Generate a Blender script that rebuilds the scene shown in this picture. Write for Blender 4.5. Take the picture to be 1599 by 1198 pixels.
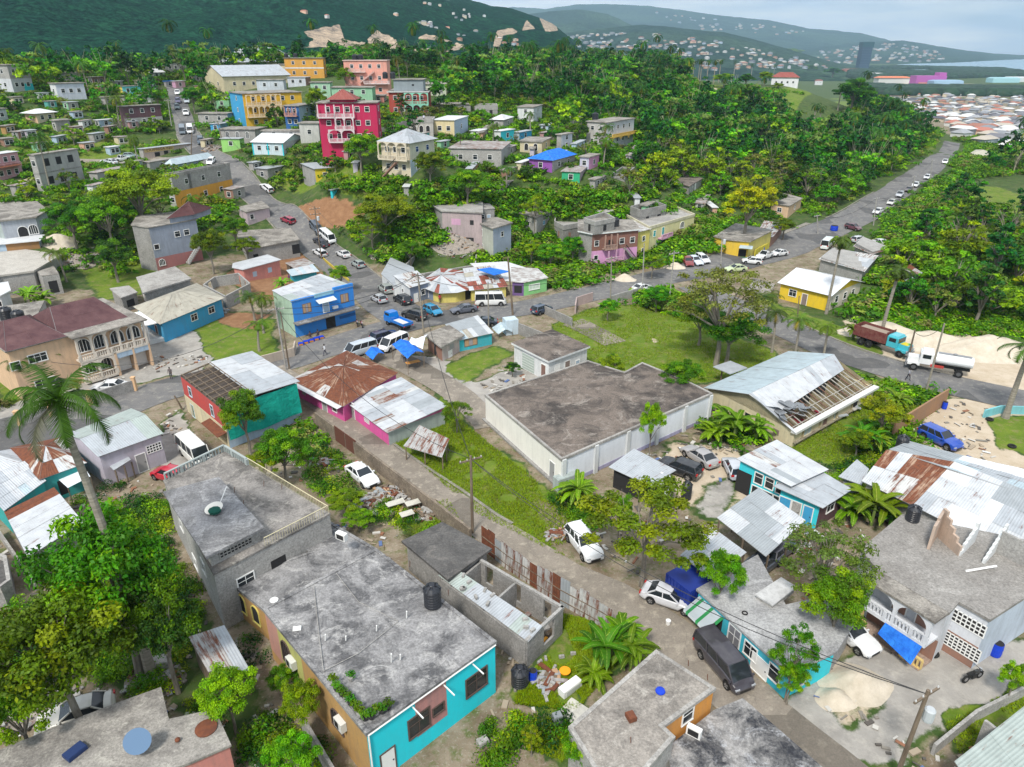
import bpy, math, random
import numpy as np
from mathutils import Vector
R=math.radians
for o in list(bpy.data.objects): bpy.data.objects.remove(o)
S=bpy.context.scene
COL=S.collection
CX,CY,FPX=799.5,599.0,1110.0
PITCH=R(25.1); HC=40.0
cam_d=bpy.data.cameras.new("camera"); cam=bpy.data.objects.new("camera",cam_d); COL.objects.link(cam)
cam.location=(0,0,HC); cam.rotation_euler=(R(90)-PITCH,0,0)
cam_d.sensor_width=36; cam_d.lens=36*FPX/1599.0; cam_d.clip_start=.5; cam_d.clip_end=60000
S.camera=cam
SUN_EL,SUN_AZ=R(52),R(-158)      # azimuth clockwise from +Y : sun stands behind-left of the camera
w=bpy.data.worlds.new("World"); S.world=w; w.use_nodes=True
nt=w.node_tree; nt.nodes.clear()
def wn(t,**k):
 n=nt.nodes.new(t)
 for a,b in k.items(): setattr(n,a,b)
 return n
out=wn('ShaderNodeOutputWorld'); bg=wn('ShaderNodeBackground'); bg.inputs[1].default_value=.1
sky=wn('ShaderNodeTexSky',sky_type='NISHITA',sun_disc=False); sky.sun_elevation=SUN_EL; sky.sun_rotation=SUN_AZ
sky.air_density=1.0; sky.dust_density=1.0; sky.ozone_density=2.0
tc=wn('ShaderNodeTexCoord'); mp=wn('ShaderNodeMapping'); mp.inputs['Scale'].default_value=(1.6,1.6,11)
nz=wn('ShaderNodeTexNoise'); nz.inputs['Scale'].default_value=2.2; nz.inputs['Detail'].default_value=7; nz.inputs['Roughness'].default_value=.55; nz.inputs['Distortion'].default_value=.4
rp=wn('ShaderNodeValToRGB'); rp.color_ramp.elements[0].position=.34; rp.color_ramp.elements[0].color=(.62,.62,.62,1); rp.color_ramp.elements[1].position=.58; rp.color_ramp.elements[1].color=(1,1,1,1)
n2=wn('ShaderNodeTexNoise'); n2.inputs['Scale'].default_value=5; n2.inputs['Detail'].default_value=5
rc=wn('ShaderNodeValToRGB'); rc.color_ramp.elements[0].position=.3; rc.color_ramp.elements[0].color=(6.4,7.8,9.6,1); rc.color_ramp.elements[1].position=.7; rc.color_ramp.elements[1].color=(12.5,12.5,12.5,1)
mx=wn('ShaderNodeMix',data_type='RGBA')
L=nt.links.new
L(tc.outputs['Generated'],mp.inputs[0]); L(mp.outputs[0],nz.inputs['Vector']); L(mp.outputs[0],n2.inputs['Vector'])
L(nz.outputs['Fac'],rp.inputs[0]); L(n2.outputs['Fac'],rc.inputs[0])
L(rp.outputs[0],mx.inputs['Factor']); L(sky.outputs[0],mx.inputs['A']); L(rc.outputs[0],mx.inputs['B'])
L(mx.outputs['Result'],bg.inputs[0]); L(bg.outputs[0],out.inputs[0])
sd=bpy.data.lights.new("sun",'SUN'); sd.energy=3.9; sd.angle=R(10); sd.color=(1,.95,.87)
so=bpy.data.objects.new("sun",sd); COL.objects.link(so)
_sv=Vector((math.sin(SUN_AZ)*math.cos(SUN_EL),math.cos(SUN_AZ)*math.cos(SUN_EL),math.sin(SUN_EL)))
so.rotation_euler=(-_sv).to_track_quat('-Z','Y').to_euler()
S.view_settings.view_transform='Standard'; S.view_settings.look='None'; S.view_settings.gamma=1; S.view_settings.exposure=0.15
S.cycles.max_bounces=6; S.cycles.diffuse_bounces=3; S.cycles.transparent_max_bounces=8; S.cycles.volume_bounces=0; S.cycles.caustics_reflective=False; S.cycles.caustics_refractive=False
S.cycles.use_denoising=True
cp,sp=math.cos(PITCH),math.sin(PITCH)
def ray(px,py):
 a=(px-CX)/FPX; b=(CY-py)/FPX
 return (a, cp+b*sp, -sp+b*cp)
def PD(px,py,D):
 r=ray(px,py); return (r[0]*D,r[1]*D,HC+r[2]*D)
def PZ(px,py,z):
 r=ray(px,py); t=(z-HC)/r[2]; return (r[0]*t,r[1]*t,z)
def proj(x,y,z):
 dz=z-HC; D=y*cp-dz*sp; v=y*sp+dz*cp
 return CX+FPX*x/D, CY-FPX*v/D, D
ctl=[]
for px,py,D in [(330,245,200),(200,250,198),(285,157,247),(545,228,168),(640,278,158),(375,158,250),(30,148,222),(435,248,186),
 (100,305,165),(300,190,225),(60,215,200),(480,140,250),(575,165,225),(640,190,205),(700,255,175),(760,190,225),(790,255,180),(865,290,165),(940,240,195),
 (265,418,134),(30,400,138),(330,330,166),(410,290,180),(600,300,158),(820,215,215),(720,310,152),
 (900,130,330),(1050,160,330),(1115,130,420),(1240,135,420),(1270,160,360),(1050,250,225),(950,180,270),(1150,230,260),(1250,230,275),(1350,180,420),(1380,230,330),
 (770,130,300),(620,120,290),(200,110,290),(60,105,290),(1000,110,430),(1150,300,195),(1000,300,170),(1080,330,165)]:
 ctl.append(PD(px,py,D))
for px,py in [(0,480),(100,450),(200,440),(380,440),(449,343),(560,380),(640,420),(700,400),(830,380),(900,430),(1000,400),(1100,370),(1200,350),(1300,340),(1320,350),(1400,300),(1480,245),
 (1500,330),(1599,350),(1599,450),(0,600),(300,560),(600,520),(900,500),(1200,450),(1599,560),(1450,420),(780,420)]:
 ctl.append(PZ(px,py,0.0))
for x in range(-200,401,50):
 for y in (-60,-20,20,60,100): ctl.append((x,y,0.))
for x,y,z in [(-300,400,30),(-500,300,24),(-300,150,10),(-500,0,0),(400,150,-2),(450,300,-6),(260,420,-3),(300,560,-8),(400,700,-16),(0,650,8),(-300,650,12),(-600,650,14),(150,650,5),(200,800,-12),(0,900,-5),(-300,900,0),
 (500,500,-12),(700,300,-12),(700,800,-22),(400,1000,-22),(0,1200,-22),(800,0,-5),(-700,900,5)]: ctl.append((x,y,float(z)))
ctl=np.array(ctl)
_d=np.hypot(ctl[:,None,0]-ctl[None,:,0],ctl[:,None,1]-ctl[None,:,1])
_K=np.sqrt(_d**2+12**2)+np.eye(len(ctl))*-2.0
_n=len(ctl); _A=np.zeros((_n+1,_n+1)); _A[:_n,:_n]=-_K; _A[:_n,_n]=1; _A[_n,:_n]=1
_w=np.linalg.solve(_A,np.append(ctl[:,2],0))
HX0,HX1,HY0,HY1,HS=-700,800,-60,1200,4.0
_gx=np.arange(HX0,HX1+HS,HS); _gy=np.arange(HY0,HY1+HS,HS)
GXX,GYY=np.meshgrid(_gx,_gy)
HM=np.zeros(GXX.shape)
for i in range(_n): HM+= -_w[i]*np.sqrt((GXX-ctl[i,0])**2+(GYY-ctl[i,1])**2+144)
HM+=_w[_n]
def sstep(a,b,x):
 t=np.clip((x-a)/(b-a),0,1); return t*t*(3-2*t)
HM*=sstep(100,150,GYY)
FARZ=-25.0
_edge=np.minimum.reduce([sstep(HX0,HX0+150,GXX),1-sstep(HX1-150,HX1,GXX),1-sstep(HY1-250,HY1,GYY)])
HM=HM*_edge+FARZ*(1-_edge)*sstep(100,400,np.hypot(GXX,GYY))
def tz(x,y):
 x=np.asarray(x,float); y=np.asarray(y,float)
 fx=np.clip((x-HX0)/HS,0,HM.shape[1]-1.001); fy=np.clip((y-HY0)/HS,0,HM.shape[0]-1.001)
 ix=fx.astype(int); iy=fy.astype(int); u=fx-ix; v=fy-iy
 z=(HM[iy,ix]*(1-u)+HM[iy,ix+1]*u)*(1-v)+(HM[iy+1,ix]*(1-u)+HM[iy+1,ix+1]*u)*v
 o=(x<HX0)|(x>HX1)|(y>HY1)
 return np.where(o,FARZ,z)
def tzf(x,y): return float(tz(x,y))
_ts=np.concatenate([np.arange(20,400,.5),np.arange(400,1600,3),np.arange(1600,20000,30)])
def G(px,py):
 r=ray(px,py); X=r[0]*_ts; Y=r[1]*_ts; Z=HC+r[2]*_ts
 dz=Z-tz(X,Y); k=np.nonzero(dz<=0)[0]
 if len(k)==0: k=[len(_ts)-1]
 k=k[0]
 if k==0: t=_ts[0]
 else:
  a,b=dz[k-1],dz[k]; t=_ts[k-1]+(_ts[k]-_ts[k-1])*a/(a-b) if a!=b else _ts[k]
 x,y=r[0]*t,r[1]*t
 return (x,y,tzf(x,y))
def GH(px,py,h):
 """point h above the ground on the pixel's ray"""
 r=ray(px,py); X=r[0]*_ts; Y=r[1]*_ts; Z=HC+r[2]*_ts
 dz=Z-tz(X,Y)-h; k=np.nonzero(dz<=0)[0]; k=k[0] if len(k) else len(_ts)-1
 if k==0: t=_ts[0]
 else:
  a,b=dz[k-1],dz[k]; t=_ts[k-1]+(_ts[k]-_ts[k-1])*a/(a-b)
 return (r[0]*t,r[1]*t,HC+r[2]*t)
def wpoly(pts): return np.array([G(*p)[:2] for p in pts])
def inpoly(P,x,y):
 x=np.asarray(x); y=np.asarray(y); c=np.zeros(x.shape,bool); n=len(P)
 for i in range(n):
  x0,y0=P[i]; x1,y1=P[i-1]
  if y0==y1: continue
  c^=((y0>y)!=(y1>y))&(x<(x1-x0)*(y-y0)/(y1-y0)+x0)
 return c
def distseg(P,x,y,closed=False):
 d=np.full(np.shape(x),1e9); n=len(P)
 for i in range(n if closed else n-1):
  ax,ay=P[i]; bx,by=P[(i+1)%n]; L2=(bx-ax)**2+(by-ay)**2+1e-9
  t=np.clip(((x-ax)*(bx-ax)+(y-ay)*(by-ay))/L2,0,1)
  d=np.minimum(d,np.hypot(x-ax-t*(bx-ax),y-ay-t*(by-ay)))
 return d
MATS={}
class NB:
 def __init__(s,name):
  s.m=bpy.data.materials.new(name); s.m.use_nodes=True; s.t=s.m.node_tree; s.b=s.t.nodes['Principled BSDF']
  s.b.inputs['Roughness'].default_value=.85; s.b.inputs['Specular IOR Level'].default_value=.25
  s.tc=None
 def n(s,t,**k):
  q=s.t.nodes.new(t)
  for a,b in k.items():
   if a[0]=='i' and a[1:].isdigit(): q.inputs[int(a[1:])].default_value=b
   else: setattr(q,a,b)
  return q
 def l(s,a,b): s.t.links.new(a,b)
 def co(s,kind='Object'):
  if s.tc is None: s.tc=s.n('ShaderNodeTexCoord')
  return s.tc.outputs[kind]
 def noise(s,scale,detail=4,rough=.55,dist=0,vec=None,sc=None):
  q=s.n('ShaderNodeTexNoise'); q.inputs['Scale'].default_value=scale; q.inputs['Detail'].default_value=detail; q.inputs['Roughness'].default_value=rough; q.inputs['Distortion'].default_value=dist
  v=vec if vec is not None else s.co()
  if sc:
   m=s.n('ShaderNodeMapping'); m.inputs['Scale'].default_value=sc; s.l(v,m.inputs[0]); v=m.outputs[0]
  s.l(v,q.inputs['Vector']); return q.outputs['Fac']
 def ramp(s,f,a,b,c0=(0,0,0,1),c1=(1,1,1,1)):
  q=s.n('ShaderNodeValToRGB'); e=q.color_ramp.elements; e[0].position=a; e[1].position=b; e[0].color=c0; e[1].color=c1
  s.l(f,q.inputs[0]); return q.outputs[0]
 def mix(s,f,a,b,mode='MIX'):
  q=s.n('ShaderNodeMix',data_type='RGBA',blend_type=mode)
  for i,v in (('Factor',f),('A',a),('B',b)):
   if isinstance(v,(int,float)) or isinstance(v,tuple): q.inputs[i].default_value=v if not isinstance(v,tuple) else (tuple(v)+(1,))[:4]
   else: s.l(v,q.inputs[i])
  return q.outputs['Result']
 def bump(s,h,strength=.4,dist=.05):
  q=s.n('ShaderNodeBump'); q.inputs['Strength'].default_value=strength; q.inputs['Distance'].default_value=dist
  s.l(h,q.inputs['Height']); s.l(q.outputs[0],s.b.inputs['Normal'])
 def base(s,c): s.l(c,s.b.inputs['Base Color'])
def c4(c): return (c[0],c[1],c[2],1)
def plain(name,c,rough=.6,metal=0,spec=.3,emit=0):
 k='p'+name
 if k in MATS: return MATS[k]
 b=NB(name); b.b.inputs['Base Color'].default_value=c4(c); b.b.inputs['Roughness'].default_value=rough; b.b.inputs['Metallic'].default_value=metal; b.b.inputs['Specular IOR Level'].default_value=spec
 MATS[k]=b.m; return b.m
def plaster(c,stain=.35,name='painted_plaster'):
 k=('pl',tuple(c),stain)
 if k in MATS: return MATS[k]
 b=NB(name)
 f=b.ramp(b.noise(.35,6,.65),.38,.72); g=b.ramp(b.noise(1.4,5,.6,sc=(1.6,1.6,.22)),.45,.75)
 dk=tuple(x*.55+.03 for x in c); gr=tuple(x*.35+.09 for x in c)
 r=b.mix(f,tuple(c),tuple(x*(1-stain*.5)+.05*stain for x in c)); q=b.n('ShaderNodeMath',operation='MULTIPLY',i1=stain); b.l(g,q.inputs[0])
 r=b.mix(q.outputs[0],r,gr)
 q2=b.n('ShaderNodeMath',operation='MULTIPLY',i1=min(1,stain*1.3)); b.l(b.ramp(b.noise(4,6,.7),.55,.72),q2.inputs[0]); r=b.mix(q2.outputs[0],r,dk)
 b.base(r); b.bump(b.noise(9,4),.25,.02); MATS[k]=b.m; return b.m
def concrete(c=(.34,.33,.31),dark=(.10,.10,.10),amt=.6,scale=.22,light=(.5,.49,.46),name='weathered_concrete'):
 k=('cc',tuple(c),tuple(dark),amt,scale,tuple(light))
 if k in MATS: return MATS[k]
 b=NB(name)
 n1=b.ramp(b.noise(scale*1.3,9,.72,.5),.44,.58); n2=b.ramp(b.noise(scale*4.3,8,.75,.2),.44,.62); n3=b.noise(6,7,.8)
 n4=b.ramp(b.noise(scale*2.1,9,.78,.7,sc=(1,1.3,1)),.53,.62)
 q=b.n('ShaderNodeMath',operation='MULTIPLY',i1=amt); b.l(n1,q.inputs[0])
 r=b.mix(q.outputs[0],tuple(c),tuple(dark)); q2=b.n('ShaderNodeMath',operation='MULTIPLY',i1=amt*.55); b.l(n2,q2.inputs[0])
 r=b.mix(q2.outputs[0],r,tuple(x*.6 for x in c)); q3=b.n('ShaderNodeMath',operation='MULTIPLY',i1=amt*.7); b.l(n4,q3.inputs[0]); r=b.mix(q3.outputs[0],r,tuple(light))
 r=b.mix(1.,r,b.ramp(n3,.32,.7,(.5,.5,.5,1),(1.3,1.3,1.3,1)),'MULTIPLY')
 b.base(r); b.bump(b.noise(5,6,.7),.5,.04); MATS[k]=b.m; return b.m
def tin(c,rust=0.,name='corrugated_zinc'):
 k=('tin',tuple(c),rust)
 if k in MATS: return MATS[k]
 b=NB(name); uv=b.co('UV')
 wv=b.n('ShaderNodeTexWave',wave_type='BANDS',bands_direction='X',wave_profile='SIN'); wv.inputs['Scale'].default_value=1.35; b.l(uv,wv.inputs['Vector'])
 st=b.noise(1,6,.7,vec=uv,sc=(2.6,.3,1)); sp_=b.noise(.8,6,.65)
 r=b.mix(b.ramp(sp_,.35,.7),tuple(c),tuple(x*.78 for x in c))
 col=b.ramp(b.noise(3,5,.7),.3,.7,(.22,.075,.035,1),(.11,.045,.03,1))
 m=b.n('ShaderNodeMath',operation='MULTIPLY_ADD',i1=1.5); b.l(st,m.inputs[0]); s2_=b.n('ShaderNodeMath',operation='MULTIPLY',i1=.5); b.l(sp_,s2_.inputs[0]); b.l(s2_.outputs[0],m.inputs[2])
 lo=1.28-rust*.52
 f=b.ramp(m.outputs[0],max(.0,lo-.08)/2,min(1,(lo+.1)/2))
 h=b.n('ShaderNodeMath',operation='MULTIPLY',i1=.5); b.l(m.outputs[0],h.inputs[0]); b.l(h.outputs[0],f.node.inputs[0])
 r=b.mix(f,r,col) if rust>0 else r
 r=b.mix(.35,r,b.ramp(wv.outputs['Fac'],0,1,(.72,.72,.72,1),(1.1,1.1,1.1,1)),'MULTIPLY')
 b.base(r); b.b.inputs['Roughness'].default_value=.5 if rust<.5 else .85; b.b.inputs['Metallic'].default_value=.15 if rust<.5 else 0
 b.bump(wv.outputs['Fac'],.6,.04); MATS[k]=b.m; return b.m
WHITE_T=(.72,.74,.76); GREY_T=(.42,.44,.46); LG_T=(.56,.6,.63)
def paint(c,name='car_paint'):
 k=('cp',tuple(c))
 if k in MATS: return MATS[k]
 b=NB(name); b.b.inputs['Base Color'].default_value=c4(c); b.b.inputs['Roughness'].default_value=.28; b.b.inputs['Coat Weight'].default_value=.6; b.b.inputs['Specular IOR Level'].default_value=.5
 r=b.mix(b.ramp(b.noise(1.2,4),.45,.75),tuple(c),tuple(x*.8+.04 for x in c)); b.base(r)
 MATS[k]=b.m; return b.m
GLASS=plain('dark_glass',(.02,.025,.03),.08,0,.6); TYRE=plain('rubber',(.018,.018,.018),.8); RIM=plain('wheel_metal',(.35,.35,.36),.35,.6)
HEADL=plain('lamp_clear',(.4,.42,.45),.15,.1,.6); TAILL=plain('lamp_red',(.45,.02,.02),.25); DARKM=plain('dark_metal',(.04,.04,.04),.5,.4)
WHITE=plain('white_paint',(.75,.75,.73),.6); INTERIOR=plain('dark_interior',(.025,.024,.025),.9)  # near-black; on wall openings it puts the shade of a room into colour
WOODP=NB('weathered_wood'); WOODP.base(WOODP.ramp(WOODP.noise(3,6,.7,sc=(1,1,.15)),.3,.7,(.09,.065,.045,1),(.24,.19,.14,1))); WOOD=WOODP.m
_b=NB('tree_bark'); _b.base(_b.ramp(_b.noise(3,6,.7,sc=(1,1,.3)),.3,.75,(.10,.085,.065,1),(.33,.30,.25,1))); BARK=_b.m
_b=NB('palm_bark'); _b.base(_b.ramp(_b.noise(2,5,.6,sc=(.3,.3,4)),.3,.75,(.16,.14,.11,1),(.36,.33,.28,1))); PBARK=_b.m
def leafmat(name='leaves'):
 b=NB(name); a=b.n('ShaderNodeAttribute',attribute_name='Col'); oi=b.n('ShaderNodeObjectInfo')
 hs=b.n('ShaderNodeHueSaturation'); mr=b.n('ShaderNodeMapRange'); mr.inputs[3].default_value=.455; mr.inputs[4].default_value=.525; b.l(oi.outputs['Random'],mr.inputs[0]); b.l(mr.outputs[0],hs.inputs['Hue'])
 m2=b.n('ShaderNodeMapRange'); m2.inputs[3].default_value=.8; m2.inputs[4].default_value=1.6; q=b.n('ShaderNodeMath',operation='FRACT'); q0=b.n('ShaderNodeMath',operation='MULTIPLY',i1=7.31)
 b.l(oi.outputs['Random'],q0.inputs[0]); b.l(q0.outputs[0],q.inputs[0]); b.l(q.outputs[0],m2.inputs[0]); b.l(m2.outputs[0],hs.inputs['Value'])
 hs.inputs['Saturation'].default_value=1.16; b.l(a.outputs['Color'],hs.inputs['Color']); b.base(hs.outputs[0]); b.b.inputs['Roughness'].default_value=.55; b.b.inputs['Specular IOR Level'].default_value=.25
 tr=b.n('ShaderNodeBsdfTranslucent'); b.l(hs.outputs[0],tr.inputs[0]); ms=b.n('ShaderNodeMixShader',i0=.3)
 b.l(b.b.outputs[0],ms.inputs[1]); b.l(tr.outputs[0],ms.inputs[2]); b.l(ms.outputs[0],b.t.nodes['Material Output'].inputs[0]); return b.m
LEAF=leafmat()
class MB:
 """collects faces, with material slots and UVs, into one mesh"""
 def __init__(s): s.v=[];s.f=[];s.mi=[];s.uv=[];s.ms=[]
 def mid(s,m):
  if m not in s.ms: s.ms.append(m)
  return s.ms.index(m)
 def face(s,pts,m,uv=None):
  i=len(s.v); s.v+= [tuple(p) for p in pts]; s.f.append(tuple(range(i,i+len(pts)))); s.mi.append(s.mid(m)); s.uv.append(uv or [(0,0)]*len(pts))
 def box(s,c,sz,m,rz=0,top=1.0,axes=None):
  cx,cy,cz=c; hx,hy,hz=sz[0]/2,sz[1]/2,sz[2]/2
  ca,sa=math.cos(rz),math.sin(rz); P=[]
  for k in (-1,1):
   t=top if k>0 else 1
   for a,b in ((-1,-1),(1,-1),(1,1),(-1,1)):
    x,y=a*hx*t,b*hy*t; P.append((cx+x*ca-y*sa,cy+x*sa+y*ca,cz+k*hz))
  for q in ((0,3,2,1),(4,5,6,7),(0,1,5,4),(1,2,6,5),(2,3,7,6),(3,0,4,7)):
   s.face([P[i] for i in q],m)
 def beam(s,a,b,wd,m,ht=None):
  a=Vector(a);b=Vector(b);d=(b-a);
  if d.length<1e-6: return
  d.normalize(); u=Vector((0,0,1)) if abs(d.z)<.95 else Vector((1,0,0)); r=d.cross(u).normalized(); u=r.cross(d); h=(ht or wd)/2; w_=wd/2
  A=[a+r*x+u*y for x,y in ((-w_,-h),(w_,-h),(w_,h),(-w_,h))]; B=[p+(b-a) for p in A]
  for i in range(4): j=(i+1)%4; s.face([A[j],A[i],B[i],B[j]],m)
  s.face(A,m); s.face(B[::-1],m)
 def tube(s,pts,rads,m,n=7,cap=True):
  rings=[]
  for i,p in enumerate(pts):
   p=Vector(p); a=Vector(pts[max(0,i-1)]); b=Vector(pts[min(len(pts)-1,i+1)]); d=(b-a).normalized()
   u=Vector((0,0,1)) if abs(d.z)<.9 else Vector((1,0,0)); r=d.cross(u).normalized(); u=r.cross(d); rr=rads[i] if hasattr(rads,'__len__') else rads
   rings.append([p+r*(math.cos(t)*rr)+u*(math.sin(t)*rr) for t in [2*math.pi*k/n for k in range(n)]])
  for i in range(len(rings)-1):
   for k in range(n): s.face([rings[i][k],rings[i+1][k],rings[i+1][(k+1)%n],rings[i][(k+1)%n]],m)
  if cap: s.face(rings[0],m); s.face(rings[-1][::-1],m)
 def lathe(s,c,prof,m,n=20,ax=None):
  R_=[[ (c[0]+r*math.cos(2*math.pi*k/n),c[1]+r*math.sin(2*math.pi*k/n),c[2]+z) for k in range(n)] for r,z in prof]
  for i in range(len(R_)-1):
   for k in range(n): s.face([R_[i][k],R_[i][(k+1)%n],R_[i+1][(k+1)%n],R_[i+1][k]],m)
  s.face(R_[0][::-1],m); s.face(R_[-1],m)
 def prism(s,poly,z0,z1,m,mt=None,mb=None):
  n=len(poly); z0s=z0 if hasattr(z0,'__len__') else [z0]*n; z1s=z1 if hasattr(z1,'__len__') else [z1]*n
  for i in range(n):
   j=(i+1)%n; L_=math.dist(poly[i],poly[j])
   s.face([(*poly[i],z0s[i]),(*poly[j],z0s[j]),(*poly[j],z1s[j]),(*poly[i],z1s[i])],m,[(0,0),(L_,0),(L_,z1s[j]-z0s[j]),(0,z1s[i]-z0s[i])])
  s.face([(*poly[i],z1s[i]) for i in range(n)],mt or m); s.face([(*poly[i],z0s[i]) for i in range(n)][::-1],mb or m)
 def obj(s,name,parent=None,merge=False):
  me=bpy.data.meshes.new(name); me.from_pydata(s.v,[],s.f)
  for m in s.ms: me.materials.append(m)
  me.polygons.foreach_set('material_index',s.mi)
  ul=me.uv_layers.new(name='UVMap'); ul.data.foreach_set('uv',np.array([c for u in s.uv for c in u],dtype=np.float32).ravel())
  me.update(); o=bpy.data.objects.new(name,me); COL.objects.link(o)
  if parent: o.parent=parent
  return o
def tag(o,label=None,cat=None,group=None,kind=None):
 if label: o['label']=label
 if cat: o['category']=cat
 if group: o['group']=group
 if kind: o['kind']=kind
 return o
def empty(name,loc,label=None,cat=None,group=None,rz=0):
 o=bpy.data.objects.new(name,None); COL.objects.link(o); o.location=loc; o.rotation_euler=(0,0,rz); o.empty_display_size=.3
 return tag(o,label,cat,group)
def shift(o,loc):
 """mesh modelled in world space: move its origin to loc so it can hang under an empty standing there"""
 o.data.transform(__import__('mathutils').Matrix.Translation((-loc[0],-loc[1],-loc[2])))
 return o
def npmesh(name,verts,faces,mats,col=None,mi=None,smooth=False):
 """fast mesh from numpy quads"""
 me=bpy.data.meshes.new(name); nv=len(verts); nf=len(faces); k=faces.shape[1]
 me.vertices.add(nv); me.vertices.foreach_set('co',np.ascontiguousarray(verts,dtype=np.float32).ravel())
 me.loops.add(nf*k); me.loops.foreach_set('vertex_index',np.ascontiguousarray(faces,dtype=np.int32).ravel())
 me.polygons.add(nf); me.polygons.foreach_set('loop_start',np.arange(0,nf*k,k,dtype=np.int32)); me.polygons.foreach_set('loop_total',np.full(nf,k,dtype=np.int32))
 for m in mats: me.materials.append(m)
 if mi is not None: me.polygons.foreach_set('material_index',mi.astype(np.int32))
 if smooth: me.polygons.foreach_set('use_smooth',np.ones(nf,bool))
 me.update(calc_edges=True)
 if col is not None:
  a=me.color_attributes.new('Col','FLOAT_COLOR','POINT'); c=np.ones((nv,4),dtype=np.float32); c[:,:3]=col; a.data.foreach_set('color',c.ravel())
 return me
def linkmesh(name,me,parent=None):
 o=bpy.data.objects.new(name,me); COL.objects.link(o)
 if parent: o.parent=parent
 return o
FZ={}; FOOT=[]   # building and road footprints, kept clear of plants
# =============== GROUND ===============
def spread(core0,core1,step,lo,hi,g=1.12):
 a=list(np.arange(core0,core1+1e-6,step)); s=step; x=core1
 while x<hi: s*=g; x+=s; a.append(x)
 s=step; x=core0; pre=[]
 while x>lo: s*=g; x-=s; pre.append(x)
 return np.array(pre[::-1]+a)
_x=spread(-75,85,.6,-10000,10000,1.07); _y=spread(22,150,.6,-400,11000,1.045)
GX,GY=np.meshgrid(_x,_y); gx,gy=GX.ravel(),GY.ravel(); gz=tz(gx,gy)
def vnoise(x,y,sc,seed=0):
 x=x*sc+seed*17.3; y=y*sc-seed*9.1; xi=np.floor(x).astype(np.int64); yi=np.floor(y).astype(np.int64); u=x-xi; v=y-yi; u=u*u*(3-2*u); v=v*v*(3-2*v)
 def h(a,b):
  q=(a*374761393+b*668265263+seed*1442695)&0x7fffffff; q=((q^(q>>13))*1274126177)&0x7fffffff; return ((q^(q>>16))&0xffff)/65535.
 return (h(xi,yi)*(1-u)+h(xi+1,yi)*u)*(1-v)+(h(xi,yi+1)*(1-u)+h(xi+1,yi+1)*u)*v
def fbm(x,y,sc,o=4,seed=0,rid=False):
 r=0;a=1;t=0
 for i in range(o):
  n=vnoise(x,y,sc*2**i,seed+i)
  if rid: n=1-np.abs(2*n-1)
  r=r+a*n;t+=a;a*=.5
 return r/t
wx=gx+(fbm(gx,gy,.35,3,3)-.5)*2.6; wy=gy+(fbm(gx,gy,.35,3,8)-.5)*2.6
ZN={'lawn':0,'dirt':1,'sand':2,'conc':3,'red':4,'bush':5}
W=np.zeros((len(gx),6)); W[:,5]=1
def zone(kind,px,amt=1.,soft=1.0):
 P=wpoly(px); ins=inpoly(P,wx,wy); d=distseg(P,wx,wy,True); s=np.where(ins,d,-d); m=sstep(-soft,soft,s)*amt
 W[:]=W*(1-m[:,None]); W[:,ZN[kind]]+=m
zone('dirt',[(-60,455),(200,440),(380,400),(480,380),(640,420),(900,430),(1260,350),(1340,350),(1250,470),(1330,640),(1640,640),(1750,1300),(-200,1300)],.62,3)
zone('dirt',[(0,300),(60,240),(240,240),(300,130),(420,120),(640,160),(700,250),(480,330),(380,420),(0,440)],.4,5)
zone('dirt',[(650,150),(840,160),(990,200),(1000,300),(1100,290),(1100,400),(800,400),(640,330)],.3,5)
zone('lawn',[(0,205),(110,190),(230,230),(230,270),(140,280),(40,240)],.8,4)
zone('lawn',[(445,230),(560,250),(600,330),(520,300),(440,290)],.8,2)
zone('red',[(430,330),(520,305),(600,325),(560,345),(450,355)],.8,2)
zone('red',[(350,430),(400,405),(470,395),(520,440),(470,465),(400,470)],.9)
zone('lawn',[(120,420),(200,400),(250,410),(260,450),(160,470)],.6)
zone('lawn',[(296,505),(350,490),(425,500),(440,555),(330,565)],.9)
zone('red',[(330,485),(420,490),(400,520),(345,510)],.7)
zone('conc',[(222,505),(262,508),(300,515),(330,560),(300,585),(150,605),(0,655),(-40,650),(60,590),(150,588),(222,570)],.95,.5)
zone('conc',[(228,690),(285,640),(300,690),(340,740),(270,770),(250,730)],.9,.5)
zone('lawn',[(0,560),(40,570),(60,610),(0,640)],.9)
zone('dirt',[(0,820),(60,820),(110,960),(0,960)],.9)
zone('dirt',[(470,640),(560,650),(700,800),(680,850),(520,800),(450,700)],.85)
zone('lawn',[(590,800),(700,780),(730,830),(650,860)],.6)
zone('lawn',[(590,600),(700,640),(760,690),(900,800),(880,870),(740,800),(640,710),(600,690)],1,.7)
zone('lawn',[(680,600),(720,620),(730,680),(680,660)],.8,.5)
zone('dirt',[(810,760),(880,800),(940,880),(900,890),(850,830)],.8,.6)
zone('conc',[(630,552),(700,560),(735,600),(800,570),(862,590),(770,650),(720,640),(650,590)],.9,.5)
zone('lawn',[(690,565),(770,540),(800,550),(720,600)],.6,.4)
zone('lawn',[(860,505),(930,480),(1010,475),(1080,500),(1200,545),(1220,590),(1060,600),(960,575),(880,560)],1,1)
zone('sand',[(1010,530),(1025,528),(1030,536),(1015,538)],.8,.5)
zone('lawn',[(1200,470),(1290,500),(1390,540),(1400,600),(1200,480)],.8)
zone('sand',[(1312,500),(1350,498),(1420,508),(1470,518),(1560,530),(1599,528),(1680,560),(1680,640),(1500,600),(1400,570),(1340,520)],1,1)
zone('dirt',[(1510,620),(1460,608),(1330,560),(1290,555),(1400,600),(1500,640)],.8,.7)
zone('lawn',[(1235,700),(1320,650),(1380,590),(1475,610),(1480,630),(1400,690),(1310,740)],1,.7)
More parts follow.
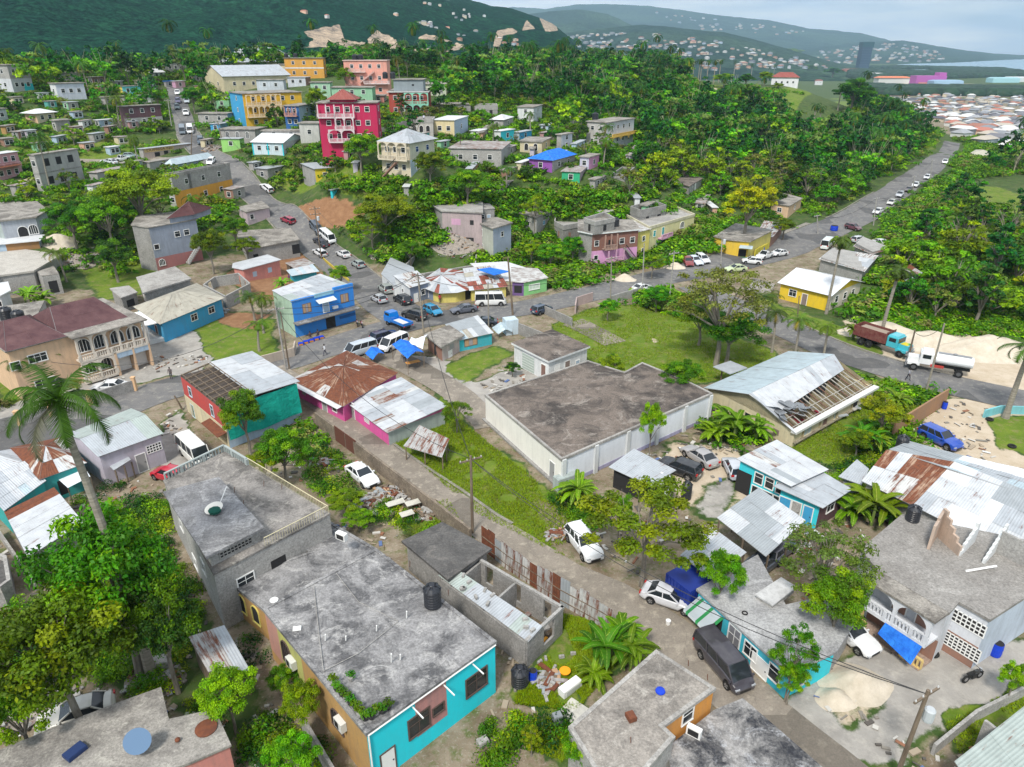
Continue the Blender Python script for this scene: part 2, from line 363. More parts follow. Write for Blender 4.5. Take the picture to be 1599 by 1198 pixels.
zone('sand',[(1440,640),(1480,620),(1640,640),(1640,790),(1500,720),(1430,695)],.75,.8)
zone('lawn',[(1535,650),(1640,640),(1640,720),(1560,700)],.75,.6)
zone('sand',[(1040,690),(1160,700),(1190,760),(1130,820),(1050,780)],.7,.8)
zone('conc',[(1090,760),(1160,740),(1130,810),(1080,800)],.6,.8)
zone('conc',[(1320,960),(1400,940),(1640,1010),(1640,1060),(1400,1200),(1180,1140),(1240,1060),(1330,1010)],.8,1)
zone('sand',[(1270,1050),(1320,1040),(1400,1100),(1340,1130),(1270,1100)],.55,.8)
zone('lawn',[(1475,1130),(1590,1075),(1640,1090),(1500,1180)],.95,.4)
zone('lawn',[(880,960),(930,970),(960,1040),(900,1110),(800,1100),(820,1060),(870,1010)],1,.5)
zone('lawn',[(800,1110),(900,1130),(880,1190),(820,1170)],.8,.6)
zone('dirt',[(700,1090),(800,1080),(830,1120),(800,1198),(700,1198)],.9,.5)
zone('bush',[(0,940),(300,940),(400,1080),(380,1150),(170,1060),(0,1060)],.5,1)
zone('lawn',[(1210,148),(1310,150),(1330,165),(1240,178)],1,3)
zone('lawn',[(1090,133),(1160,133),(1160,140),(1090,140)],.9,3)
zone('sand',[(1095,137),(1120,137),(1120,143),(1095,143)],.7,2)
zone('lawn',[(1490,290),(1560,290),(1680,330),(1680,380),(1520,330)],.8,3)
zone('lawn',[(1440,215),(1470,225),(1450,245),(1435,240)],.7,3)
zone('dirt',[(1370,138),(1660,150),(1660,240),(1500,222),(1420,195)],.6,8)
zone('sand',[(1440,148),(1640,148),(1640,152),(1440,152)],.8,8)
zone('sand',[(1400,129),(1560,131),(1560,136),(1400,134)],.7,10)
zone('lawn',[(0,-10+235),(60,235),(100,250),(40,262),(0,262)],.5,3)
nx_,ny_=len(_x),len(_y)
ii=(np.arange(ny_-1)[:,None]*nx_+np.arange(nx_-1)[None,:]).ravel()
F=np.stack([ii,ii+1,ii+nx_+1,ii+nx_],1)
b=NB('earth_and_grass')
at=b.n('ShaderNodeAttribute',attribute_name='Col'); at2=b.n('ShaderNodeAttribute',attribute_name='ColB')
s1=b.n('ShaderNodeSeparateColor'); b.l(at.outputs['Color'],s1.inputs[0]); s2=b.n('ShaderNodeSeparateColor'); b.l(at2.outputs['Color'],s2.inputs[0])
nA=b.noise(.9,7,.7); nB=b.noise(.12,5,.6); nC=b.noise(5,6,.75); nD=b.noise(.35,6,.65)
bush=b.mix(b.ramp(nD,.35,.7),(.028,.06,.012),(.075,.12,.025)); bush=b.mix(b.ramp(nA,.5,.75),bush,(.13,.115,.06))
lawn=b.mix(b.ramp(nD,.3,.7),(.07,.135,.008),(.15,.21,.02)); lawn=b.mix(b.ramp(nA,.5,.72),lawn,(.22,.19,.08)); lawn=b.mix(.5,lawn,b.ramp(nC,.3,.7,(.6,.6,.6,1),(1.25,1.25,1.25,1)),'MULTIPLY')
dirt=b.mix(b.ramp(nD,.35,.65),(.15,.11,.07),(.3,.25,.185)); dirt=b.mix(b.ramp(nA,.5,.66),dirt,(.09,.115,.03)); dirt=b.mix(b.ramp(nC,.55,.75),dirt,(.42,.39,.34))
sand=b.mix(b.ramp(nD,.3,.7),(.42,.34,.24),(.54,.46,.36)); sand=b.mix(b.ramp(nA,.5,.8),sand,(.36,.29,.2))
conc=b.mix(b.ramp(nD,.35,.65),(.36,.34,.31),(.25,.235,.215)); conc=b.mix(b.ramp(nA,.5,.8),conc,(.46,.43,.38));
red=b.mix(b.ramp(nA,.35,.7),(.2,.10,.05),(.3,.17,.09))
def wmix(prev,w,c):
 q=b.n('ShaderNodeMath',operation='ADD'); b.l(w,q.inputs[0]); m=b.n('ShaderNodeMath',operation='MULTIPLY_ADD',i1=.7,i2=-.35); b.l(nA,m.inputs[0]); b.l(m.outputs[0],q.inputs[1])
 return b.mix(b.ramp(q.outputs[0],.42,.56),prev,c)
r=wmix(bush,s1.outputs[1],dirt); r=wmix(r,s1.outputs[0],lawn); r=wmix(r,s1.outputs[2],sand); r=wmix(r,s2.outputs[0],conc); r=wmix(r,s2.outputs[1],red)
b.base(r); b.b.inputs['Roughness'].default_value=.95; b.bump(nC,.6,.08)
gz=gz-.03
me=npmesh('ground',np.stack([gx,gy,gz],1),F,[b.m],col=W[:,:3])
a=me.color_attributes.new('ColB','FLOAT_COLOR','POINT'); c=np.ones((len(gx),4),dtype=np.float32); c[:,0]=W[:,3]; c[:,1]=W[:,4]; a.data.foreach_set('color',c.ravel())
tag(linkmesh('ground',me),kind='structure')
# =============== ROADS ===============
def asphalt(c0,c1,c2,name):
 b=NB(name); n1=b.noise(.25,7,.7,.6); n2=b.noise(1.1,6,.7); n3=b.noise(9,4,.8); wv=b.n('ShaderNodeVectorMath',operation='ADD'); nn=b.n('ShaderNodeTexNoise'); nn.inputs['Scale'].default_value=.8; b.l(b.co(),nn.inputs['Vector']); b.l(b.co(),wv.inputs[0]); b.l(nn.outputs['Color'],wv.inputs[1]); vo=b.n('ShaderNodeTexVoronoi',feature='DISTANCE_TO_EDGE'); vo.inputs['Scale'].default_value=.45; b.l(wv.outputs[0],vo.inputs['Vector']); v2=b.n('ShaderNodeTexVoronoi',feature='F1',distance='CHEBYCHEV'); v2.inputs['Scale'].default_value=.16; b.l(b.co(),v2.inputs['Vector'])
 r=b.mix(b.ramp(n1,.38,.62),c0,c1); r=b.mix(b.ramp(n2,.52,.66),r,c2); s_=b.n('ShaderNodeSeparateColor'); b.l(v2.outputs['Color'],s_.inputs[0]); r=b.mix(b.ramp(s_.outputs[0],.72,.74,(0,0,0,1),(.6,.6,.6,1)),r,tuple(x*.5 for x in c1)); r=b.mix(b.ramp(vo.outputs['Distance'],.0,.014,(.3,.3,.3,1),(0,0,0,1)),r,(.07,.065,.06)); r=b.mix(.8,r,b.ramp(n3,.3,.7,(.75,.75,.75,1),(1.2,1.2,1.2,1)),'MULTIPLY')
 b.base(r); b.bump(n3,.4,.02); return b.m
ASPH=asphalt((.18,.173,.167),(.125,.125,.128),(.25,.24,.215),'worn_asphalt'); LANE=asphalt((.27,.235,.195),(.2,.175,.145),(.36,.32,.26),'dusty_asphalt')
KERB=concrete((.3,.28,.24),(.14,.13,.11),.6,.8,(.36,.34,.29))
def smoothline(P,step=2.):
 out=[]; n=len(P)
 for i in range(n-1):
  p0=P[max(0,i-1)];p1=P[i];p2=P[i+1];p3=P[min(n-1,i+2)]; k=max(1,int(math.dist(p1,p2)/step))
  for j in range(k):
   t=j/k; out.append(tuple(.5*((2*p1[a])+(-p0[a]+p2[a])*t+(2*p0[a]-5*p1[a]+4*p2[a]-p3[a])*t*t+(-p0[a]+3*p1[a]-3*p2[a]+p3[a])*t**3) for a in (0,1)))
 out.append(tuple(P[-1][:2])); return out
def offs(P,d):
 o=[]
 for i,p in enumerate(P):
  a=P[max(0,i-1)]; c_=P[min(len(P)-1,i+1)]; dx,dy=c_[0]-a[0],c_[1]-a[1]; l=math.hypot(dx,dy)+1e-9; dd=d[i] if hasattr(d,'__len__') else d
  o.append((p[0]-dy/l*dd,p[1]+dx/l*dd))
 return o
ROADS=[]
def road(name,px,wd,mat,lift=.02,kerbs=(),step=2.):
 P=smoothline([G(*p)[:2] for p in px],step); n=len(P)
 wds=np.interp(np.linspace(0,1,n),np.linspace(0,1,len(wd)),wd) if hasattr(wd,'__len__') else np.full(n,wd)
 wob=(vnoise(np.array([p[0] for p in P]),np.array([p[1] for p in P]),.3,5)-.5)*.5
 K=5; rows=[offs(P,(wds/2*(1-2*k/K))+ (wob if k in(0,K) else 0)) for k in range(K+1)]
 m=MB()
 for i in range(n-1):
  for k in range(K):
   q=[rows[k+1][i],rows[k+1][i+1],rows[k][i+1],rows[k][i]]
   m.face([(x,y,tzf(x,y)+lift) for x,y in q][::-1] if False else [(x,y,tzf(x,y)+lift) for x,y in (q[0],q[1],q[2],q[3])],mat)
 o=m.obj(name);
 if len(o.data.polygons) and o.data.polygons[0].normal.z<0: o.data.flip_normals()
 tag(o,kind='structure'); ROADS.append((P,float(np.max(wds))/2))
 for side,(i0,i1),kw in kerbs:
  Q=P[int(i0*(n-1)):int(i1*(n-1))+1]; wq=wds[int(i0*(n-1)):int(i1*(n-1))+1]; A=offs(Q,side*(wq/2+.05)); B=offs(Q,side*(wq/2+.05+kw)); m=MB()
  for i in range(len(Q)-1):
   za,zb=tzf(*A[i])+.02,tzf(*A[i+1])+.02; h=.11
   a0,a1,b0,b1=(*A[i],za-.1),(*A[i+1],zb-.1),(*B[i],za-.1),(*B[i+1],zb-.1); up=lambda p:(p[0],p[1],p[2]+h+.1)
   m.face([up(a0),up(a1),up(b1),up(b0)],KERB); m.face([a0,a1,up(a1),up(a0)],KERB); m.face([b1,b0,up(b0),up(b1)],KERB)
  o=m.obj('pavement' if kw>.5 else 'kerb'); tag(o,kind='structure')
road('hill_road',[(272,135),(279,158),(286,185),(297,215),(335,248),(385,290),(425,325),(455,350),(492,385),(530,415),(572,447),(612,480),(650,503)],[5.5,5.5,6,6.5,7,7,8,9],ASPH,.05,kerbs=[(1,(.3,.92),.3),(-1,(.3,.7),.3)])
road('main_road',[(-60,712),(0,693),(60,677),(160,645),(250,612),(330,592),(430,567),(520,540),(600,515),(660,500),(730,492),(800,484),(880,468),(960,450),(1040,432),(1120,415),(1200,395),(1265,370),(1330,342),(1375,313),(1415,287),(1448,264),(1478,240),(1487,222)],[7,7,7,7.5,10,11,10,9,9,9,9,8,8,7,7],ASPH,.025,kerbs=[(1,(.33,.42),1.4),(1,(.44,.56),.3),(-1,(.46,.54),.3)])
road('lower_road',[(1085,447),(1130,470),(1180,493),(1230,515),(1300,546),(1380,573),(1460,595),(1560,618),(1680,642)],[7,7,7,7.5],ASPH,.036,kerbs=[(1,(.2,.8),.3)])
road('alley',[(425,575),(470,606),(520,644),(560,676),(600,708),(640,738),(700,780),(750,818),(800,851),(875,903),(950,938),(1040,992),(1115,1052),(1200,1125),(1290,1198),(1370,1265)],[3.4,3.4,3.3,3.3,3.3,3.3,3.5,3.7,4.6,5.4,4.6,4.2,4.4],LANE,.031,kerbs=[(1,(.22,.6),.3)])
road('side_lane',[(585,548),(640,572),(690,600),(735,632),(760,668)],[5,4.5,4,3.2],LANE,.042)
road('grave_drive',[(893,503),(925,516),(962,536)],[4.5,4],LANE,.028)
road('village_track',[(105,250),(160,252),(210,246),(280,250)],3.5,LANE,.05)
road('hillside_path',[(0,290),(40,283),(75,275)],3,asphalt((.45,.36,.27),(.4,.33,.25),(.5,.42,.33),'sandy_track'),.05)
# =============== SEA ===============
b=NB('sea_water'); b.b.inputs['Base Color'].default_value=(.13,.27,.36,1); b.b.inputs['Roughness'].default_value=.25; b.b.inputs['Specular IOR Level'].default_value=.6
b.bump(b.noise(.02,6,.7,sc=(1,.3,1)),.25,2); SEA=b.m
def flatpoly(name,px,z,mat):
 m=MB(); m.face([PZ(x,y,z) for x,y in px],mat); o=m.obj(name)
 if o.data.polygons[0].normal.z<0: o.data.flip_normals()
 return tag(o,kind='structure')
flatpoly('sea',[(1362,103.2),(1420,99.8),(1500,97.8),(1480,97),(1520,94.5),(1560,92),(1600,89),(1640,85.8),(2300,85.8),(2300,126),(1640,121),(1596,118),(1591,113),(1560,109.6),(1470,107.4),(1400,105.4)],FARZ+1,SEA)
flatpoly('lagoon_water',[(1348,107.6),(1455,108.9),(1470,113.4),(1420,113),(1350,110.2)],FARZ+1,SEA)
# =============== MOUNTAINS ===============
def mountmat(name,c0,c1,c2,sc):
 b=NB(name); a=b.n('ShaderNodeAttribute',attribute_name='Col'); s=b.n('ShaderNodeSeparateColor'); b.l(a.outputs['Color'],s.inputs[0])
 n1=b.noise(sc,9,.72); n2=b.noise(sc*.12,5,.6); n3=b.noise(sc*4,4,.8)
 r=b.mix(b.ramp(n1,.38,.66),c0,c1); r=b.mix(b.ramp(n2,.45,.7),r,c2); r=b.mix(.7,r,b.ramp(n3,.4,.6,(.35,.35,.35,1),(1.7,1.7,1.7,1)),'MULTIPLY')
 sc_=b.mix(b.ramp(b.noise(sc*1.6,9,.85,sc=(1,1,.3)),.38,.6),(.11,.1,.09),(.50,.39,.28)); m=b.n('ShaderNodeMath',operation='MULTIPLY_ADD',i1=.7,i2=-.35); b.l(n1,m.inputs[0]); q=b.n('ShaderNodeMath',operation='ADD'); b.l(m.outputs[0],q.inputs[0]); b.l(s.outputs[0],q.inputs[1])
 r=b.mix(b.ramp(q.outputs[0],.42,.55),r,sc_); b.base(r); b.bump(n1,1.,3/sc*.05); b.b.inputs['Roughness'].default_value=1; b.b.inputs['Specular IOR Level'].default_value=0; return b.m
RID={}
def mountain(name,prof,Dr,Db,zb,mat,nc=420,nr=110,amp=.16,nsc=1/260.,pw=1.15,scars=(),seed=1,back=None,dvar=None,bvar=None):
 pxs=np.linspace(prof[0][0],prof[-1][0],nc); pys=np.interp(pxs,[p[0] for p in prof],[p[1] for p in prof])
 ss=np.linspace(0,1.35,nr); V=[];
 a=(pxs-CX)/FPX; bb=(CY-pys)/FPX; rx,ry,rz=a,cp+bb*sp,-sp+bb*cp; h=np.hypot(rx,ry); te=rz/h; ux,uy=rx/h,ry/h
 Drr=np.interp(pxs,[p[0] for p in dvar],[p[1] for p in dvar]) if dvar else np.full(nc,float(Dr)); zr=HC+Drr*te
 T=[];PXs=[]
 Db=np.interp(pxs,[p[0] for p in bvar],[p[1] for p in bvar]) if bvar else np.full(nc,float(Db))
 for s in ss:
  d=Db+(Drr-Db)*s; x=ux*d; y=uy*d
  f=s**pw if s<=1 else 1-(s-1)*1.6
  n=fbm(x,y,nsc,5,seed,True)-.5; n2=fbm(x,y,nsc*9,3,seed+5)-.5
  taper=min(1,s*3)*(1-.75*sstep(.75,1,s)) if s<=1 else .3
  V.append(np.stack([x,y,zb+(zr-zb)*f+(n*amp*(zr-zb)*2*taper)+n2*min(22,.03*abs(Dr-float(Db[0]))*.25)*(.4+.6*taper)],1))
 V=np.array(V).reshape(-1,3); dz=V[:,2]-HC; D=V[:,1]*cp-dz*sp; v=V[:,1]*sp+dz*cp; px=CX+FPX*V[:,0]/D; py=CY-FPX*v/D
 sc=np.zeros(len(V))
 for P in scars: P=np.array(P,float); ins=inpoly(P,px,py); dd=distseg(P,px,py,True); sc=np.maximum(sc,sstep(-2.,2.,np.where(ins,dd,-dd)))
 ii=(np.arange(nr-1)[:,None]*nc+np.arange(nc-1)[None,:]).ravel(); F=np.stack([ii,ii+1,ii+nc+1,ii+nc],1)
 col=np.zeros((len(V),3)); col[:,0]=sc
 o=linkmesh(name,npmesh(name,V,F,[mat],col=col,smooth=True)); tag(o,kind='structure'); RID[name]=(V,px,py,sc); return o
M1=mountmat('forested_slope',(.002,.015,.013),(.012,.06,.03),(.006,.032,.022),.06); M2=mountmat('far_slope',(.01,.03,.022),(.03,.06,.04),(.05,.09,.05),.012)
SC=[[(473,50),(530,38),(538,62),(560,66),(640,75),(700,78),(715,66),(650,60),(665,53),(720,68),(728,76),(690,82),(640,88),(600,80),(560,75),(470,74),(490,62)],
 [(573,62),(588,48),(612,58),(626,72),(600,76),(578,70)],[(770,72),(776,48),(800,44),(812,52),(786,55),(780,74)],[(842,28),(868,36),(871,48),(852,50)],[(815,48),(822,31),(836,45)],[(590,82),(640,78),(640,100),(600,96)]]
mountain('forest_mountain',[(-250,-260),(0,-175),(250,-120),(450,-95),(600,-55),(700,-15),(740,2),(765,9),(800,15),(835,26),(862,37),(885,55),(905,68),(940,80),(985,93),(1020,101),(1060,110)],1500,520,10,M1,nc=560,nr=150,amp=.10,scars=SC,dvar=[(-250,1300),(600,1500),(850,1700),(1060,1900)],pw=1.25)
mountain('town_hill',[(840,60),(880,53),(940,45),(1000,40),(1060,44),(1130,50),(1165,58),(1215,72),(1260,85),(1300,98),(1340,106)],3600,1900,FARZ,M2,amp=.12,nsc=1/500.,seed=7)
mountain('green_far_hill',[(790,28),(830,22),(870,17),(905,15),(950,22),(980,36),(1010,50),(1060,80)],5200,3200,FARZ,M2,amp=.1,nsc=1/700.,seed=9)
mountain('headland',[(1190,90),(1250,78),(1290,74),(1330,67),(1370,65),(1410,63),(1440,68),(1470,73),(1510,79),(1550,83.5),(1600,86.5),(1680,89.5)],6300,4400,FARZ,M2,amp=.08,nsc=1/800.,seed=11,dvar=[(1190,6000),(1600,8600),(1680,9000)],bvar=[(1190,4400),(1440,4700),(1520,5600),(1600,7600),(1680,8200)])
mountain('misty_ridge',[(740,25),(800,10),(850,14),(900,8),(945,7),(1010,9),(1060,14),(1110,22),(1150,27),(1200,32),(1260,45),(1300,48),(1345,52),(1385,62),(1430,75),(1470,90)],8600,5600,FARZ,M2,amp=.08,nsc=1/900.,seed=13)
def woodstrip(name,px,z,hgt,label):
 pts=[]; P=np.array([PZ(x,y,z)[:2] for x,y in px]); lo=P.min(0); hi=P.max(0); rng=np.random.default_rng(4)
 N=5200; q=rng.random((N*6,2))*(hi-lo)+lo; q=q[inpoly(P,q[:,0],q[:,1])][:N]; n=len(q); r=rng.uniform(9,20,n)*hgt/12; hh=rng.uniform(.6,1.15,n)*hgt
 V=[];base=np.array([(math.cos(t),math.sin(t)) for t in np.arange(6)*math.pi/3])
 for k,(rr,zz) in enumerate(((1,0),(1.05,.55),(.6,.95))): V.append(np.concatenate([q[:,None,:]+base[None]*(r*rr)[:,None,None],np.broadcast_to((z+hh*zz)[:,None,None],(n,6,1))],2))
 V=np.stack(V,1).reshape(-1,3); f=[]
 for k in range(2):
  for j in range(6): f.append([k*6+j,k*6+(j+1)%6,(k+1)*6+(j+1)%6,(k+1)*6+j])
 f+= [[12,13,14,15],[15,16,17,12]]
 F=(np.arange(n)[:,None,None]*18+np.array(f)[None]).reshape(-1,4); col=np.repeat(rng.uniform(.6,1.3,(n,1))*np.array([[.022,.05,.03]]),18,0)
 return tag(linkmesh(name,npmesh(name,V,F,[LEAF],col=col)),label,'woodland',kind='stuff')
woodstrip('mangrove',[(1330,111),(1440,115),(1475,114),(1455,108.6),(1350,106.8),(1400,105.8),(1480,108),(1560,110),(1590,113.5),(1594,117),(1680,122),(1680,125),(1560,121),(1440,124),(1330,122)],FARZ,11,'dark mangrove strip between lagoon and open bay')
woodstrip('roadside_wood',[(1330,137),(1420,141),(1500,141),(1680,144),(1680,151),(1500,149),(1400,148),(1330,146)],FARZ+1,10,'belt of dark trees across the plain behind the housing estate')
# =============== BUILDING KIT ===============
def solve_z(x,y,py):
 lo,hi=-30.,120.
 for _ in range(40):
  m=(lo+hi)/2
  if proj(x,y,m)[1]>py: lo=m
  else: hi=m
 return lo
def ccw(P):
 a=sum(P[i][0]*P[(i+1)%len(P)][1]-P[(i+1)%len(P)][0]*P[i][1] for i in range(len(P)))
 return P if a>0 else P[::-1]
def plan(top,base=None,h=None,d=None):
 if base:
  i,bx,by=base; g=G(bx,by); z1=solve_z(g[0],g[1],top[i][1])
 else:
  q=GH(*top[min(1,len(top)-1)],h); z1=q[2]
 P=[PZ(*t,z1)[:2] for t in top]
 if len(P)==2:
  ex,ey=P[1][0]-P[0][0],P[1][1]-P[0][1]; l=math.hypot(ex,ey); n=(-ey/l*d,ex/l*d); P+= [(P[1][0]+n[0],P[1][1]+n[1]),(P[0][0]+n[0],P[0][1]+n[1])]
 if len(P)==3: P.append((P[0][0]+P[2][0]-P[1][0],P[0][1]+P[2][1]-P[1][1]))
 zg=min(tzf(*p) for p in P); return P,zg,z1
def hplan(Lp,Cp,Rp,top,base,th,dep=8.):
 """corner seen at px Cp, left face to Lp, right face to Rp; th: turn of the left face away from frontal (deg)"""
 g=G(Cp,base); t=R(th); d1=(-math.cos(t),math.sin(t)); d2=(math.sin(t),math.cos(t)); D0=proj(*g)[2]
 def ln(px,d,dflt):
  if px is None: return dflt
  k=(px-CX); a=(k*D0-g[0]*FPX); q=(d[0]*FPX-k*d[1]*cp); return a/q if abs(q)>1e-6 else dflt
 a=ln(Lp,d1,dep); c=ln(Rp,d2,dep)
 if a<=0 or a>40: a=dep
 if c<=0 or c>40: c=dep
 z1=solve_z(g[0],g[1],top)
 B=(g[0],g[1]); A=(B[0]+d1[0]*a,B[1]+d1[1]*a); C=(B[0]+d2[0]*c,B[1]+d2[1]*c); Dd=(A[0]+C[0]-B[0],A[1]+C[1]-B[1])
 return [A,B,C,Dd],g[2],z1
def inset(P,o):
 n=len(P); out=[]
 for i in range(n):
  p0,p1,p2=P[i-1],P[i],P[(i+1)%n]
  def nr(a,b):
   l=math.dist(a,b)+1e-9; return ((b[1]-a[1])/l,-(b[0]-a[0])/l)
  n1,n2=nr(p0,p1),nr(p1,p2); k=1+n1[0]*n2[0]+n1[1]*n2[1]; k=max(k,.3)
  out.append((p1[0]+(n1[0]+n2[0])*o/k,p1[1]+(n1[1]+n2[1])*o/k))
 return out
def pick(pal,rng):
 t=rng.random()*sum(p[1] for p in pal)
 for m,w_ in pal:
  t-=w_
  if t<=0: return m
 return pal[-1][0]
def patch(m,q,pal,rng,us=.9,vs=2.6,th=.04):
 """tin sheets laid in courses over the quad q (eave-left, eave-right, ridge-right, ridge-left)"""
 q=[Vector(p) for p in q]; lu=max((q[1]-q[0]).length,(q[2]-q[3]).length); lv=(q[3]-q[0]).length
 nu=max(1,round(lu/us)); nv=max(1,round(lv/vs)); nrm=(q[1]-q[0]).cross(q[3]-q[0]).normalized()
 def B(u,v): return q[0]*(1-u)*(1-v)+q[1]*u*(1-v)+q[2]*u*v+q[3]*(1-u)*v
 for j in range(nv):
  prev=None
  for i in range(nu):
   mt=prev if prev and rng.random()<.45 else pick(pal,rng); prev=mt
   e=nrm*(rng.random()*.03+.02*j+th); P=[B(i/nu,max(0,j/nv-.02)),B((i+1)/nu,max(0,j/nv-.02)),B((i+1)/nu,(j+1)/nv),B(i/nu,(j+1)/nv)]
   Tp=[p+e for p in P]; L0=i*lu/nu; V0=j*lv/nv
   m.face(Tp,mt,[(L0,V0),(L0+lu/nu,V0),(L0+lu/nu,V0+lv/nv),(L0,V0+lv/nv)]); m.face([p+nrm*.005 for p in P][::-1],GREYW)
 for i in range(4):
  a,b_=q[i],q[(i+1)%4]; m.face([a,b_,b_+nrm*(th+.02),a+nrm*(th+.02)],GREYW)
GREYW=plain('grey_batten',(.3,.3,.3),.8)
def facade(P,i,z0,z1):
 A,B=P[i],P[(i+1)%len(P)]; l=math.dist(A,B); e=((B[0]-A[0])/l,(B[1]-A[1])/l); n=(e[1],-e[0])
 def pt(s,z,o=0): return (A[0]+e[0]*s+n[0]*o,A[1]+e[1]*s+n[1]*o,z)
 return pt,l,math.atan2(e[1],e[0])
def fbox(m,pt,s0,s1,z0_,z1_,o0,o1,mat):
 if o1<o0:o0,o1=o1,o0
 P=[pt(s0,z0_,o0),pt(s1,z0_,o0),pt(s1,z0_,o1),pt(s0,z0_,o1)]; Q=[(p[0],p[1],z1_) for p in P]
 for q in ((P[0],P[1],P[2],P[3]),(Q[3],Q[2],Q[1],Q[0]),(P[3],P[2],Q[2],Q[3]),(P[1],P[0],Q[0],Q[1]),(P[2],P[1],Q[1],Q[2]),(P[0],P[3],Q[3],Q[0])): m.face(q,mat)
KIND_NAME={'w':'window','a':'window','d':'door','g':'garage_door','b':'boarded_window','v':'vent_block','o':'opening','h':'doorway','A':'arch'}
def opening(root,org,P,z0,z1,op,fr,near):
 i,u,v,w_,h_,k=op[:6]; ex=op[6] if len(op)>6 else None
 pt,l,an=facade(P,i,z0,z1)
 s=u*l; zc=z0+v*(z1-z0); a,b_=s-w_/2,s+w_/2; c,d_=zc-h_/2,zc+h_/2
 if k in 'dgh':
  c=z0+(ex[1] if isinstance(ex,tuple) else 0)+.02 if v<.5 and not isinstance(v,str) and k!='h' else c
  if v<.5 and k!='h': d_=c+h_
 m=MB(); f=fr; t=.09 if w_<1.5 else .11
 def frame(o=.06):
  fbox(m,pt,a-t,b_+t,d_,d_+t,-.02,o,f); fbox(m,pt,a-t,b_+t,c-t,c,-.02,o+.03,f); fbox(m,pt,a-t,a,c,d_,-.02,o,f); fbox(m,pt,b_,b_+t,c,d_,-.02,o,f)
 pane=None
 if k=='w':
  frame(); pane=MB(); fbox(pane,pt,a,b_,c,d_,-.02,.015,GLASS if not isinstance(ex,bpy.types.Material) else ex)
  nm=max(1,round(w_/.7))
  for q in range(1,nm): fbox(m,pt,a+(b_-a)*q/nm-.025,a+(b_-a)*q/nm+.025,c,d_,.0,.035,f)
  if h_>.9: fbox(m,pt,a,b_,zc+h_*.12,zc+h_*.12+.04,.0,.032,f)
 elif k=='d': frame(.05); fbox(m,pt,a,b_,c,d_,-.02,.03,ex if isinstance(ex,bpy.types.Material) else WHITE); fbox(m,pt,b_-.18,b_-.1,(c+d_)/2-.04,(c+d_)/2+.04,.03,.07,DARKM)
 elif k=='g':
  fbox(m,pt,a,b_,c,d_,-.02,.03,ex if isinstance(ex,bpy.types.Material) else WHITE)
  n=max(3,int(h_/.35))
  for q in range(n): fbox(m,pt,a,b_,c+(d_-c)*q/n+.02,c+(d_-c)*q/n+.05,.03,.05,f)
 elif k=='b':
  fbox(m,pt,a,b_,c,d_,-.02,.03,WOOD); pl=plain('plywood',(.42,.27,.16),.8)
  for q in range(3): fbox(m,pt,a+.1+q*(w_-.2)/3,a+.05+(q+1)*(w_-.2)/3,c+.1,d_-.1,.03,.05,pl if q!=1 else plain('board_grey',(.3,.28,.3),.8))
 elif k=='v':
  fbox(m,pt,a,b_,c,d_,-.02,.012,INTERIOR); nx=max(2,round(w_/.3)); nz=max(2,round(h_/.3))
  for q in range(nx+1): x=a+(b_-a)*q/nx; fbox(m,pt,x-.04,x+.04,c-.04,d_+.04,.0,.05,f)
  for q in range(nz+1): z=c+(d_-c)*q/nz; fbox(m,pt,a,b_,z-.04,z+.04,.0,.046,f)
 elif k in 'oh': fbox(m,pt,a,b_,c,d_,-.02,.012,ex if isinstance(ex,bpy.types.Material) else INTERIOR)  # no recess: flat dark panel, its colour stands for the shade inside
 elif k in 'aA':
  n=10; rr=w_/2; zz=d_-min(rr,h_*.5); rz=min(rr,h_*.5); arc=[(s+rr*math.cos(math.pi*q/n),zz+rz*math.sin(math.pi*q/n)) for q in range(n+1)]
  gl=ex if isinstance(ex,bpy.types.Material) else (INTERIOR if k=='A' else GLASS)
  m.face([pt(a,c,.012),pt(b_,c,.012)]+[pt(x,z,.012) for x,z in arc],gl)
  for q in range(n):
   x0,zq0=arc[q];x1,zq1=arc[q+1]; kx=lambda x:s+(x-s)*(1+t/rr); kz=lambda z:zz+(z-zz)*(1+t/rz)
   m.face([pt(x0,zq0,.08),pt(kx(x0),kz(zq0),.08),pt(kx(x1),kz(zq1),.08),pt(x1,zq1,.08)],f); m.face([pt(kx(x0),kz(zq0),0),pt(kx(x1),kz(zq1),0),pt(kx(x1),kz(zq1),.08),pt(kx(x0),kz(zq0),.08)],f)
   m.face([pt(x1,zq1,0),pt(x0,zq0,0),pt(x0,zq0,.08),pt(x1,zq1,.08)],f)
  fbox(m,pt,a-t,a,c,zz,-.02,.08,f); fbox(m,pt,b_,b_+t,c,zz,-.02,.08,f); fbox(m,pt,a-t,b_+t,c-t,c,-.02,.1,f)
  if k=='a':
   for q in (1,2,3): fbox(m,pt,a+(b_-a)*q/4-.03,a+(b_-a)*q/4+.03,c,zz+rz*(.6 if q!=2 else .95),.0,.04,f)
 o=shift(m.obj(KIND_NAME[k],root),org)
 if pane is not None:
  p_=shift(pane.obj('pane',o),org)
 return o
def rowop(e,n,v,w_,h_,k,u0=.08,u1=.92,ex=None):
 return [(e,u0+(u1-u0)*(q+.5)/n,v,w_,h_,k,ex) for q in range(n)]
def balustrade(m,pt,s0,s1,z,o,mat,h=.85,gap=.28):
 fbox(m,pt,s0,s1,z+h-.1,z+h,o-.1,o+.1,mat); fbox(m,pt,s0,s1,z,z+.1,o-.1,o+.1,mat)
 n=max(2,int((s1-s0)/gap))
 for q in range(n+1):
  x=s0+(s1-s0)*q/n; hw=.06 if q%7 else .13; fbox(m,pt,x-hw,x+hw,z+.1,z+h-.1,o-hw,o+hw,mat)
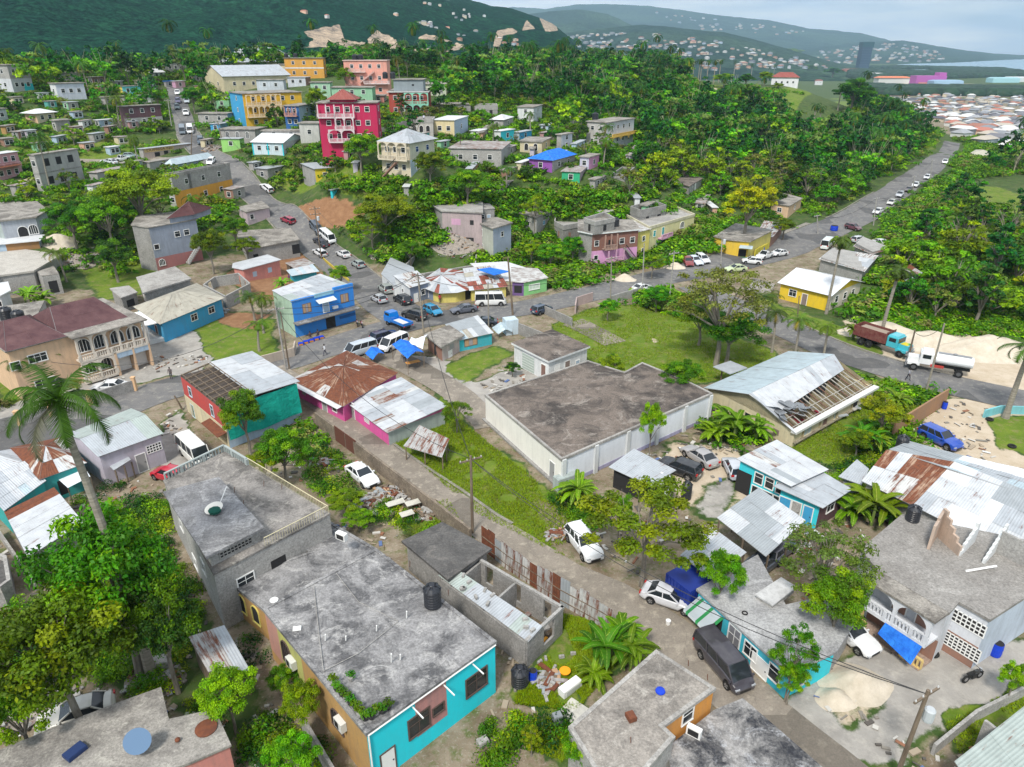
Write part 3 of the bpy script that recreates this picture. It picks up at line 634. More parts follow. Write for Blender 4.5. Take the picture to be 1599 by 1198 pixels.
def balcony(root,org,P,z0,z1,e,u0,u1,v,dep,mat,posts=3,arch=None,roofm=None,rail=None,ztop=None):
 pt,l,an=facade(P,e,z0,z1); s0,s1=u0*l,u1*l; z=z0+v*(z1-z0); m=MB()
 fbox(m,pt,s0,s1,z-.2,z,.0,dep,mat); o=shift(m.obj('balcony_slab',root),org)
 m=MB(); balustrade(m,pt,s0,s1,z,dep-.1,rail or mat); shift(m.obj('balustrade',root),org)
 zt=ztop if ztop else z+2.5
 if posts:
  m=MB()
  for q in range(posts+1):
   x=s0+.12+(s1-s0-.24)*q/posts; fbox(m,pt,x-.12,x+.12,z,zt,dep-.25,dep-.01,mat)
  if arch:
   for q in range(posts):
    xa=s0+.24+(s1-s0-.24)*q/posts; xb=s0+(s1-s0-.24)*(q+1)/posts; rr=(xb-xa)/2; cx_=(xa+xb)/2; N=8
    hz=min(rr,.9)
    for k_ in range(N):
     t0,t1=math.pi*k_/N,math.pi*(k_+1)/N; x0,x1=cx_+rr*math.cos(t0),cx_+rr*math.cos(t1); za,zb=zt-hz-.1+hz*math.sin(t0),zt-hz-.1+hz*math.sin(t1)
     for oo,fl in ((dep-.02,0),(dep-.24,1)):
      qd=[pt(x1,zb,oo),pt(x0,za,oo),pt(x0,zt,oo),pt(x1,zt,oo)]; m.face(qd if not fl else qd[::-1],mat)
     m.face([pt(x0,za,dep-.02),pt(x1,zb,dep-.02),pt(x1,zb,dep-.24),pt(x0,za,dep-.24)],mat)
  shift(m.obj('colonnade',root),org)
BINFO={}
def build(name,label,cat,pl,wall,roof,ops=(),fr=None,group=None,extra=None,near=False,seed=None,foot=True,zlow=None):
 P,zg,z1=pl; rng=random.Random(seed if seed is not None else hash(label)%9973 if False else sum(map(ord,label)))
 n=len(P); cx_=sum(p[0] for p in P)/n; cy_=sum(p[1] for p in P)/n; org=(cx_,cy_,zg); zb=min(tzf(*p) for p in P)-.6
 if zlow is not None: zb=zlow
 root=empty(name,org,label,cat,group); fr=fr or WHITE
 if foot: FZ[len(FOOT)]=z1; FOOT.append(inset(P,.6))
 k=roof[0]; o_=roof[1] if len(roof)>1 else {}
 walls=wall if isinstance(wall,list) else [wall]*n
 ph=o_.get('ph',.35) if k=='para' else 0; zt=z1-ph;
 if k in('gable','hip','shed'): zt=z1
 m=MB()
 for i in range(n):
  j=(i+1)%n; L_=math.dist(P[i],P[j]); m.face([(*P[i],zb),(*P[j],zb),(*P[j],zt),(*P[i],zt)],walls[i%len(walls)],[(0,0),(L_,0),(L_,zt-zb),(0,zt-zb)])
 m.face([(*p,zt) for p in P],walls[0] if k!='none' else plain('interior_shade_cap',(.08,.065,.055),.95))  # under bare rafters the cap is coloured dark, as interior shade
 ov=o_.get('ov',.3); rm=o_.get('mat'); rise=o_.get('rise',1.6); pal=o_.get('pal')
 rf=MB()
 if k=='flat': rf.prism(inset(P,ov),z1-.02,z1+o_.get('th',.2),o_.get('edge',rm),mt=rm)
 elif k=='para':
  rf.prism(inset(P,.06),zt-.02,zt+.05,rm)
  pm=MB(); I=inset(P,-.18); O=inset(P,.09); pmat=o_.get('edge',rm)
  for i in range(n):
   j=(i+1)%n
   pm.face([(*O[i],zt-.15),(*O[j],zt-.15),(*O[j],z1),(*O[i],z1)],pmat); pm.face([(*O[i],z1),(*O[j],z1),(*I[j],z1),(*I[i],z1)],pmat); pm.face([(*I[j],zt),(*I[i],zt),(*I[i],z1),(*I[j],z1)],pmat); pm.face([(*O[j],zt-.15),(*O[i],zt-.15),(*P[i],zt-.15),(*P[j],zt-.15)],pmat)
  shift(pm.obj('parapet',root),org)
 elif k in('gable','hip'):
  ax=o_.get('ax',0); Q=P if ax==0 else P[1:]+P[:1]   # ridge parallel to edge Q0-Q1
  E=inset(Q,ov); z=z1-.03
  ma=((Q[0][0]+Q[3][0])/2,(Q[0][1]+Q[3][1])/2); mb_=((Q[1][0]+Q[2][0])/2,(Q[1][1]+Q[2][1])/2)
  ea=((E[0][0]+E[3][0])/2,(E[0][1]+E[3][1])/2); eb=((E[1][0]+E[2][0])/2,(E[1][1]+E[2][1])/2)
  W_=math.dist(Q[0],Q[3]); L_=math.dist(Q[0],Q[1])
  if k=='gable':
   ra,rb=(*ea,z1+rise),(*eb,z1+rise); zz=z1-rise*ov/(W_/2)
   m.face([(*Q[3],z1),(*Q[0],z1),(*ma,z1+rise-.03)],walls[0]); m.face([(*Q[1],z1),(*Q[2],z1),(*mb_,z1+rise-.03)],walls[0])
   e=[(*q,zz) for q in E]
   patch(rf,[e[0],e[1],rb,ra],pal,rng,o_.get('us',.9),o_.get('vs',2.6)); patch(rf,[e[2],e[3],ra,rb],o_.get('pal2',pal),rng,o_.get('us',.9),o_.get('vs',2.6))
  else:
   f=min(.499,W_*.5/L_*o_.get('hipf',1.)); ra=tuple(ea[i]+(eb[i]-ea[i])*f for i in (0,1))+(z1+rise,); rb=tuple(ea[i]+(eb[i]-ea[i])*(1-f) for i in (0,1))+(z1+rise,)
   e=[(*q,z1-.1) for q in E]
   for qd in ([e[0],e[1],rb,ra],[e[1],e[2],rb,rb],[e[2],e[3],ra,rb],[e[3],e[0],ra,ra]):
    qd=list(qd)
    if qd[2]==qd[3]: qd[3]=tuple(qd[2][i]+(qd[0][i]-qd[2][i])*.001 for i in range(3))
    patch(rf,qd,pal,rng,o_.get('us',.9),o_.get('vs',2.6))
 elif k=='shed':
  ax=o_.get('ax',0); Q=P[ax:]+P[:ax]; E=inset(Q,ov); rs=o_.get('rise',.5)   # eave along Q0-Q1, high along Q3-Q2
  m.face([(*Q[2],z1),(*Q[3],z1),(*Q[3],z1+rs),(*Q[2],z1+rs)],walls[0]); m.face([(*Q[1],z1),(*Q[2],z1),(*Q[2],z1+rs)],walls[0]); m.face([(*Q[3],z1),(*Q[0],z1),(*Q[3],z1+rs)],walls[0])
  patch(rf,[(*E[0],z1),(*E[1],z1),(*E[2],z1+rs+.03),(*E[3],z1+rs+.03)],pal,rng,o_.get('us',.9),o_.get('vs',2.6))
 w_=shift(m.obj('wall',root),org)
 if rf.f: r_=shift(rf.obj('roof',root),org)
 for op in ops: opening(root,org,P,zg,zt,op,fr,near)
 if extra: extra(root,org,P,zg,zt)
 BINFO[label]=(root,org,P,zg,z1); return root,org,P,zg,z1
def part(root,org,name,m): return shift(m.obj(name,root),org)
def slabpiece(m,e,u0,u1,v,dep,th,mat,P,z0,z1,drop=0):
 pt,l,an=facade(P,e,z0,z1); z=z0+v*(z1-z0); s0,s1=u0*l,u1*l
 a,b_,c,d_=pt(s0,z,0),pt(s1,z,0),pt(s1,z-drop,dep),pt(s0,z-drop,dep); up=lambda p:(p[0],p[1],p[2]+th)
 m.face([d_,c,up(c),up(d_)],mat); m.face([up(a),up(d_),up(c),up(b_)],mat); m.face([a,b_,c,d_],mat); m.face([a,d_,up(d_),up(a)],mat); m.face([c,b_,up(b_),up(c)],mat)
def awning(e,u0,u1,v,dep,mat,drop=.4,name='awning',th=.06):
 def f(root,org,P,z0,z1):
  m=MB(); slabpiece(m,e,u0,u1,v,dep,th,mat,P,z0,z1,drop); part(root,org,name,m)
 return f
def multi(*fs):
 def f(*a):
  for q in fs: q(*a)
 return f
def patchpaint(e,u0,u1,v0,v1,mat):
 def f(root,org,P,z0,z1):
  pt,l,_=facade(P,e,z0,z1); m=MB(); fbox(m,pt,u0*l,u1*l,z0+v0*(z1-z0),z0+v1*(z1-z0),-.01,.008,mat); part(root,org,'painted_section',m)
 return f
def band(v0,v1,mat,edges=(0,1),o=.06,name='cornice'):
 def f(root,org,P,z0,z1):
  m=MB()
  for e in edges:
   pt,l,_=facade(P,e,z0,z1); fbox(m,pt,-o,l+o,z0+v0*(z1-z0),z0+v1*(z1-z0),-.01,o,mat)
  part(root,org,name,m)
 return f
def pilasters(e,n,mat,wd=.35,o=.15):
 def f(root,org,P,z0,z1):
  pt,l,_=facade(P,e,z0,z1);
  for q in range(n):
   m=MB(); s=l*q/(n-1) if n>1 else l/2; s=min(max(s,wd/2),l-wd/2); fbox(m,pt,s-wd/2,s+wd/2,z0-.3,z1-.02,-.01,o,mat); part(root,org,'pilaster',m)
 return f
def bal(e,u0,u1,v,dep,mat,posts=3,arch=None,rail=None,zt=None):
 def f(root,org,P,z0,z1): balcony(root,org,P,z0,z1,e,u0,u1,v,dep,mat,posts,arch,None,rail,ztop=(z0+zt*(z1-z0)) if zt else None)
 return f
def stair(e,u0,u1,v0,v1,o0,o1,mat,rail=None,n=12):
 """flight running along the facade from (u0,v0) to (u1,v1)"""
 def f(root,org,P,z0,z1):
  pt,l,_=facade(P,e,z0,z1); m=MB()
  for q in range(n):
   sa,sb=l*(u0+(u1-u0)*q/n),l*(u0+(u1-u0)*(q+1)/n); zz=z0+(z1-z0)*(v0+(v1-v0)*(q+1)/n); fbox(m,pt,min(sa,sb),max(sa,sb),zz-.35,zz,o0,o1,mat)
  st=part(root,org,'staircase',m)
  if rail:
   m=MB()
   for q in range(n+1):
    s_=l*(u0+(u1-u0)*q/n); zz=z0+(z1-z0)*(v0+(v1-v0)*q/n); m.beam(pt(s_,zz,o1-.05),pt(s_,zz+.85,o1-.05),.07,rail)
   m.beam(pt(l*u0,z0+(z1-z0)*v0+.85,o1-.05),pt(l*u1,z0+(z1-z0)*v1+.85,o1-.05),.12,rail); part(root,org,'handrail',m)
 return f
TANKM=plain('black_plastic',(.02,.022,.028),.35,0,.5)
TANKN=[0]
def tank(x,y,z,r,h,label,mat=TANKM,name='water_tank',cat='water tank'):
 root=empty(name,(x,y,z),label,cat); m=MB(); pf=[(r*.97,0)]
 for q in range(6): a=h*.78*q/6; pf+= [(r,a+.03),(r,a+h*.1),(r*.965,a+h*.115)]
 pf+=[(r,h*.8),(r*.72,h*.93),(r*.35,h*.96)]; m.lathe((0,0,0),pf,mat,22); m.obj('body',root)
 for q in range(6):
  t=q*math.pi/3; mm=MB(); mm.beam((r*.98*math.cos(t),r*.98*math.sin(t),h*.8),(r*.36*math.cos(t),r*.36*math.sin(t),h*.985),.16,mat); mm.obj('rib',root)
 m=MB(); m.lathe((0,0,h*.95),[(r*.36,0),(r*.36,.08),(r*.3,.12)],mat,16); m.obj('lid',root); return root
def tank_on(px,py,z,r,h,label,**k):
 x,y,_=PZ(px,py,z); return tank(x,y,z,r,h,label,**k)
def gtank(px,py,r,h,label,**k):
 g=G(px,py); return tank(*g,r,h,label,**k)
def pole(px,py,toppx,toppy,label,mat=None,r=.14,arms=1,name='utility_pole',tr=False,D=None):
 g=G(px,py) if D is None else PD(px,py,D); mat=mat or WOOD
 r_=ray(toppx,toppy); t=g[1]/r_[1]; tp=(r_[0]*t,g[1],HC+r_[2]*t); root=empty(name,g,label,'utility pole')
 d=Vector(tp)-Vector(g); m=MB(); m.tube([(0,0,-.3),tuple(d*.5),tuple(d)],[r,r*.85,r*.7],mat,8); m.obj('post',root)
 tips=[]
 if arms:
  for k in range(arms):
   q=d*(1-.05-.1*k); a=MB(); ang=.5; v=Vector((math.cos(ang),math.sin(ang),0)); a.beam(q-v*1.1,q+v*1.1,.12,mat,.12); ar=a.obj('crossarm',root)
   for s_ in (-1,-.35,.35,1):
    i_=MB(); p=q+v*s_; i_.lathe((p.x,p.y,p.z+.06),[(.05,0),(.06,.06),(.03,.14)],plain('insulator',(.5,.5,.5),.3),6); i_.obj('insulator',ar)
 if tr:
  q=d*.78; a=MB(); a.lathe((q.x+.45,q.y-.1,q.z-.5),[(.28,0),(.3,.1),(.3,.8),(.22,.9)],plain('transformer_grey',(.45,.48,.5),.5),12); a.obj('transformer',root)
 return Vector(tp)
def wire(a,b_,sag,label,n=14,r=.018):
 m=MB(); a=Vector(a);b_=Vector(b_); pts=[a.lerp(b_,k/n)-Vector((0,0,sag*4*(k/n)*(1-k/n))) for k in range(n+1)]
 m.tube([p-a for p in pts],r,DARKM,4,False); o=m.obj('power_line'); o.location=a; return tag(o,label,'cable','cables strung between the utility poles')
# =============== VEHICLES ===============
CARK={
 'sedan':dict(L=4.6,W=1.76,H=1.45,top=[(-1,.72),(-.98,.92),(-.6,.98),(-.3,.98),(.3,.96),(.62,.9),(.93,.72),(1,.55)],cab=(-.78,.42,-.46,.06),wr=.32,wb=(-.58,.62)),
 'hatch':dict(L=4.0,W=1.7,H=1.52,top=[(-1,.75),(-.98,.98),(-.6,1.0),(.3,.98),(.62,.92),(.93,.74),(1,.55)],cab=(-.96,.5,-.8,.12),wr=.31,wb=(-.62,.64)),
 'suv':dict(L=4.6,W=1.85,H=1.68,top=[(-1,.8),(-.98,1.08),(-.6,1.1),(.3,1.08),(.66,1.04),(.94,.9),(1,.6)],cab=(-.96,.42,-.84,.1),wr=.37,wb=(-.6,.62)),
 'van':dict(L=5.0,W=1.82,H=1.98,top=[(-1,.9),(-.99,1.15),(-.6,1.18),(.4,1.15),(.78,1.05),(.95,.85),(1,.6)],cab=(-.99,.84,-.93,.52),wr=.34,wb=(-.56,.62)),
 'bus':dict(L=5.4,W=1.85,H=2.3,top=[(-1,.9),(-.99,1.2),(-.6,1.22),(.5,1.2),(.86,1.1),(.97,.9),(1,.6)],cab=(-.99,.93,-.96,.74),wr=.35,wb=(-.55,.66)),
 'pickup':dict(L=5.2,W=1.8,H=1.72,top=[(-1,.98),(-.6,1.0),(-.1,1.02),(.3,1.04),(.66,1.0),(.94,.88),(1,.6)],cab=(-.18,.42,-.1,.12),wr=.38,wb=(-.58,.62)),
}
def lerp1(tab,x):
 for i in range(len(tab)-1):
  if tab[i][0]<=x<=tab[i+1][0]: t=(x-tab[i][0])/(tab[i+1][0]-tab[i][0]+1e-9); return tab[i][1]+(tab[i+1][1]-tab[i][1])*t
 return tab[-1][1]
CARM={}
def carmesh(kind):
 if kind in CARM: return CARM[kind]
 K=CARK[kind]; L_,W_,H_=K['L'],K['W'],K['H']; dummy=plain('body_paint',(.5,.5,.5)); out=[]
 m=MB(); N=26; rings=[]
 for i in range(N+1):
  f=-1+2*i/N; x=f*L_/2; zt=lerp1(K['top'],f); e=max(0,abs(f)-.8)/.2; hw=W_/2*(1-.16*e*e); zb=.24+.12*e
  for wbx in K['wb']:
   d=abs(x-wbx*L_/2);
   if d<K['wr']*1.15: zb=max(zb,.05+K['wr']+math.sqrt(max(0,(K['wr']*1.15)**2-d*d)))
  zb=min(zb,zt-.12); mid=zb+(zt-zb)*.5
  half=[(hw*.9,zb),(hw,zb+(mid-zb)*.5),(hw*1.01,mid+.02),(hw*.97,zt-.05),(hw*.9,zt),(hw*.45,zt+.03),(0,zt+.035)]
  rings.append([(x,-y,z) for y,z in half]+[(x,y,z) for y,z in half[-2::-1]])
 for i in range(N):
  for k in range(len(rings[0])-1): m.face([rings[i][k],rings[i+1][k],rings[i+1][k+1],rings[i][k+1]][::-1],dummy)
  m.face([rings[i][0],rings[i][-1],rings[i+1][-1],rings[i+1][0]][::-1],DARKM)
 m.face(rings[0],dummy); m.face(rings[-1][::-1],dummy);
 for wbx in K['wb']: m.box((wbx*L_/2,0,.42),(K['wr']*2.1,W_*.8,.5),INTERIOR)
 out.append(('body',m,'paint'))
 r0,f0,r1,f1=[c*L_/2 for c in K['cab']]; zb=lerp1(K['top'],K['cab'][0])+.0; zf=lerp1(K['top'],K['cab'][1])+.0; w0,w1=W_/2*.93,W_/2*.74
 if kind in('van','bus'): w1=W_/2*.86
 g=MB(); n=6; st=[]
 B0=[(r0,-w0,zb-.03),(f0,-w0*.96,zf-.03),(f0,w0*.96,zf-.03),(r0,w0,zb-.03)]; T0=[(r1,-w1,H_-.06),(f1,-w1,H_-.04),(f1,w1,H_-.04),(r1,w1,H_-.06)]
 for i in range(4): j=(i+1)%4; g.face([B0[i],B0[j],T0[j],T0[i]],GLASS)
 out.append(('windows',g,None))
 rfm=MB(); ins=lambda P,k,z:[(p[0]+( k if p[0]<(r1+f1)/2 else -k)*.0,p[1],z) for p in P]
 xs=[r1-.04,r1+.15,(r1+f1)/2,f1-.2,f1+.04]; R_=[]
 for x in xs:
  e=abs(x-(r1+f1)/2)/((f1-r1)/2+.04); zz=H_-.02-.05*e*e; R_.append([(x,-w1-.02,zz-.05),(x,-w1*.9,zz),(x,0,zz+.03),(x,w1*.9,zz),(x,w1+.02,zz-.05)])
 for i in range(4):
  for k in range(4): rfm.face([R_[i][k],R_[i+1][k],R_[i+1][k+1],R_[i][k+1]],dummy)
 lr=lambda a,b_,t:tuple(a[q]+(b_[q]-a[q])*t for q in range(3)); o=lambda p,d:(p[0],p[1]+(d if p[1]>0 else -d),p[2])
 for i in range(4): rfm.beam(o(B0[i],.015),o(T0[i],.015),.085,dummy)
 for sgn in (0,1):
  b0,b1,t0,t1=(B0[0],B0[1],T0[0],T0[1]) if sgn==0 else (B0[3],B0[2],T0[3],T0[2])
  for t in ((.5,) if kind in('sedan','hatch','pickup') else (.36,.66)): rfm.beam(o(lr(b0,b1,t),.012),o(lr(t0,t1,t),.012),.07,dummy)
 out.append(('roof',rfm,'paint'))
 if kind=='pickup':
  bed=MB(); bed.box((-.6*L_/2,0,1.0),(.72*L_/2,W_*.78,.06),DARKM); out.append(('load_bed',bed,None))
 fx=L_/2;
 for s_ in (-1,1):
  h=MB(); h.box((fx*.965,s_*W_*.36,lerp1(K['top'],.95)-.17),(.16,.34,.11),HEADL); out.append(('headlight',h,None))
  t=MB(); t.box((-fx*.985,s_*W_*.38,lerp1(K['top'],-.98)-.14),(.1,.3,.2 if kind!='van' else .4),TAILL); out.append(('taillight',t,None))
  mr=MB(); mr.box((f0*.8+f1*.2,s_*(W_/2+.07),zf+.06),(.12,.2,.14),dummy); out.append(('mirror',mr,'paint'))
 pl=MB(); pl.box((fx*.995,0,.45),(.04,W_*.5,.2),DARKM); out.append(('grille',pl,None)); pl=MB(); pl.box((-fx*1.0,0,.62),(.04,.42,.13),plain('plate_white',(.6,.6,.55))); out.append(('number_plate',pl,None))
 meshes=[]
 for nm,mm,pt in out:
  ob=mm.obj(nm);
  if nm in('body','roof'):
   for p in ob.data.polygons: p.use_smooth=True
  meshes.append((nm,ob.data,pt)); bpy.data.objects.remove(ob)
 wr=K['wr']; t=MB(); n=16
 for a,b_,r_,mm in ((-.11,.11,wr,TYRE),):
  for k in range(n):
   t0,t1=2*math.pi*k/n,2*math.pi*(k+1)/n; p=lambda r,t_,y:(r*math.cos(t_),y,r*math.sin(t_))
   t.face([p(wr,t1,-.1),p(wr,t0,-.1),p(wr,t0,.1),p(wr,t1,.1)],TYRE)
   for sy in (-1,1):
    q=[p(wr*.62,t0,sy*.1),p(wr*.62,t1,sy*.1),p(wr,t1,sy*.1),p(wr,t0,sy*.1)]; t.face(q if sy>0 else q[::-1],TYRE)
 ob=t.obj('tyre'); tm=ob.data; bpy.data.objects.remove(ob)
 t=MB()
 for k in range(n):
  t0,t1=2*math.pi*k/n,2*math.pi*(k+1)/n
  for sy in (-1,1):
   q=[(0,sy*.085,0),p(wr*.64,t1,sy*.095),p(wr*.64,t0,sy*.095)]; t.face(q if sy<0 else q[::-1],RIM if k%3 else DARKM)
 ob=t.obj('rim'); rm_=ob.data; bpy.data.objects.remove(ob)
 CARM[kind]=(meshes,tm,rm_); return CARM[kind]
CARN={'sedan':'car','hatch':'car','suv':'car','van':'van','bus':'minibus','pickup':'pickup_truck'}
def car(kind,rear,front,col,label,z=.0,group=None,pos=None,yaw=None,scale=None):
 """rear and front: pixels of the middle of each end"""
 if pos is None:
  a=GH(*rear,.7); b_=GH(*front,.7); pos=((a[0]+b_[0])/2,(a[1]+b_[1])/2); yaw=math.atan2(b_[1]-a[1],b_[0]-a[0])
 g=(pos[0],pos[1],tzf(*pos)+.03+z); meshes,tm,rm_=carmesh(kind); root=empty(CARN[kind],g,label,CARN[kind].replace('_',' '),group or 'vehicles on and beside the roads',yaw)
 e=tzf(pos[0]+math.cos(yaw),pos[1]+math.sin(yaw))-tzf(pos[0]-math.cos(yaw),pos[1]-math.sin(yaw)); root.rotation_euler=(0,-math.atan2(e,2),yaw)
 pm=paint(col)
 for nm,me,pt in meshes:
  o=bpy.data.objects.new(nm,me); COL.objects.link(o); o.parent=root
  if pt:
   for q,sl in enumerate(o.material_slots):
    if me.materials[q].name.startswith('body_paint'): sl.link='OBJECT'; sl.material=pm
 K=CARK[kind]
 for wbx in K['wb']:
  for s_ in (-1,1):
   t=bpy.data.objects.new('wheel',tm); COL.objects.link(t); t.parent=root; t.location=(wbx*K['L']/2,s_*(K['W']/2-.1),K['wr']); r_=bpy.data.objects.new('rim',rm_); COL.objects.link(r_); r_.parent=t
 FOOT.append([(pos[0]+math.cos(yaw+q)*2.9,pos[1]+math.sin(yaw+q)*2.9) for q in (.45,2.7,3.6,5.8)])
 return root
def truckwheels(root,xs,W_,r):
 for x in xs:
  for s_ in (-1,1):
   t=MB(); n=16
   for k in range(n):
    t0,t1=2*math.pi*k/n,2*math.pi*(k+1)/n; P=lambda rr,t_,y:(rr*math.cos(t_),y,rr*math.sin(t_)); t.face([P(r,t1,-.18),P(r,t0,-.18),P(r,t0,.18),P(r,t1,.18)],TYRE)
    for sy in (-1,1):
     q=[P(r*.55,t0,sy*.18),P(r*.55,t1,sy*.18),P(r,t1,sy*.18),P(r,t0,sy*.18)]; t.face(q if sy>0 else q[::-1],TYRE)
   o=t.obj('wheel',root); o.location=(x,s_*(W_/2-.2),r); q=MB()
   for sy in (-1,1): q.lathe((0,0,0),[(r*.56,-.01),(r*.5,.0)],RIM,12)
   ri=q.obj('rim',o); ri.rotation_euler=(R(90),0,0); ri.scale=(1,1,14)
def truck(kind,rear,front,label):
 a=GH(*rear,1.2); b_=GH(*front,1.2); pos=((a[0]+b_[0])/2,(a[1]+b_[1])/2); yaw=math.atan2(b_[1]-a[1],b_[0]-a[0]); L_=math.dist(a[:2],b_[:2])
 L_={'dump':8.2,'tanker':7.8,'flat':5.6}[kind]; root=empty({'dump':'dump_truck','tanker':'tanker_truck','flat':'flatbed_truck'}[kind],(pos[0],pos[1],tzf(*pos)+.03),label,'truck','vehicles on and beside the roads',yaw); h=L_/2
 if kind=='flat':
  bl=paint((.0,.16,.55)); m=MB(); m.box((0,0,.75),(L_*.98,.9,.18),DARKM); m.obj('chassis',root)
  m=MB(); m.box((h-.95,0,1.05),(1.7,1.8,.9),bl); m.box((h-1.0,0,1.8),(1.6,1.72,.75),bl,top=.86); m.obj('cab',root)
  m=MB(); m.box((h-.18,0,1.8),(.1,1.5,.5),GLASS); m.box((h-.95,0,1.78),(1.0,1.66,.42),GLASS); m.obj('window',root)
  m=MB(); m.box((-.85,0,.95),(L_-2,1.95,.12),bl); m.box((-.85,.95,1.15),(L_-2,.06,.35),bl); m.box((-.85,-.95,1.15),(L_-2,.06,.35),bl); m.box((-h+.18,0,1.15),(.06,1.95,.35),bl); m.box((-.6,0,1.03),(L_-3,1.3,.04),plain('load_board',(.6,.58,.55))); m.obj('load_bed',root)
  truckwheels(root,(h-1.0,-h+1.2),1.9,.36)
  for s_ in (-1,1): m=MB(); m.box((-h+.1,s_*.8,.85),(.08,.25,.12),TAILL); m.obj('taillight',root)
  return root
 body=paint((.05,.42,.5)) if kind=='dump' else paint((.72,.73,.73)); mar=NB('maroon_steel'); mar.base(mar.ramp(mar.noise(2,6,.7),.35,.7,(.13,.03,.03,1),(.2,.09,.07,1))); mar=mar.m
 m=MB(); m.box((0,0,1.0),(L_*.96,.9,.28),DARKM); m.obj('chassis',root)
 m=MB(); m.box((h-2.3,0,1.9),(1.6,2.2,1.5),body); m.box((h-2.35,0,2.75),(1.5,2.1,.3),body,top=.85); m.obj('cab',root)
 m=MB(); m.box((h-.85,0,1.45),(1.6,1.5,.75),body,top=.92); m.box((h-.9,0,1.0),(1.5,2.2,.35),body); m.obj('bonnet',root)
 m=MB(); m.box((h-1.5,0,2.25),(.08,1.8,.65),GLASS); m.box((h-2.3,0,2.25),(1.0,2.24,.55),GLASS); m.obj('window',root)
 m=MB(); m.box((h-.03,0,1.35),(.08,1.1,.6),RIM); m.obj('grille',root); m=MB(); m.box((h-.02,0,.75),(.2,2.3,.25),RIM); m.obj('bumper',root)
 for s_ in (-1,1): q=MB(); q.box((h-.05,s_*.95,1.15),(.1,.25,.2),HEADL); q.obj('headlight',root)
 if kind=='dump':
  m=MB(); x0,x1=-h,h-3.2; z0_,z1_=1.35,2.9
  for s_ in (-1,1): m.box(((x0+x1)/2,s_*1.2,(z0_+z1_)/2),(x1-x0,.08,z1_-z0_),mar)
  for s_ in (-1,1):
   for q in range(7): m.box((x0+.3+q*(x1-x0-.6)/6,s_*1.27,(z0_+z1_)/2),(.1,.08,z1_-z0_),mar)
  m.box((x0,0,2.1),(.08,2.4,1.5),mar); m.box((x1,0,2.25),(.08,2.4,1.8),mar); m.box(((x0+x1)/2,0,1.4),(x1-x0,2.4,.08),mar); m.obj('tipper_body',root)
  m=MB(); m.box(((x0+x1)/2,0,2.1),(x1-x0-.2,2.2,1.1),plain('gravel_load',(.3,.24,.19),.95),top=.8); m.obj('gravel_load',root)
  m=MB(); m.box((h-.85,0,1.86),(1.0,1.2,.03),plain('yellow_flag',(.6,.5,.03))); m.box((h-.5,.3,1.88),(.4,.5,.03),plain('green_flag',(.03,.35,.08))); m.obj('bonnet_paintwork',root)
  truckwheels(root,(h-1.0,-h+1.3,-h+2.5),2.3,.52)
 else:
  m=MB(); x0,x1=-h,h-3.3; ang=[k*math.pi/10 for k in range(20)]; ringf=lambda x,s_:[(x,1.15*s_*math.cos(t),2.0+.75*s_*math.sin(t)) for t in ang]; rr=[ringf(x0,.9),ringf(x0+.15,1),ringf(x1-.15,1),ringf(x1,.9)]; wm=paint((.66,.68,.68))
  for i in range(3):
   for k in range(20): m.face([rr[i][k],rr[i][(k+1)%20],rr[i+1][(k+1)%20],rr[i+1][k]],wm)
  m.face(rr[0][::-1],wm); m.face(rr[-1],wm); m.obj('tank',root); m=MB(); m.box(((x0+x1)/2,0,2.76),(x1-x0-.6,.6,.05),RIM); m.lathe(((x0+x1)/2,0,2.75),[(.25,0),(.25,.15),(.2,.18)],RIM,12); m.obj('walkway',root)
  m=MB(); m.box((.2,1.15,1.15),(1.6,.12,.35),plain('red_box',(.4,.05,.04))); m.box((.2,-1.15,1.15),(1.6,.12,.35),plain('red_box',(.4,.05,.04))); m.obj('hose_box',root)
  truckwheels(root,(h-1.0,-h+1.4),2.3,.52)
 return root
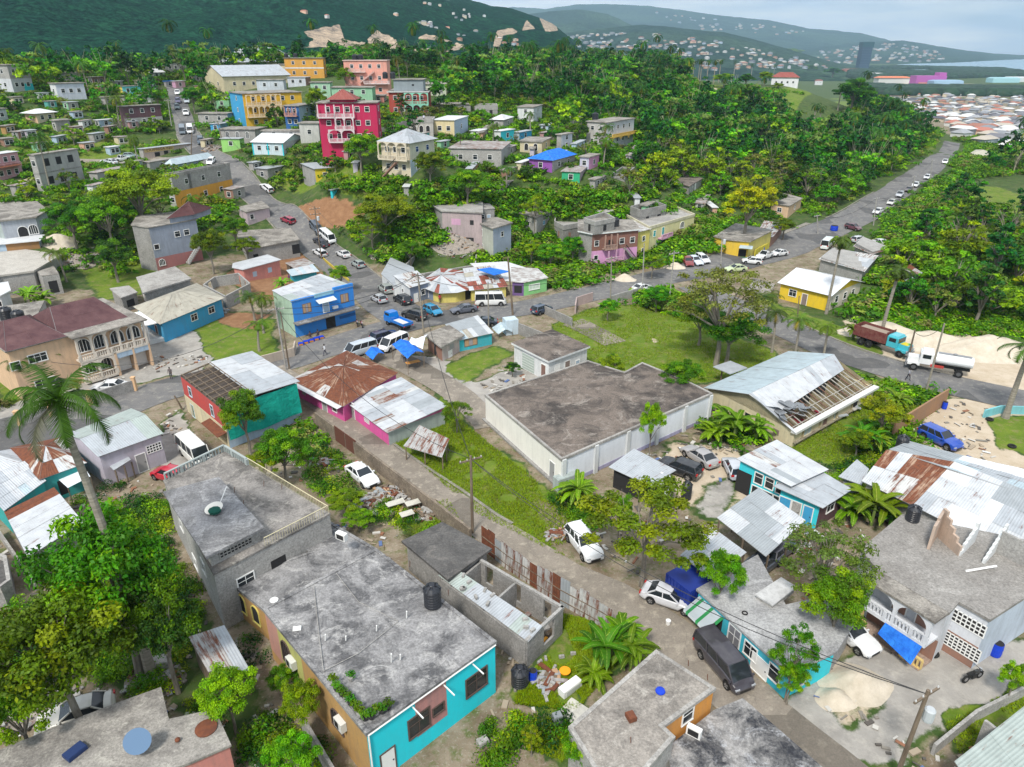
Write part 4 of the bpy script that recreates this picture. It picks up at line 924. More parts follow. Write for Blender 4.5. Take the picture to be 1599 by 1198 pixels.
# =============== PEOPLE ===============
SKIN=plain('skin_dark',(.09,.045,.028),.6)
def person(px,py,label,shirt=(.6,.6,.6),legs=(.05,.05,.08),pose='stand',yaw=0.,pos=None,h=1.72,hat=None,z=0):
 g=pos or G(px,py); k=h/1.75; root=empty('person',(g[0],g[1],g[2]+z),label,'person',None,yaw)
 pz=.95 if pose!='sit' else .5
 J={'pel':(0,0,pz),'spn':(.01,0,pz+.25),'chs':(.02,0,pz+.45),'nek':(.02,0,pz+.57),'hd0':(.03,0,pz+.66),'hd1':(.03,0,pz+.78)}
 E=[('pel','spn'),('spn','chs'),('chs','nek'),('nek','hd0'),('hd0','hd1')]; RR={'pel':.15,'spn':.13,'chs':.155,'nek':.055,'hd0':.09,'hd1':.085}
 st=.16 if pose=='walk' else 0
 for s_,n_ in ((-1,'l'),(1,'r')):
  f=s_*st
  J['hp'+n_]=(0,s_*.1,pz-.04)
  if pose=='sit': J['kn'+n_]=(.42,s_*.13,pz-.02); J['an'+n_]=(.44,s_*.13,.09); J['to'+n_]=(.6,s_*.13,.04)
  else: J['kn'+n_]=(f*.9+.04,s_*.11,.5); J['an'+n_]=(f*1.6-.03,s_*.11,.09); J['to'+n_]=(f*1.6+.15,s_*.12,.04)
  J['sh'+n_]=(.02,s_*.2,pz+.5); J['el'+n_]=(-f*.6+.02,s_*.27,pz+.22); J['wr'+n_]=(-f*1.1+.14,s_*.25,pz-.0); J['ha'+n_]=(-f*1.2+.2,s_*.24,pz-.09)
  E+=[('pel','hp'+n_),('hp'+n_,'kn'+n_),('kn'+n_,'an'+n_),('an'+n_,'to'+n_),('chs','sh'+n_),('sh'+n_,'el'+n_),('el'+n_,'wr'+n_),('wr'+n_,'ha'+n_)]
  RR.update({'hp'+n_:.1,'kn'+n_:.065,'an'+n_:.045,'to'+n_:.04,'sh'+n_:.06,'el'+n_:.045,'wr'+n_:.033,'ha'+n_:.03})
 names=list(J); me=bpy.data.meshes.new('body'); me.from_pydata([tuple(c*k for c in J[n_]) for n_ in names],[(names.index(a),names.index(b_)) for a,b_ in E],[]); o=bpy.data.objects.new('body',me); COL.objects.link(o)
 sm=o.modifiers.new('skin','SKIN');
 for i,n_ in enumerate(names): v=me.skin_vertices[0].data[i]; v.radius=(RR[n_]*k,RR[n_]*k*1.0); v.use_root=(n_=='pel')
 o.modifiers.new('sub','SUBSURF').levels=1
 dg=bpy.context.evaluated_depsgraph_get(); nm=bpy.data.meshes.new_from_object(o.evaluated_get(dg)); bpy.data.objects.remove(o)
 sh=plain('shirt%.2f%.2f%.2f'%tuple(shirt),shirt,.85); tr=plain('trousers%.2f%.2f%.2f'%tuple(legs),legs,.85); nm.materials.clear()
 for q in (SKIN,sh,tr): nm.materials.append(q)
 for p in nm.polygons:
  c=p.center/k; p.use_smooth=True
  if c.z>pz+.56 or (abs(c.y)>.2 and c.z<pz+.2 and pose!='sit' and c.z>.6) or c.z<.07: p.material_index=0
  elif c.z>pz+.0: p.material_index=1
  else: p.material_index=2
 b_=bpy.data.objects.new('body',nm); COL.objects.link(b_); b_.parent=root
 m=MB(); m.lathe((.02*k,0,(pz+.76)*k),[(.1*k,-.03*k),(.105*k,.02*k),(.085*k,.075*k),(.03*k,.1*k)],plain('hair',(.012,.01,.01)) if not hat else plain('hat%.1f'%hat[0],hat),10); m.obj('hair' if not hat else 'hat',root)
 return root
# =============== FOLIAGE ===============
def leafcloud(rng,centers,radii,nl,size,tones,asp=.55,droop=.25,flat=.0):
 """quads scattered round each clump centre"""
 K=len(centers); n=K*nl; ci=np.repeat(np.arange(K),nl); d=rng.normal(size=(n,3)); d/=np.linalg.norm(d,axis=1)[:,None]
 r=rng.random(n)**.4; d[:,2]=np.where(d[:,2]<-.3,-d[:,2]*.5,d[:,2]); P=centers[ci]+d*(radii[ci]*r)[:,None]*np.array([1,1,.75])
 nrm=d*.8+rng.normal(size=(n,3))*.55+np.array([0,0,.5]); nrm/=np.linalg.norm(nrm,axis=1)[:,None]
 t=np.cross(nrm,rng.normal(size=(n,3))); t[:,2]-=droop; t-=nrm*(t*nrm).sum(1)[:,None]; t/=np.linalg.norm(t,axis=1)[:,None]+1e-9; b_=np.cross(nrm,t)
 s=size*rng.uniform(.6,1.35,n); a=t*s[:,None]*.5; c=b_*(s*asp*.5)[:,None]
 V=np.stack([P-a,P+c-a*.1,P+a,P-c-a*.1],1).reshape(-1,3)
 tn=tones[ci]*(rng.uniform(.72,1.3,(n,1))); tn=tn+rng.normal(size=(n,1))*np.array([[.008,.004,0]]); col=np.repeat(np.clip(tn,.004,1),4,0)
 F=np.arange(n*4).reshape(-1,4); return V,F,col
def tone_set(rng,K,base,var=.35,alt=None,pa=.2):
 t=np.array(base)[None]*rng.uniform(1-var,1+var,(K,1))
 if alt is not None:
  k=rng.random(K)<pa; t[k]=np.array(alt)[None]*rng.uniform(.8,1.2,(k.sum(),1))
 return t
def treemesh(seed,H=9,rx=3.6,rz=2.8,K=34,nl=110,size=.42,base=(.045,.11,.018),alt=(.10,.17,.02),pa=.25,cr=(.9,1.5),trunk=.22,bare=.0,lean=0.,hollow=.35,asp=.55,barkm=None,limb=9):
 rng=np.random.default_rng(seed); zc=H-rz
 lobes=rng.normal(size=(5,3)); lobes/=np.linalg.norm(lobes,axis=1)[:,None]
 d=rng.normal(size=(K,3)); d/=np.linalg.norm(d,axis=1)[:,None]; d[:,2]=np.abs(d[:,2])*1.0-.35*(rng.random(K)<.45)
 lob=1+.28*np.max(d@lobes.T,axis=1)-.12; r=(hollow+(1-hollow)*rng.random(K)**.5)*lob
 C=d*np.array([rx,rx,rz])*r[:,None]+np.array([lean,0,zc]); rad=rng.uniform(*cr,K)*rx/4.2
 tn=tone_set(rng,K,base,.35,alt,pa); keep=rng.random(K)>bare
 V,F,col=leafcloud(rng,C[keep],rad[keep],nl,size,tn[keep],asp)
 m=MB(); bm=barkm or BARK; fork=H*.38; rr=random.Random(seed); pt=[(0,0,-.4),(lean*.15+rr.uniform(-.15,.15),rr.uniform(-.15,.15),fork*.5),(lean*.4,0,fork)]; m.tube(pt,[trunk*1.35,trunk,trunk*.85],bm,7,False)
 idx=np.argsort(-np.linalg.norm(C-np.array([lean*.4,0,fork]),axis=1))[:limb*2:2]
 for i in idx:
  c=C[i]; s0=Vector(pt[2]); e=Vector(c); md=s0.lerp(e,.5)+Vector((rr.uniform(-.4,.4),rr.uniform(-.4,.4),.5)); m.tube([s0,md,e],[trunk*.55,trunk*.32,trunk*.1],bm,5,False)
  for _ in range(2):
   e2=md.lerp(e,.5)+Vector((rr.uniform(-1,1),rr.uniform(-1,1),rr.uniform(.2,1.2)))*rx*.25; m.tube([md,e2],[trunk*.2,trunk*.06],bm,4,False)
 ob=m.obj('trunk'); tme=ob.data; bpy.data.objects.remove(ob)
 return npmesh('crown',V,F,[LEAF],col=col),tme,(V,F,col)
def placetree(me,tm,x,y,label,rz=0,s=1.,name='tree',cat='tree',group=None,z=None,parts=('crown','trunk')):
 root=empty(name,(x,y,(tzf(x,y) if z is None else z)),label,cat,group,rz); root.scale=(s,s,s)
 for nm,me_ in zip(parts,(me,tm)):
  if me_ is None: continue
  o=bpy.data.objects.new(nm,me_); COL.objects.link(o); o.parent=root
 return root
def palmmesh(seed,H=9,nf=18,fl=3.4,base=(.05,.10,.02),alt=(.17,.16,.03),droop=1.,r=.17,shaft=False,lean=.6,up=.75,lw=.07,nleaf=26,ll=.75):
 rng=np.random.default_rng(seed); rr=random.Random(seed); m=MB(); pts=[];rad=[]
 for k in range(7): t=k/6; pts.append((lean*t*t,lean*.3*t*t,H*t-.2*(k==0))); rad.append(r*(1.5 if k==0 else 1.1-.35*t))
 m.tube(pts,rad,PBARK,9,False); top=np.array(pts[-1])
 if shaft: m.tube([tuple(top-[0,0,.1]),tuple(top+[0,0,1.6]),tuple(top+[0,0,2.2])],[r*.98,r*.9,r*.4],plain('crownshaft',(.12,.26,.03),.5),9,False); top=top+[0,0,2.1]
 ob=m.obj('trunk'); tme=ob.data; bpy.data.objects.remove(ob)
 Vs=[];Cs=[]
 for f in range(nf):
  az=f*2.399+rng.uniform(-.2,.2); el=up-(f/nf)*1.35*droop+rng.uniform(-.1,.1); L_=fl*rng.uniform(.85,1.1); N=nleaf
  dh=np.array([math.cos(az),math.sin(az),0]); side=np.array([-math.sin(az),math.cos(az),0]); p=top.copy(); a=el; cc=np.array(base)*rng.uniform(.7,1.35);
  if f>nf*.82: cc=np.array(alt)*rng.uniform(.7,1.2)
  step=L_/N
  for k in range(N):
   t=k/N; dirv=dh*math.cos(a)+np.array([0,0,math.sin(a)]); q=p+dirv*step; a-=droop*1.9*step/L_*(.6+t)
   w_=.05*(1-t)+.015; up_=np.cross(side,dirv)
   Vs.append([p-side*w_,p+side*w_,q+side*w_*.9,q-side*w_*.9]); Cs.append(cc*1.15)
   if k>1:
    l_=ll*math.sin(math.pi*min(1,.12+t*.9))**.6*(fl/3.4)
    for s_ in (-1,1):
     dv=side*s_*.85+dirv*.55-np.array([0,0,.28+.35*rng.random()]); dv/=np.linalg.norm(dv); e=p+dv*l_; wv=dirv*lw*(fl/3.4)
     Vs.append([p-wv*.6,p+wv*.9,e+wv*.1,e-wv*.1]); Cs.append(cc*rng.uniform(.75,1.25))
   p=q
 V=np.array(Vs).reshape(-1,3); n=len(Vs); col=np.repeat(np.clip(np.array(Cs),.004,1),4,0); return npmesh('crown',V,np.arange(n*4).reshape(-1,4),[LEAF],col=col),tme,(V,np.arange(n*4).reshape(-1,4),col)
def bananamesh(seed,n=9,L_=2.3,H=1.6,base=(.085,.2,.015),W_=.27):
 rng=np.random.default_rng(seed); Vs=[];Cs=[]; m=MB(); st=[]
 for s in range(3):
  a=rng.uniform(0,6.28); r=rng.uniform(.2,.8) if s else 0; st.append((r*math.cos(a),r*math.sin(a),H*rng.uniform(.7,1.1)))
 for sx,sy,sh in st:
  m.tube([(sx,sy,-.1),(sx,sy,sh)],[.13,.09],plain('banana_stem',(.14,.2,.05),.6),7,False)
  for f in range(n):
   az=f*2.4+rng.uniform(-.3,.3); a=rng.uniform(.5,1.25); N=9; L2=L_*rng.uniform(.8,1.15); step=L2/N; dh=np.array([math.cos(az),math.sin(az),0]); side=np.array([-math.sin(az),math.cos(az),0]); p=np.array([sx,sy,sh-.1]); cc=np.array(base)*rng.uniform(.55,1.35); pw=.03
   for k in range(N):
    t=(k+1)/N; dirv=dh*math.cos(a)+np.array([0,0,math.sin(a)]); q=p+dirv*step; a-=rng.uniform(1.2,2.0)/N; w_=W_*math.sin(math.pi*min(1,.08+t*.92))**.55 if k>0 else .03; up_=np.cross(side,dirv)*.35
    for s_ in (-1,1):
     g0,g1=pw*.96 if k%2 else pw*.82,w_
     Vs.append([p,q,q+side*s_*g1-up_*g1*.6,p+side*s_*g0-up_*g0*.6]); Cs.append(cc*rng.uniform(.85,1.15))
    Vs.append([p-side*.02,p+side*.02,q+side*.02+np.array([0,0,.012]),q-side*.02+np.array([0,0,.012])]); Cs.append(np.array([.28,.38,.1]))
    p=q; pw=w_
 ob=m.obj('stem'); tme=ob.data; bpy.data.objects.remove(ob); V=np.array(Vs).reshape(-1,3); k=len(Vs)
 return npmesh('leaves',V,np.arange(k*4).reshape(-1,4),[LEAF],col=np.repeat(np.clip(np.array(Cs),.004,1),4,0)),tme
def merge_copies(arr,places,scales,rots,tint=None):
 """numpy copies of (V,F,col) meshes; arr list index per place"""
 Vo=[];Fo=[];Co=[];off=0
 for (x,y,z,k),s,r in zip(places,scales,rots):
  V,F,c=arr[int(k)]; ca,sa=math.cos(r)*s,math.sin(r)*s; v=np.empty_like(V); v[:,0]=V[:,0]*ca-V[:,1]*sa+x; v[:,1]=V[:,0]*sa+V[:,1]*ca+y; v[:,2]=V[:,2]*s+z
  Vo.append(v);Fo.append(F+off);off+=len(V);Co.append(c*random.Random(int(x*7+y*13)).uniform(.5,1.2))
 return np.concatenate(Vo),np.concatenate(Fo),np.concatenate(Co)
# =============== PALETTES ===============
TW=tin((.6,.62,.64),.12); TL=tin((.46,.49,.52),.15); TG=tin((.38,.41,.43),0); TWR=tin((.62,.62,.6),.45); TGR=tin((.42,.42,.41),.5); TR=tin((.28,.13,.08),1.); TBL=tin((.5,.6,.65),.1); TDR=tin((.35,.1,.08),.55); TGG=tin((.42,.48,.45),.15); TTAN=tin((.48,.45,.37),.2); TBRT=tin((.76,.77,.78),.0); TR2=tin((.4,.27,.19),.72); TR3=tin((.3,.2,.16),.85)
PW=[(TW,5),(TL,2),(TWR,.6)]; PMIX=[(TW,4),(TL,3),(TG,2),(TWR,1.2),(TR,.5)]; PRUST=[(TR,3),(TR2,3),(TWR,1.5),(TGR,1.5)]; PGREY=[(TL,3),(TGG,4),(TG,1)]; POLD=[(TGR,3),(TWR,3),(TR,2),(TG,2),(TL,2)]; PBRIGHT=[(TBRT,1)]; PTAN=[(TTAN,1)]; PBLUE=[(TBL,3),(TW,1)]
SHING=NB('maroon_shingles'); SHING.base(SHING.mix(SHING.ramp(SHING.noise(.5,7,.7),.35,.7),(.075,.035,.04),(.14,.075,.075))); SHING.bump(SHING.noise(12,3),.6,.04); SHING=SHING.m
TILE=NB('roof_tiles'); _w=TILE.n('ShaderNodeTexWave',wave_type='BANDS',bands_direction='X'); _w.inputs['Scale'].default_value=1.1; TILE.l(TILE.co('UV'),_w.inputs['Vector']); TILE.base(TILE.mix(.6,TILE.ramp(TILE.noise(1,6,.7),.35,.7,(.26,.07,.06,1),(.34,.12,.10,1)),TILE.ramp(_w.outputs['Fac'],0,1,(.5,.5,.5,1),(1.1,1.1,1.1,1)),'MULTIPLY')); TILE.bump(_w.outputs['Fac'],.6,.06); TILE=TILE.m
RC1=concrete((.31,.305,.305),(.075,.075,.08),.9,.3,(.5,.49,.475)); RC2=concrete((.34,.315,.28),(.09,.08,.07),.75,.25,(.52,.49,.44),'mossy_concrete'); RC3=concrete((.2,.165,.14),(.045,.04,.038),.9,.16,(.36,.32,.28),'felt_roof'); RC4=concrete((.40,.385,.36),(.2,.185,.17),.6,.2,(.56,.54,.5),'pale_concrete'); RCD=concrete((.13,.125,.12),(.05,.05,.05),.6,.3,(.24,.22,.2),'dark_concrete')
BLK=concrete((.33,.32,.305),(.17,.165,.155),.5,.35,(.44,.43,.4),'blockwork'); BLK2=concrete((.4,.39,.37),(.22,.21,.2),.4,.3,(.5,.48,.46),'render_grey')
def PL(r,g,b,s=.35): return plaster((r*.92+.01,g*.92+.01,b*.92+.01),min(.7,s+.2))
CYA=PL(.03,.62,.72,.1); OCH=PL(.48,.28,.09); PINK=PL(.72,.10,.36,.3); SALM=PL(.62,.24,.2); CREAM=PL(.66,.58,.38,.3); PEACH=PL(.72,.49,.31,.25); WHT=PL(.72,.74,.74,.3); LBL=PL(.42,.55,.68,.3); BLU=PL(.02,.24,.72,.2); SKY_=PL(.04,.36,.66,.25); GRN=PL(.25,.55,.3,.3); YEL=PL(.72,.62,.16,.25); MAG=PL(.5,.01,.08,.15); REDW=PL(.38,.06,.04,.3); LGR=PL(.4,.46,.44,.4); BRN=PL(.32,.17,.12,.3); MARB=PL(.12,.05,.06,.4); LILAC=PL(.55,.5,.58,.3); TEALW=PL(.02,.4,.38,.4); ORG=PL(.62,.27,.05,.25); PK2=PL(.62,.35,.5,.3); LIME=PL(.3,.62,.16,.25); PEACH2=PL(.62,.36,.25,.25)
TARPB=plain('blue_tarpaulin',(.01,.12,.6),.45); TARPG=plain('green_tarpaulin',(.0,.3,.24),.55)
_n=NB('blue_tarp_cloth'); _n.base(_n.ramp(_n.noise(1.5,5,.6),.3,.7,(.01,.1,.5,1),(.03,.22,.75,1))); _n.bump(_n.noise(1.2,5,.7,1.),1,.25); TARPB=_n.m
_n=NB('green_tarp_cloth'); _n.base(_n.ramp(_n.noise(.8,5,.6),.3,.7,(.0,.22,.17,1),(.01,.36,.28,1))); _n.bump(_n.noise(.8,5,.7,1.),1,.25); TARPG=_n.m
_n=NB('white_sheet'); _n.base(_n.ramp(_n.noise(.8,5,.6),.3,.7,(.6,.64,.7,1),(.76,.78,.8,1))); _n.bump(_n.noise(.8,5,.7,1.),1,.2); SHEET=_n.m
# =============== FOREGROUND AND MIDDLE-GROUND BUILDINGS ===============
def turq_extra(root,org,P,z0,z1):
 patchpaint(1,.34,.58,.28,1.,PL(.52,.24,.22,.4))(root,org,P,z0,z1); patchpaint(0,.0,.14,.2,1,PL(.55,.28,.22,.4))(root,org,P,z0,z1); patchpaint(0,.14,.4,.25,1,PL(.5,.5,.14,.4))(root,org,P,z0,z1); patchpaint(0,.4,.72,.0,.92,OCH)(root,org,P,z0,z1)
 for e,u in ((1,.32),(1,.56),(1,.8)):
  pt,l,_=facade(P,e,z0,z1); m=MB(); m.beam(pt(u*l,z1-.45,0),pt(u*l,z1-.5,1.1),.07,WHITE); part(root,org,'spout',m)
 m=MB(); pt,l,_=facade(P,1,z0,z1); m.tube([pt(.05,z1-.12,.12),pt(l-.05,z1-.12,.12)],.05,WHITE,6); m.tube([pt(.06,z0,.1),pt(.06,z1-.1,.1)],.05,WHITE,6); part(root,org,'drain_pipe',m)
 for u,v in ((.3,.62),(.78,.62)):
  pt,l,_=facade(P,0,z0,z1); m=MB(); z=z0+v*(z1-z0); fbox(m,pt,u*l-.45,u*l+.45,z-.35,z+.35,.02,.4,plain('unit_white',(.6,.6,.57)));
  fbox(m,pt,u*l-.36,u*l+.1,z-.28,z+.28,.4,.41,DARKM); part(root,org,'air_conditioner',m)
RB=build('house','turquoise walled flat roofed house with big black tank, nearest the camera','house',plan([(412,950),(572,1143),(773,1001),(587,857)],base=(2,776,1081)),[OCH,plaster((.02,.62,.72),.18),BLK2,BLK2],('para',dict(mat=RC1,edge=RC1,ph=.12)),
 [(1,.36,.52,1.5,1.5,'w'),(1,.83,.5,1.7,1.5,'w'),(1,.51,.52,.8,.6,'w'),(1,.12,.0,.95,2.0,'d'),(0,.22,.6,1.3,1.9,'a'),(0,.72,.5,1.3,1.5,'a')],fr=plain('brown_frame',(.1,.07,.06)),extra=turq_extra,near=True)
_,_,_,_,ZT=RB
build('house_wing','grey roofed back wing joining the turquoise house, with yellow arched side','house',plan([(358,907),(412,950),(585,856),(515,815),(466,842),(484,862)],base=(1,418,1000)),[OCH,BLK2,BLK2,SALM,SALM,BLK2],('para',dict(mat=RC1,edge=RC1,ph=.12)),[(0,.3,.55,.9,1.6,'A'),(0,.7,.55,.9,1.6,'A')],fr=YEL,near=True)
def greyhouse(root,org,P,z0,z1):
 m=MB()
 for e,u0,u1 in ((3,.02,.98),(2,.75,.98)):
  pt,l,_=facade(P,e,z0,z1); balustrade(m,pt,u0*l,u1*l,z1,-.12,plain('dull_rail',(.33,.37,.36)),h=.85,gap=.32)
 part(root,org,'balustrade',m); m=MB()
 for e,u0,u1 in ((2,.0,.74),(1,.42,.98)):
  pt,l,_=facade(P,e,z0,z1); y=plain('cream_rail',(.55,.5,.33)); s=u0*l
  for z in (z1+.1,z1+.9): m.tube([pt(u0*l,z,-.08),pt(u1*l,z,-.08)],.04,y,5)
  for q in range(int((u1-u0)*l/.22)): m.tube([pt(u0*l+q*.22,z1,-.08),pt(u0*l+q*.22,z1+.9,-.08)],.018,y,4)
 part(root,org,'railing',m)
GH2=build('house','tall grey concrete house with railed roof terrace left of the turquoise house','house',plan([(256,752),(334,898),(515,804),(352,705)],h=ZT+.55),BLK2,('flat',dict(mat=concrete((.3,.28,.26),(.09,.085,.08),.85,.2,(.48,.45,.4),'stained_terrace'),ov=.05,th=.15)),[(1,.22,.62,1.3,1.1,'w'),(1,.5,.62,1.3,1.1,'o'),(0,.3,.65,1.1,1.1,'w'),(0,.75,.65,1.1,1.1,'w'),(0,.5,.25,1.1,1.1,'w')],extra=greyhouse,near=True)
ZG=GH2[4]
def px_poly(pts,z): return [PZ(x,y,z)[:2] for x,y in pts]
def upper(label,pts,zbase,h,wall,roof,ops=(),name='rooftop_room',**k):
 P=px_poly(pts,zbase+h)
 return build(name,label,'building',(P,zbase,zbase+h),wall,roof,ops,zlow=zbase-.0,foot=False,**k)
upper('smooth grey slab roofed block carrying the white satellite dish',[(264,772),(327,866),(404,827),(338,752)],ZG+.15,1.1,BLK2,('flat',dict(mat=concrete((.27,.27,.28),(.12,.12,.12),.8,.2,(.46,.46,.46)),ov=.35,th=.2)),[(1,.5,.5,2.6,.5,'v')],fr=BLK2)
def redx(root,org,P,z0,z1):
 pt,l,_=facade(P,0,z0,z1); m=MB()
 fbox(m,pt,0,l,z0,z0+.5*(z1-z0),-.01,.03,CREAM); part(root,org,'lower_wall',m)
 A,B,C,D=[Vector((*p,0)) for p in P]; z=z1+.15; m=MB()
 Q=lambda u,v,dz=0:tuple(A.lerp(B,u).lerp(D.lerp(C,u),v)+Vector((0,0,z+dz)))
 for q in range(9): u=q/8*.98+.01; m.beam(Q(u,0,.0),Q(u,.42,.45),.12,WOOD,.16)
 for q in range(5): v=.02+q*.1; m.beam(Q(0,v,.08+v),Q(1,v,.08+v),.07,WOOD)
 part(root,org,'rafters',m)
 m=MB(); patch(m,[Q(-.02,.4,.4),Q(1.02,.4,.4),Q(1.02,1.05,.1),Q(-.02,1.05,.1)],[(TW,3),(TL,3)],random.Random(3),1.1,3.2); part(root,org,'roof',m)
 m=MB(); pt,l,_=facade(P,1,z0,z1); N=14; H_=z1-z0
 for q in range(N):
  a,b_=l*q/N,l*(q+1)/N; w=lambda s_:.12+.09*math.sin(s_*2.2)
  m.face([pt(a,z0+.25*H_+.2*math.sin(a),w(a)+.35),pt(b_,z0+.25*H_+.2*math.sin(b_),w(b_)+.35),pt(b_,z1+.15,w(b_)),pt(a,z1+.15,w(a))],TARPG); m.face([pt(a,z0+.25*H_,w(a)+.34),pt(b_,z0+.25*H_,w(b_)+.34),pt(b_,z1+.15,w(b_)-.01),pt(a,z1+.15,w(a)-.01)][::-1],TARPG)
 part(root,org,'green_tarpaulin',m); m=MB(); slabpiece(m,0,.62,1.0,.42,1.1,.05,TR,P,z0,z1,.25); part(root,org,'rusty_awning',m)
RED=build('shop_building','red and cream building with bare roof rafters, silver roof and green tarpaulin','building',plan([(282,588),(348,641),(462,600)],base=(1,357,700)),[PL(.5,.06,.05,.25),LBL,BLK,BLK],('none',),[(0,.2,.75,.8,1.1,'w'),(0,.72,.72,.7,1.3,'w'),(0,.16,.22,.8,1.6,'d',TEALW),(0,.7,.22,.8,1.2,'o'),(0,.9,.2,.5,.7,'o')],fr=plain('pale_blue_frame',(.5,.6,.66)),extra=redx,near=True)
build('shop_building','magenta walled long building with rusty hipped roof beside the alley','building',plan([(458,592),(536,632),(618,582)],base=(1,534,659)),[PINK,PINK,BLK2,BLK2],('hip',dict(pal=[(TR,5),(TR2,5),(TR3,3),(TWR,1.2)],rise=1.3,ax=1,ov=.25)),[(0,.62,.35,.9,1.9,'d',plain('grey_door',(.3,.3,.3))),(0,.82,.5,.8,.8,'w'),(0,.2,.5,.8,.8,'o',plain('grey_door',(.3,.3,.3)))],extra=multi(awning(0,.0,1.0,.93,.9,TBRT,.12,'white_eave_sheet')),near=True)
PK=build('shop_building','bright pink house with silver patchwork zinc roof at the bend of the alley','building',plan([(541,626),(606,674),(694,641)],base=(1,608,696)),[PINK,LGR,BLK2,BLK2],('shed',dict(pal=[(TW,4),(TL,3),(TWR,1),(TGR,1),(TG,1),(TR,.25)],rise=.5,ax=0,ov=.3,vs=3)),[(0,.14,.42,1.0,2.0,'d',plain('grey_door',(.3,.3,.3))),(0,.5,.62,1.1,.45,'v')],near=True)
HALL=build('community_hall','large white windowless hall with dark flat roof in the middle','hall',plan([(758,616),(877,716),(1112,614),(1076,596),(1003,566),(975,581),(918,563)],base=(1,873,762)),[plaster((.8,.78,.72),.22),plaster((.72,.75,.79),.22),BLK2,BLK2,BLK2,BLK2,WHT],('para',dict(mat=RC3,edge=RC4,ph=.14)),[(0,.9,.0,.9,2.1,'d',plain('grey_door',(.27,.27,.31)))],  # left wall cream, right wall bluish: sunlit and shaded tones put in the colour
 extra=multi(pilasters(1,6,WHT,.5,.22),band(.0,.13,PL(.4,.38,.55,.4),(1,),.03,'painted_plinth'),band(.0,.06,BLK,(0,),.35,'plinth')),near=True)
build('garage','small white flat roofed garage with shutter behind the hall','garage',plan([(803,538),(857,565),(917,543)],base=(0,806,568)),WHT,('flat',dict(mat=RC3,edge=WHT,ov=.3,th=.25)),[(0,.42,.0,2.6,2.3,'g',plain('shutter_grey',(.36,.42,.38))),(0,.86,.0,.9,2.1,'d',plain('rust_door',(.2,.12,.1))),(1,.22,.0,.8,2.0,'d'),(1,.48,.0,.9,2.0,'d',plain('brown_door',(.22,.17,.15))),(1,.75,.0,.7,1.5,'d',LBL)],near=True)
def broken(root,org,P,z0,z1):
 A,B,C,D=[Vector((*p,0)) for p in P]; rise=2.0
 def S(u,v,side=1,dz=0):   # u along length from gable front, v eave->ridge
  e0,e1=(B,C) if side else (A,D); r0,r1=A.lerp(B,.5),D.lerp(C,.5); n=((e0-r0).normalized())*.35*(1-v)
  p=e0.lerp(e1,u).lerp(r0.lerp(r1,u),v)+n; return (p.x,p.y,z1+rise*v+dz)
 rng=random.Random(5); m=MB(); patch(m,[S(-.02,0,1),S(.0,0,1),S(.0,1,1),S(-.02,1,1)],PW,rng)
 patch(m,[S(0,.45,1),S(.93,.62,1),S(1.02,1,1),S(-.03,1,1)],[(TW,5),(TL,1.5)],rng,1.2,5); patch(m,[S(-.03,1,0),S(1.02,1,0),S(1.02,0,0),S(-.03,0,0)],[(TBL,1)],rng,1.2,5); part(root,org,'roof',m)
 m=MB(); w=plain('bleached_timber',(.42,.4,.36),.85); rs=plain('rusty_steel',(.2,.11,.08),.8)
 for q in range(22): u=.03+q*.044; m.beam(S(u,0,1,-.1),S(u,.66,1,-.1),.07,w if q%3 else rs,.1)
 for v in (.12,.3): m.beam(S(0,v,1,.0),S(1,v,1,.0),.06,w)
 part(root,org,'rafters',m)
 for q in range(5):
  u=.1+q*.2; a,b_=S(u,.02,1),S(u,.6,1); m=MB(); m.face([(a[0],a[1],z0),(b_[0],b_[1],z0),(b_[0],b_[1],b_[2]-.3),(a[0],a[1],a[2]-.2)],CREAM); m.face([(a[0],a[1],z0),(b_[0],b_[1],z0),(b_[0],b_[1],b_[2]-.3),(a[0],a[1],a[2]-.2)][::-1],CREAM); part(root,org,'partition_wall',m)
 m=MB(); fl=px=[S(u,v,1) for u,v in ((0,0),(1,0),(1,.75),(0,.75))]; m.face([(p[0],p[1],z1-1.4) for p in fl],concrete((.3,.27,.2),(.12,.08,.07),.7,.5,(.45,.42,.3),'rubble_floor'))
 part(root,org,'floor',m)
 m=MB(); rr=random.Random(9)
 for q in range(26):
  u,v=rr.random(),rr.random()*.6; p=S(u,v,1); m.box((p[0],p[1],z1-1.3),(rr.uniform(.3,1.6),rr.uniform(.2,.8),.12),rr.choice([plain('maroon_bench',(.28,.02,.04)),w,TWR,TL]),rr.random()*3)
 part(root,org,'debris',m); m=MB()
 for q in range(9):
  u,v=rr.uniform(.0,.25),rr.uniform(.25,.6); p=Vector(S(u,v,1)); a=rr.random()*3; d=Vector((math.cos(a),math.sin(a),rr.uniform(-.3,.3))); e=Vector((-d.y,d.x,rr.uniform(-.3,.6)))*.45; c0=[p-d-e,p+d-e,p+d+e,p-d+e]; c0=[q_+Vector((0,0,.35)) for q_ in c0]; m.face(c0,TW); m.face(c0[::-1],TL)
 part(root,org,'torn_sheets',m)
_P=plan([(1106,606),(1241,674),(1366,605)],base=(1,1241,698))
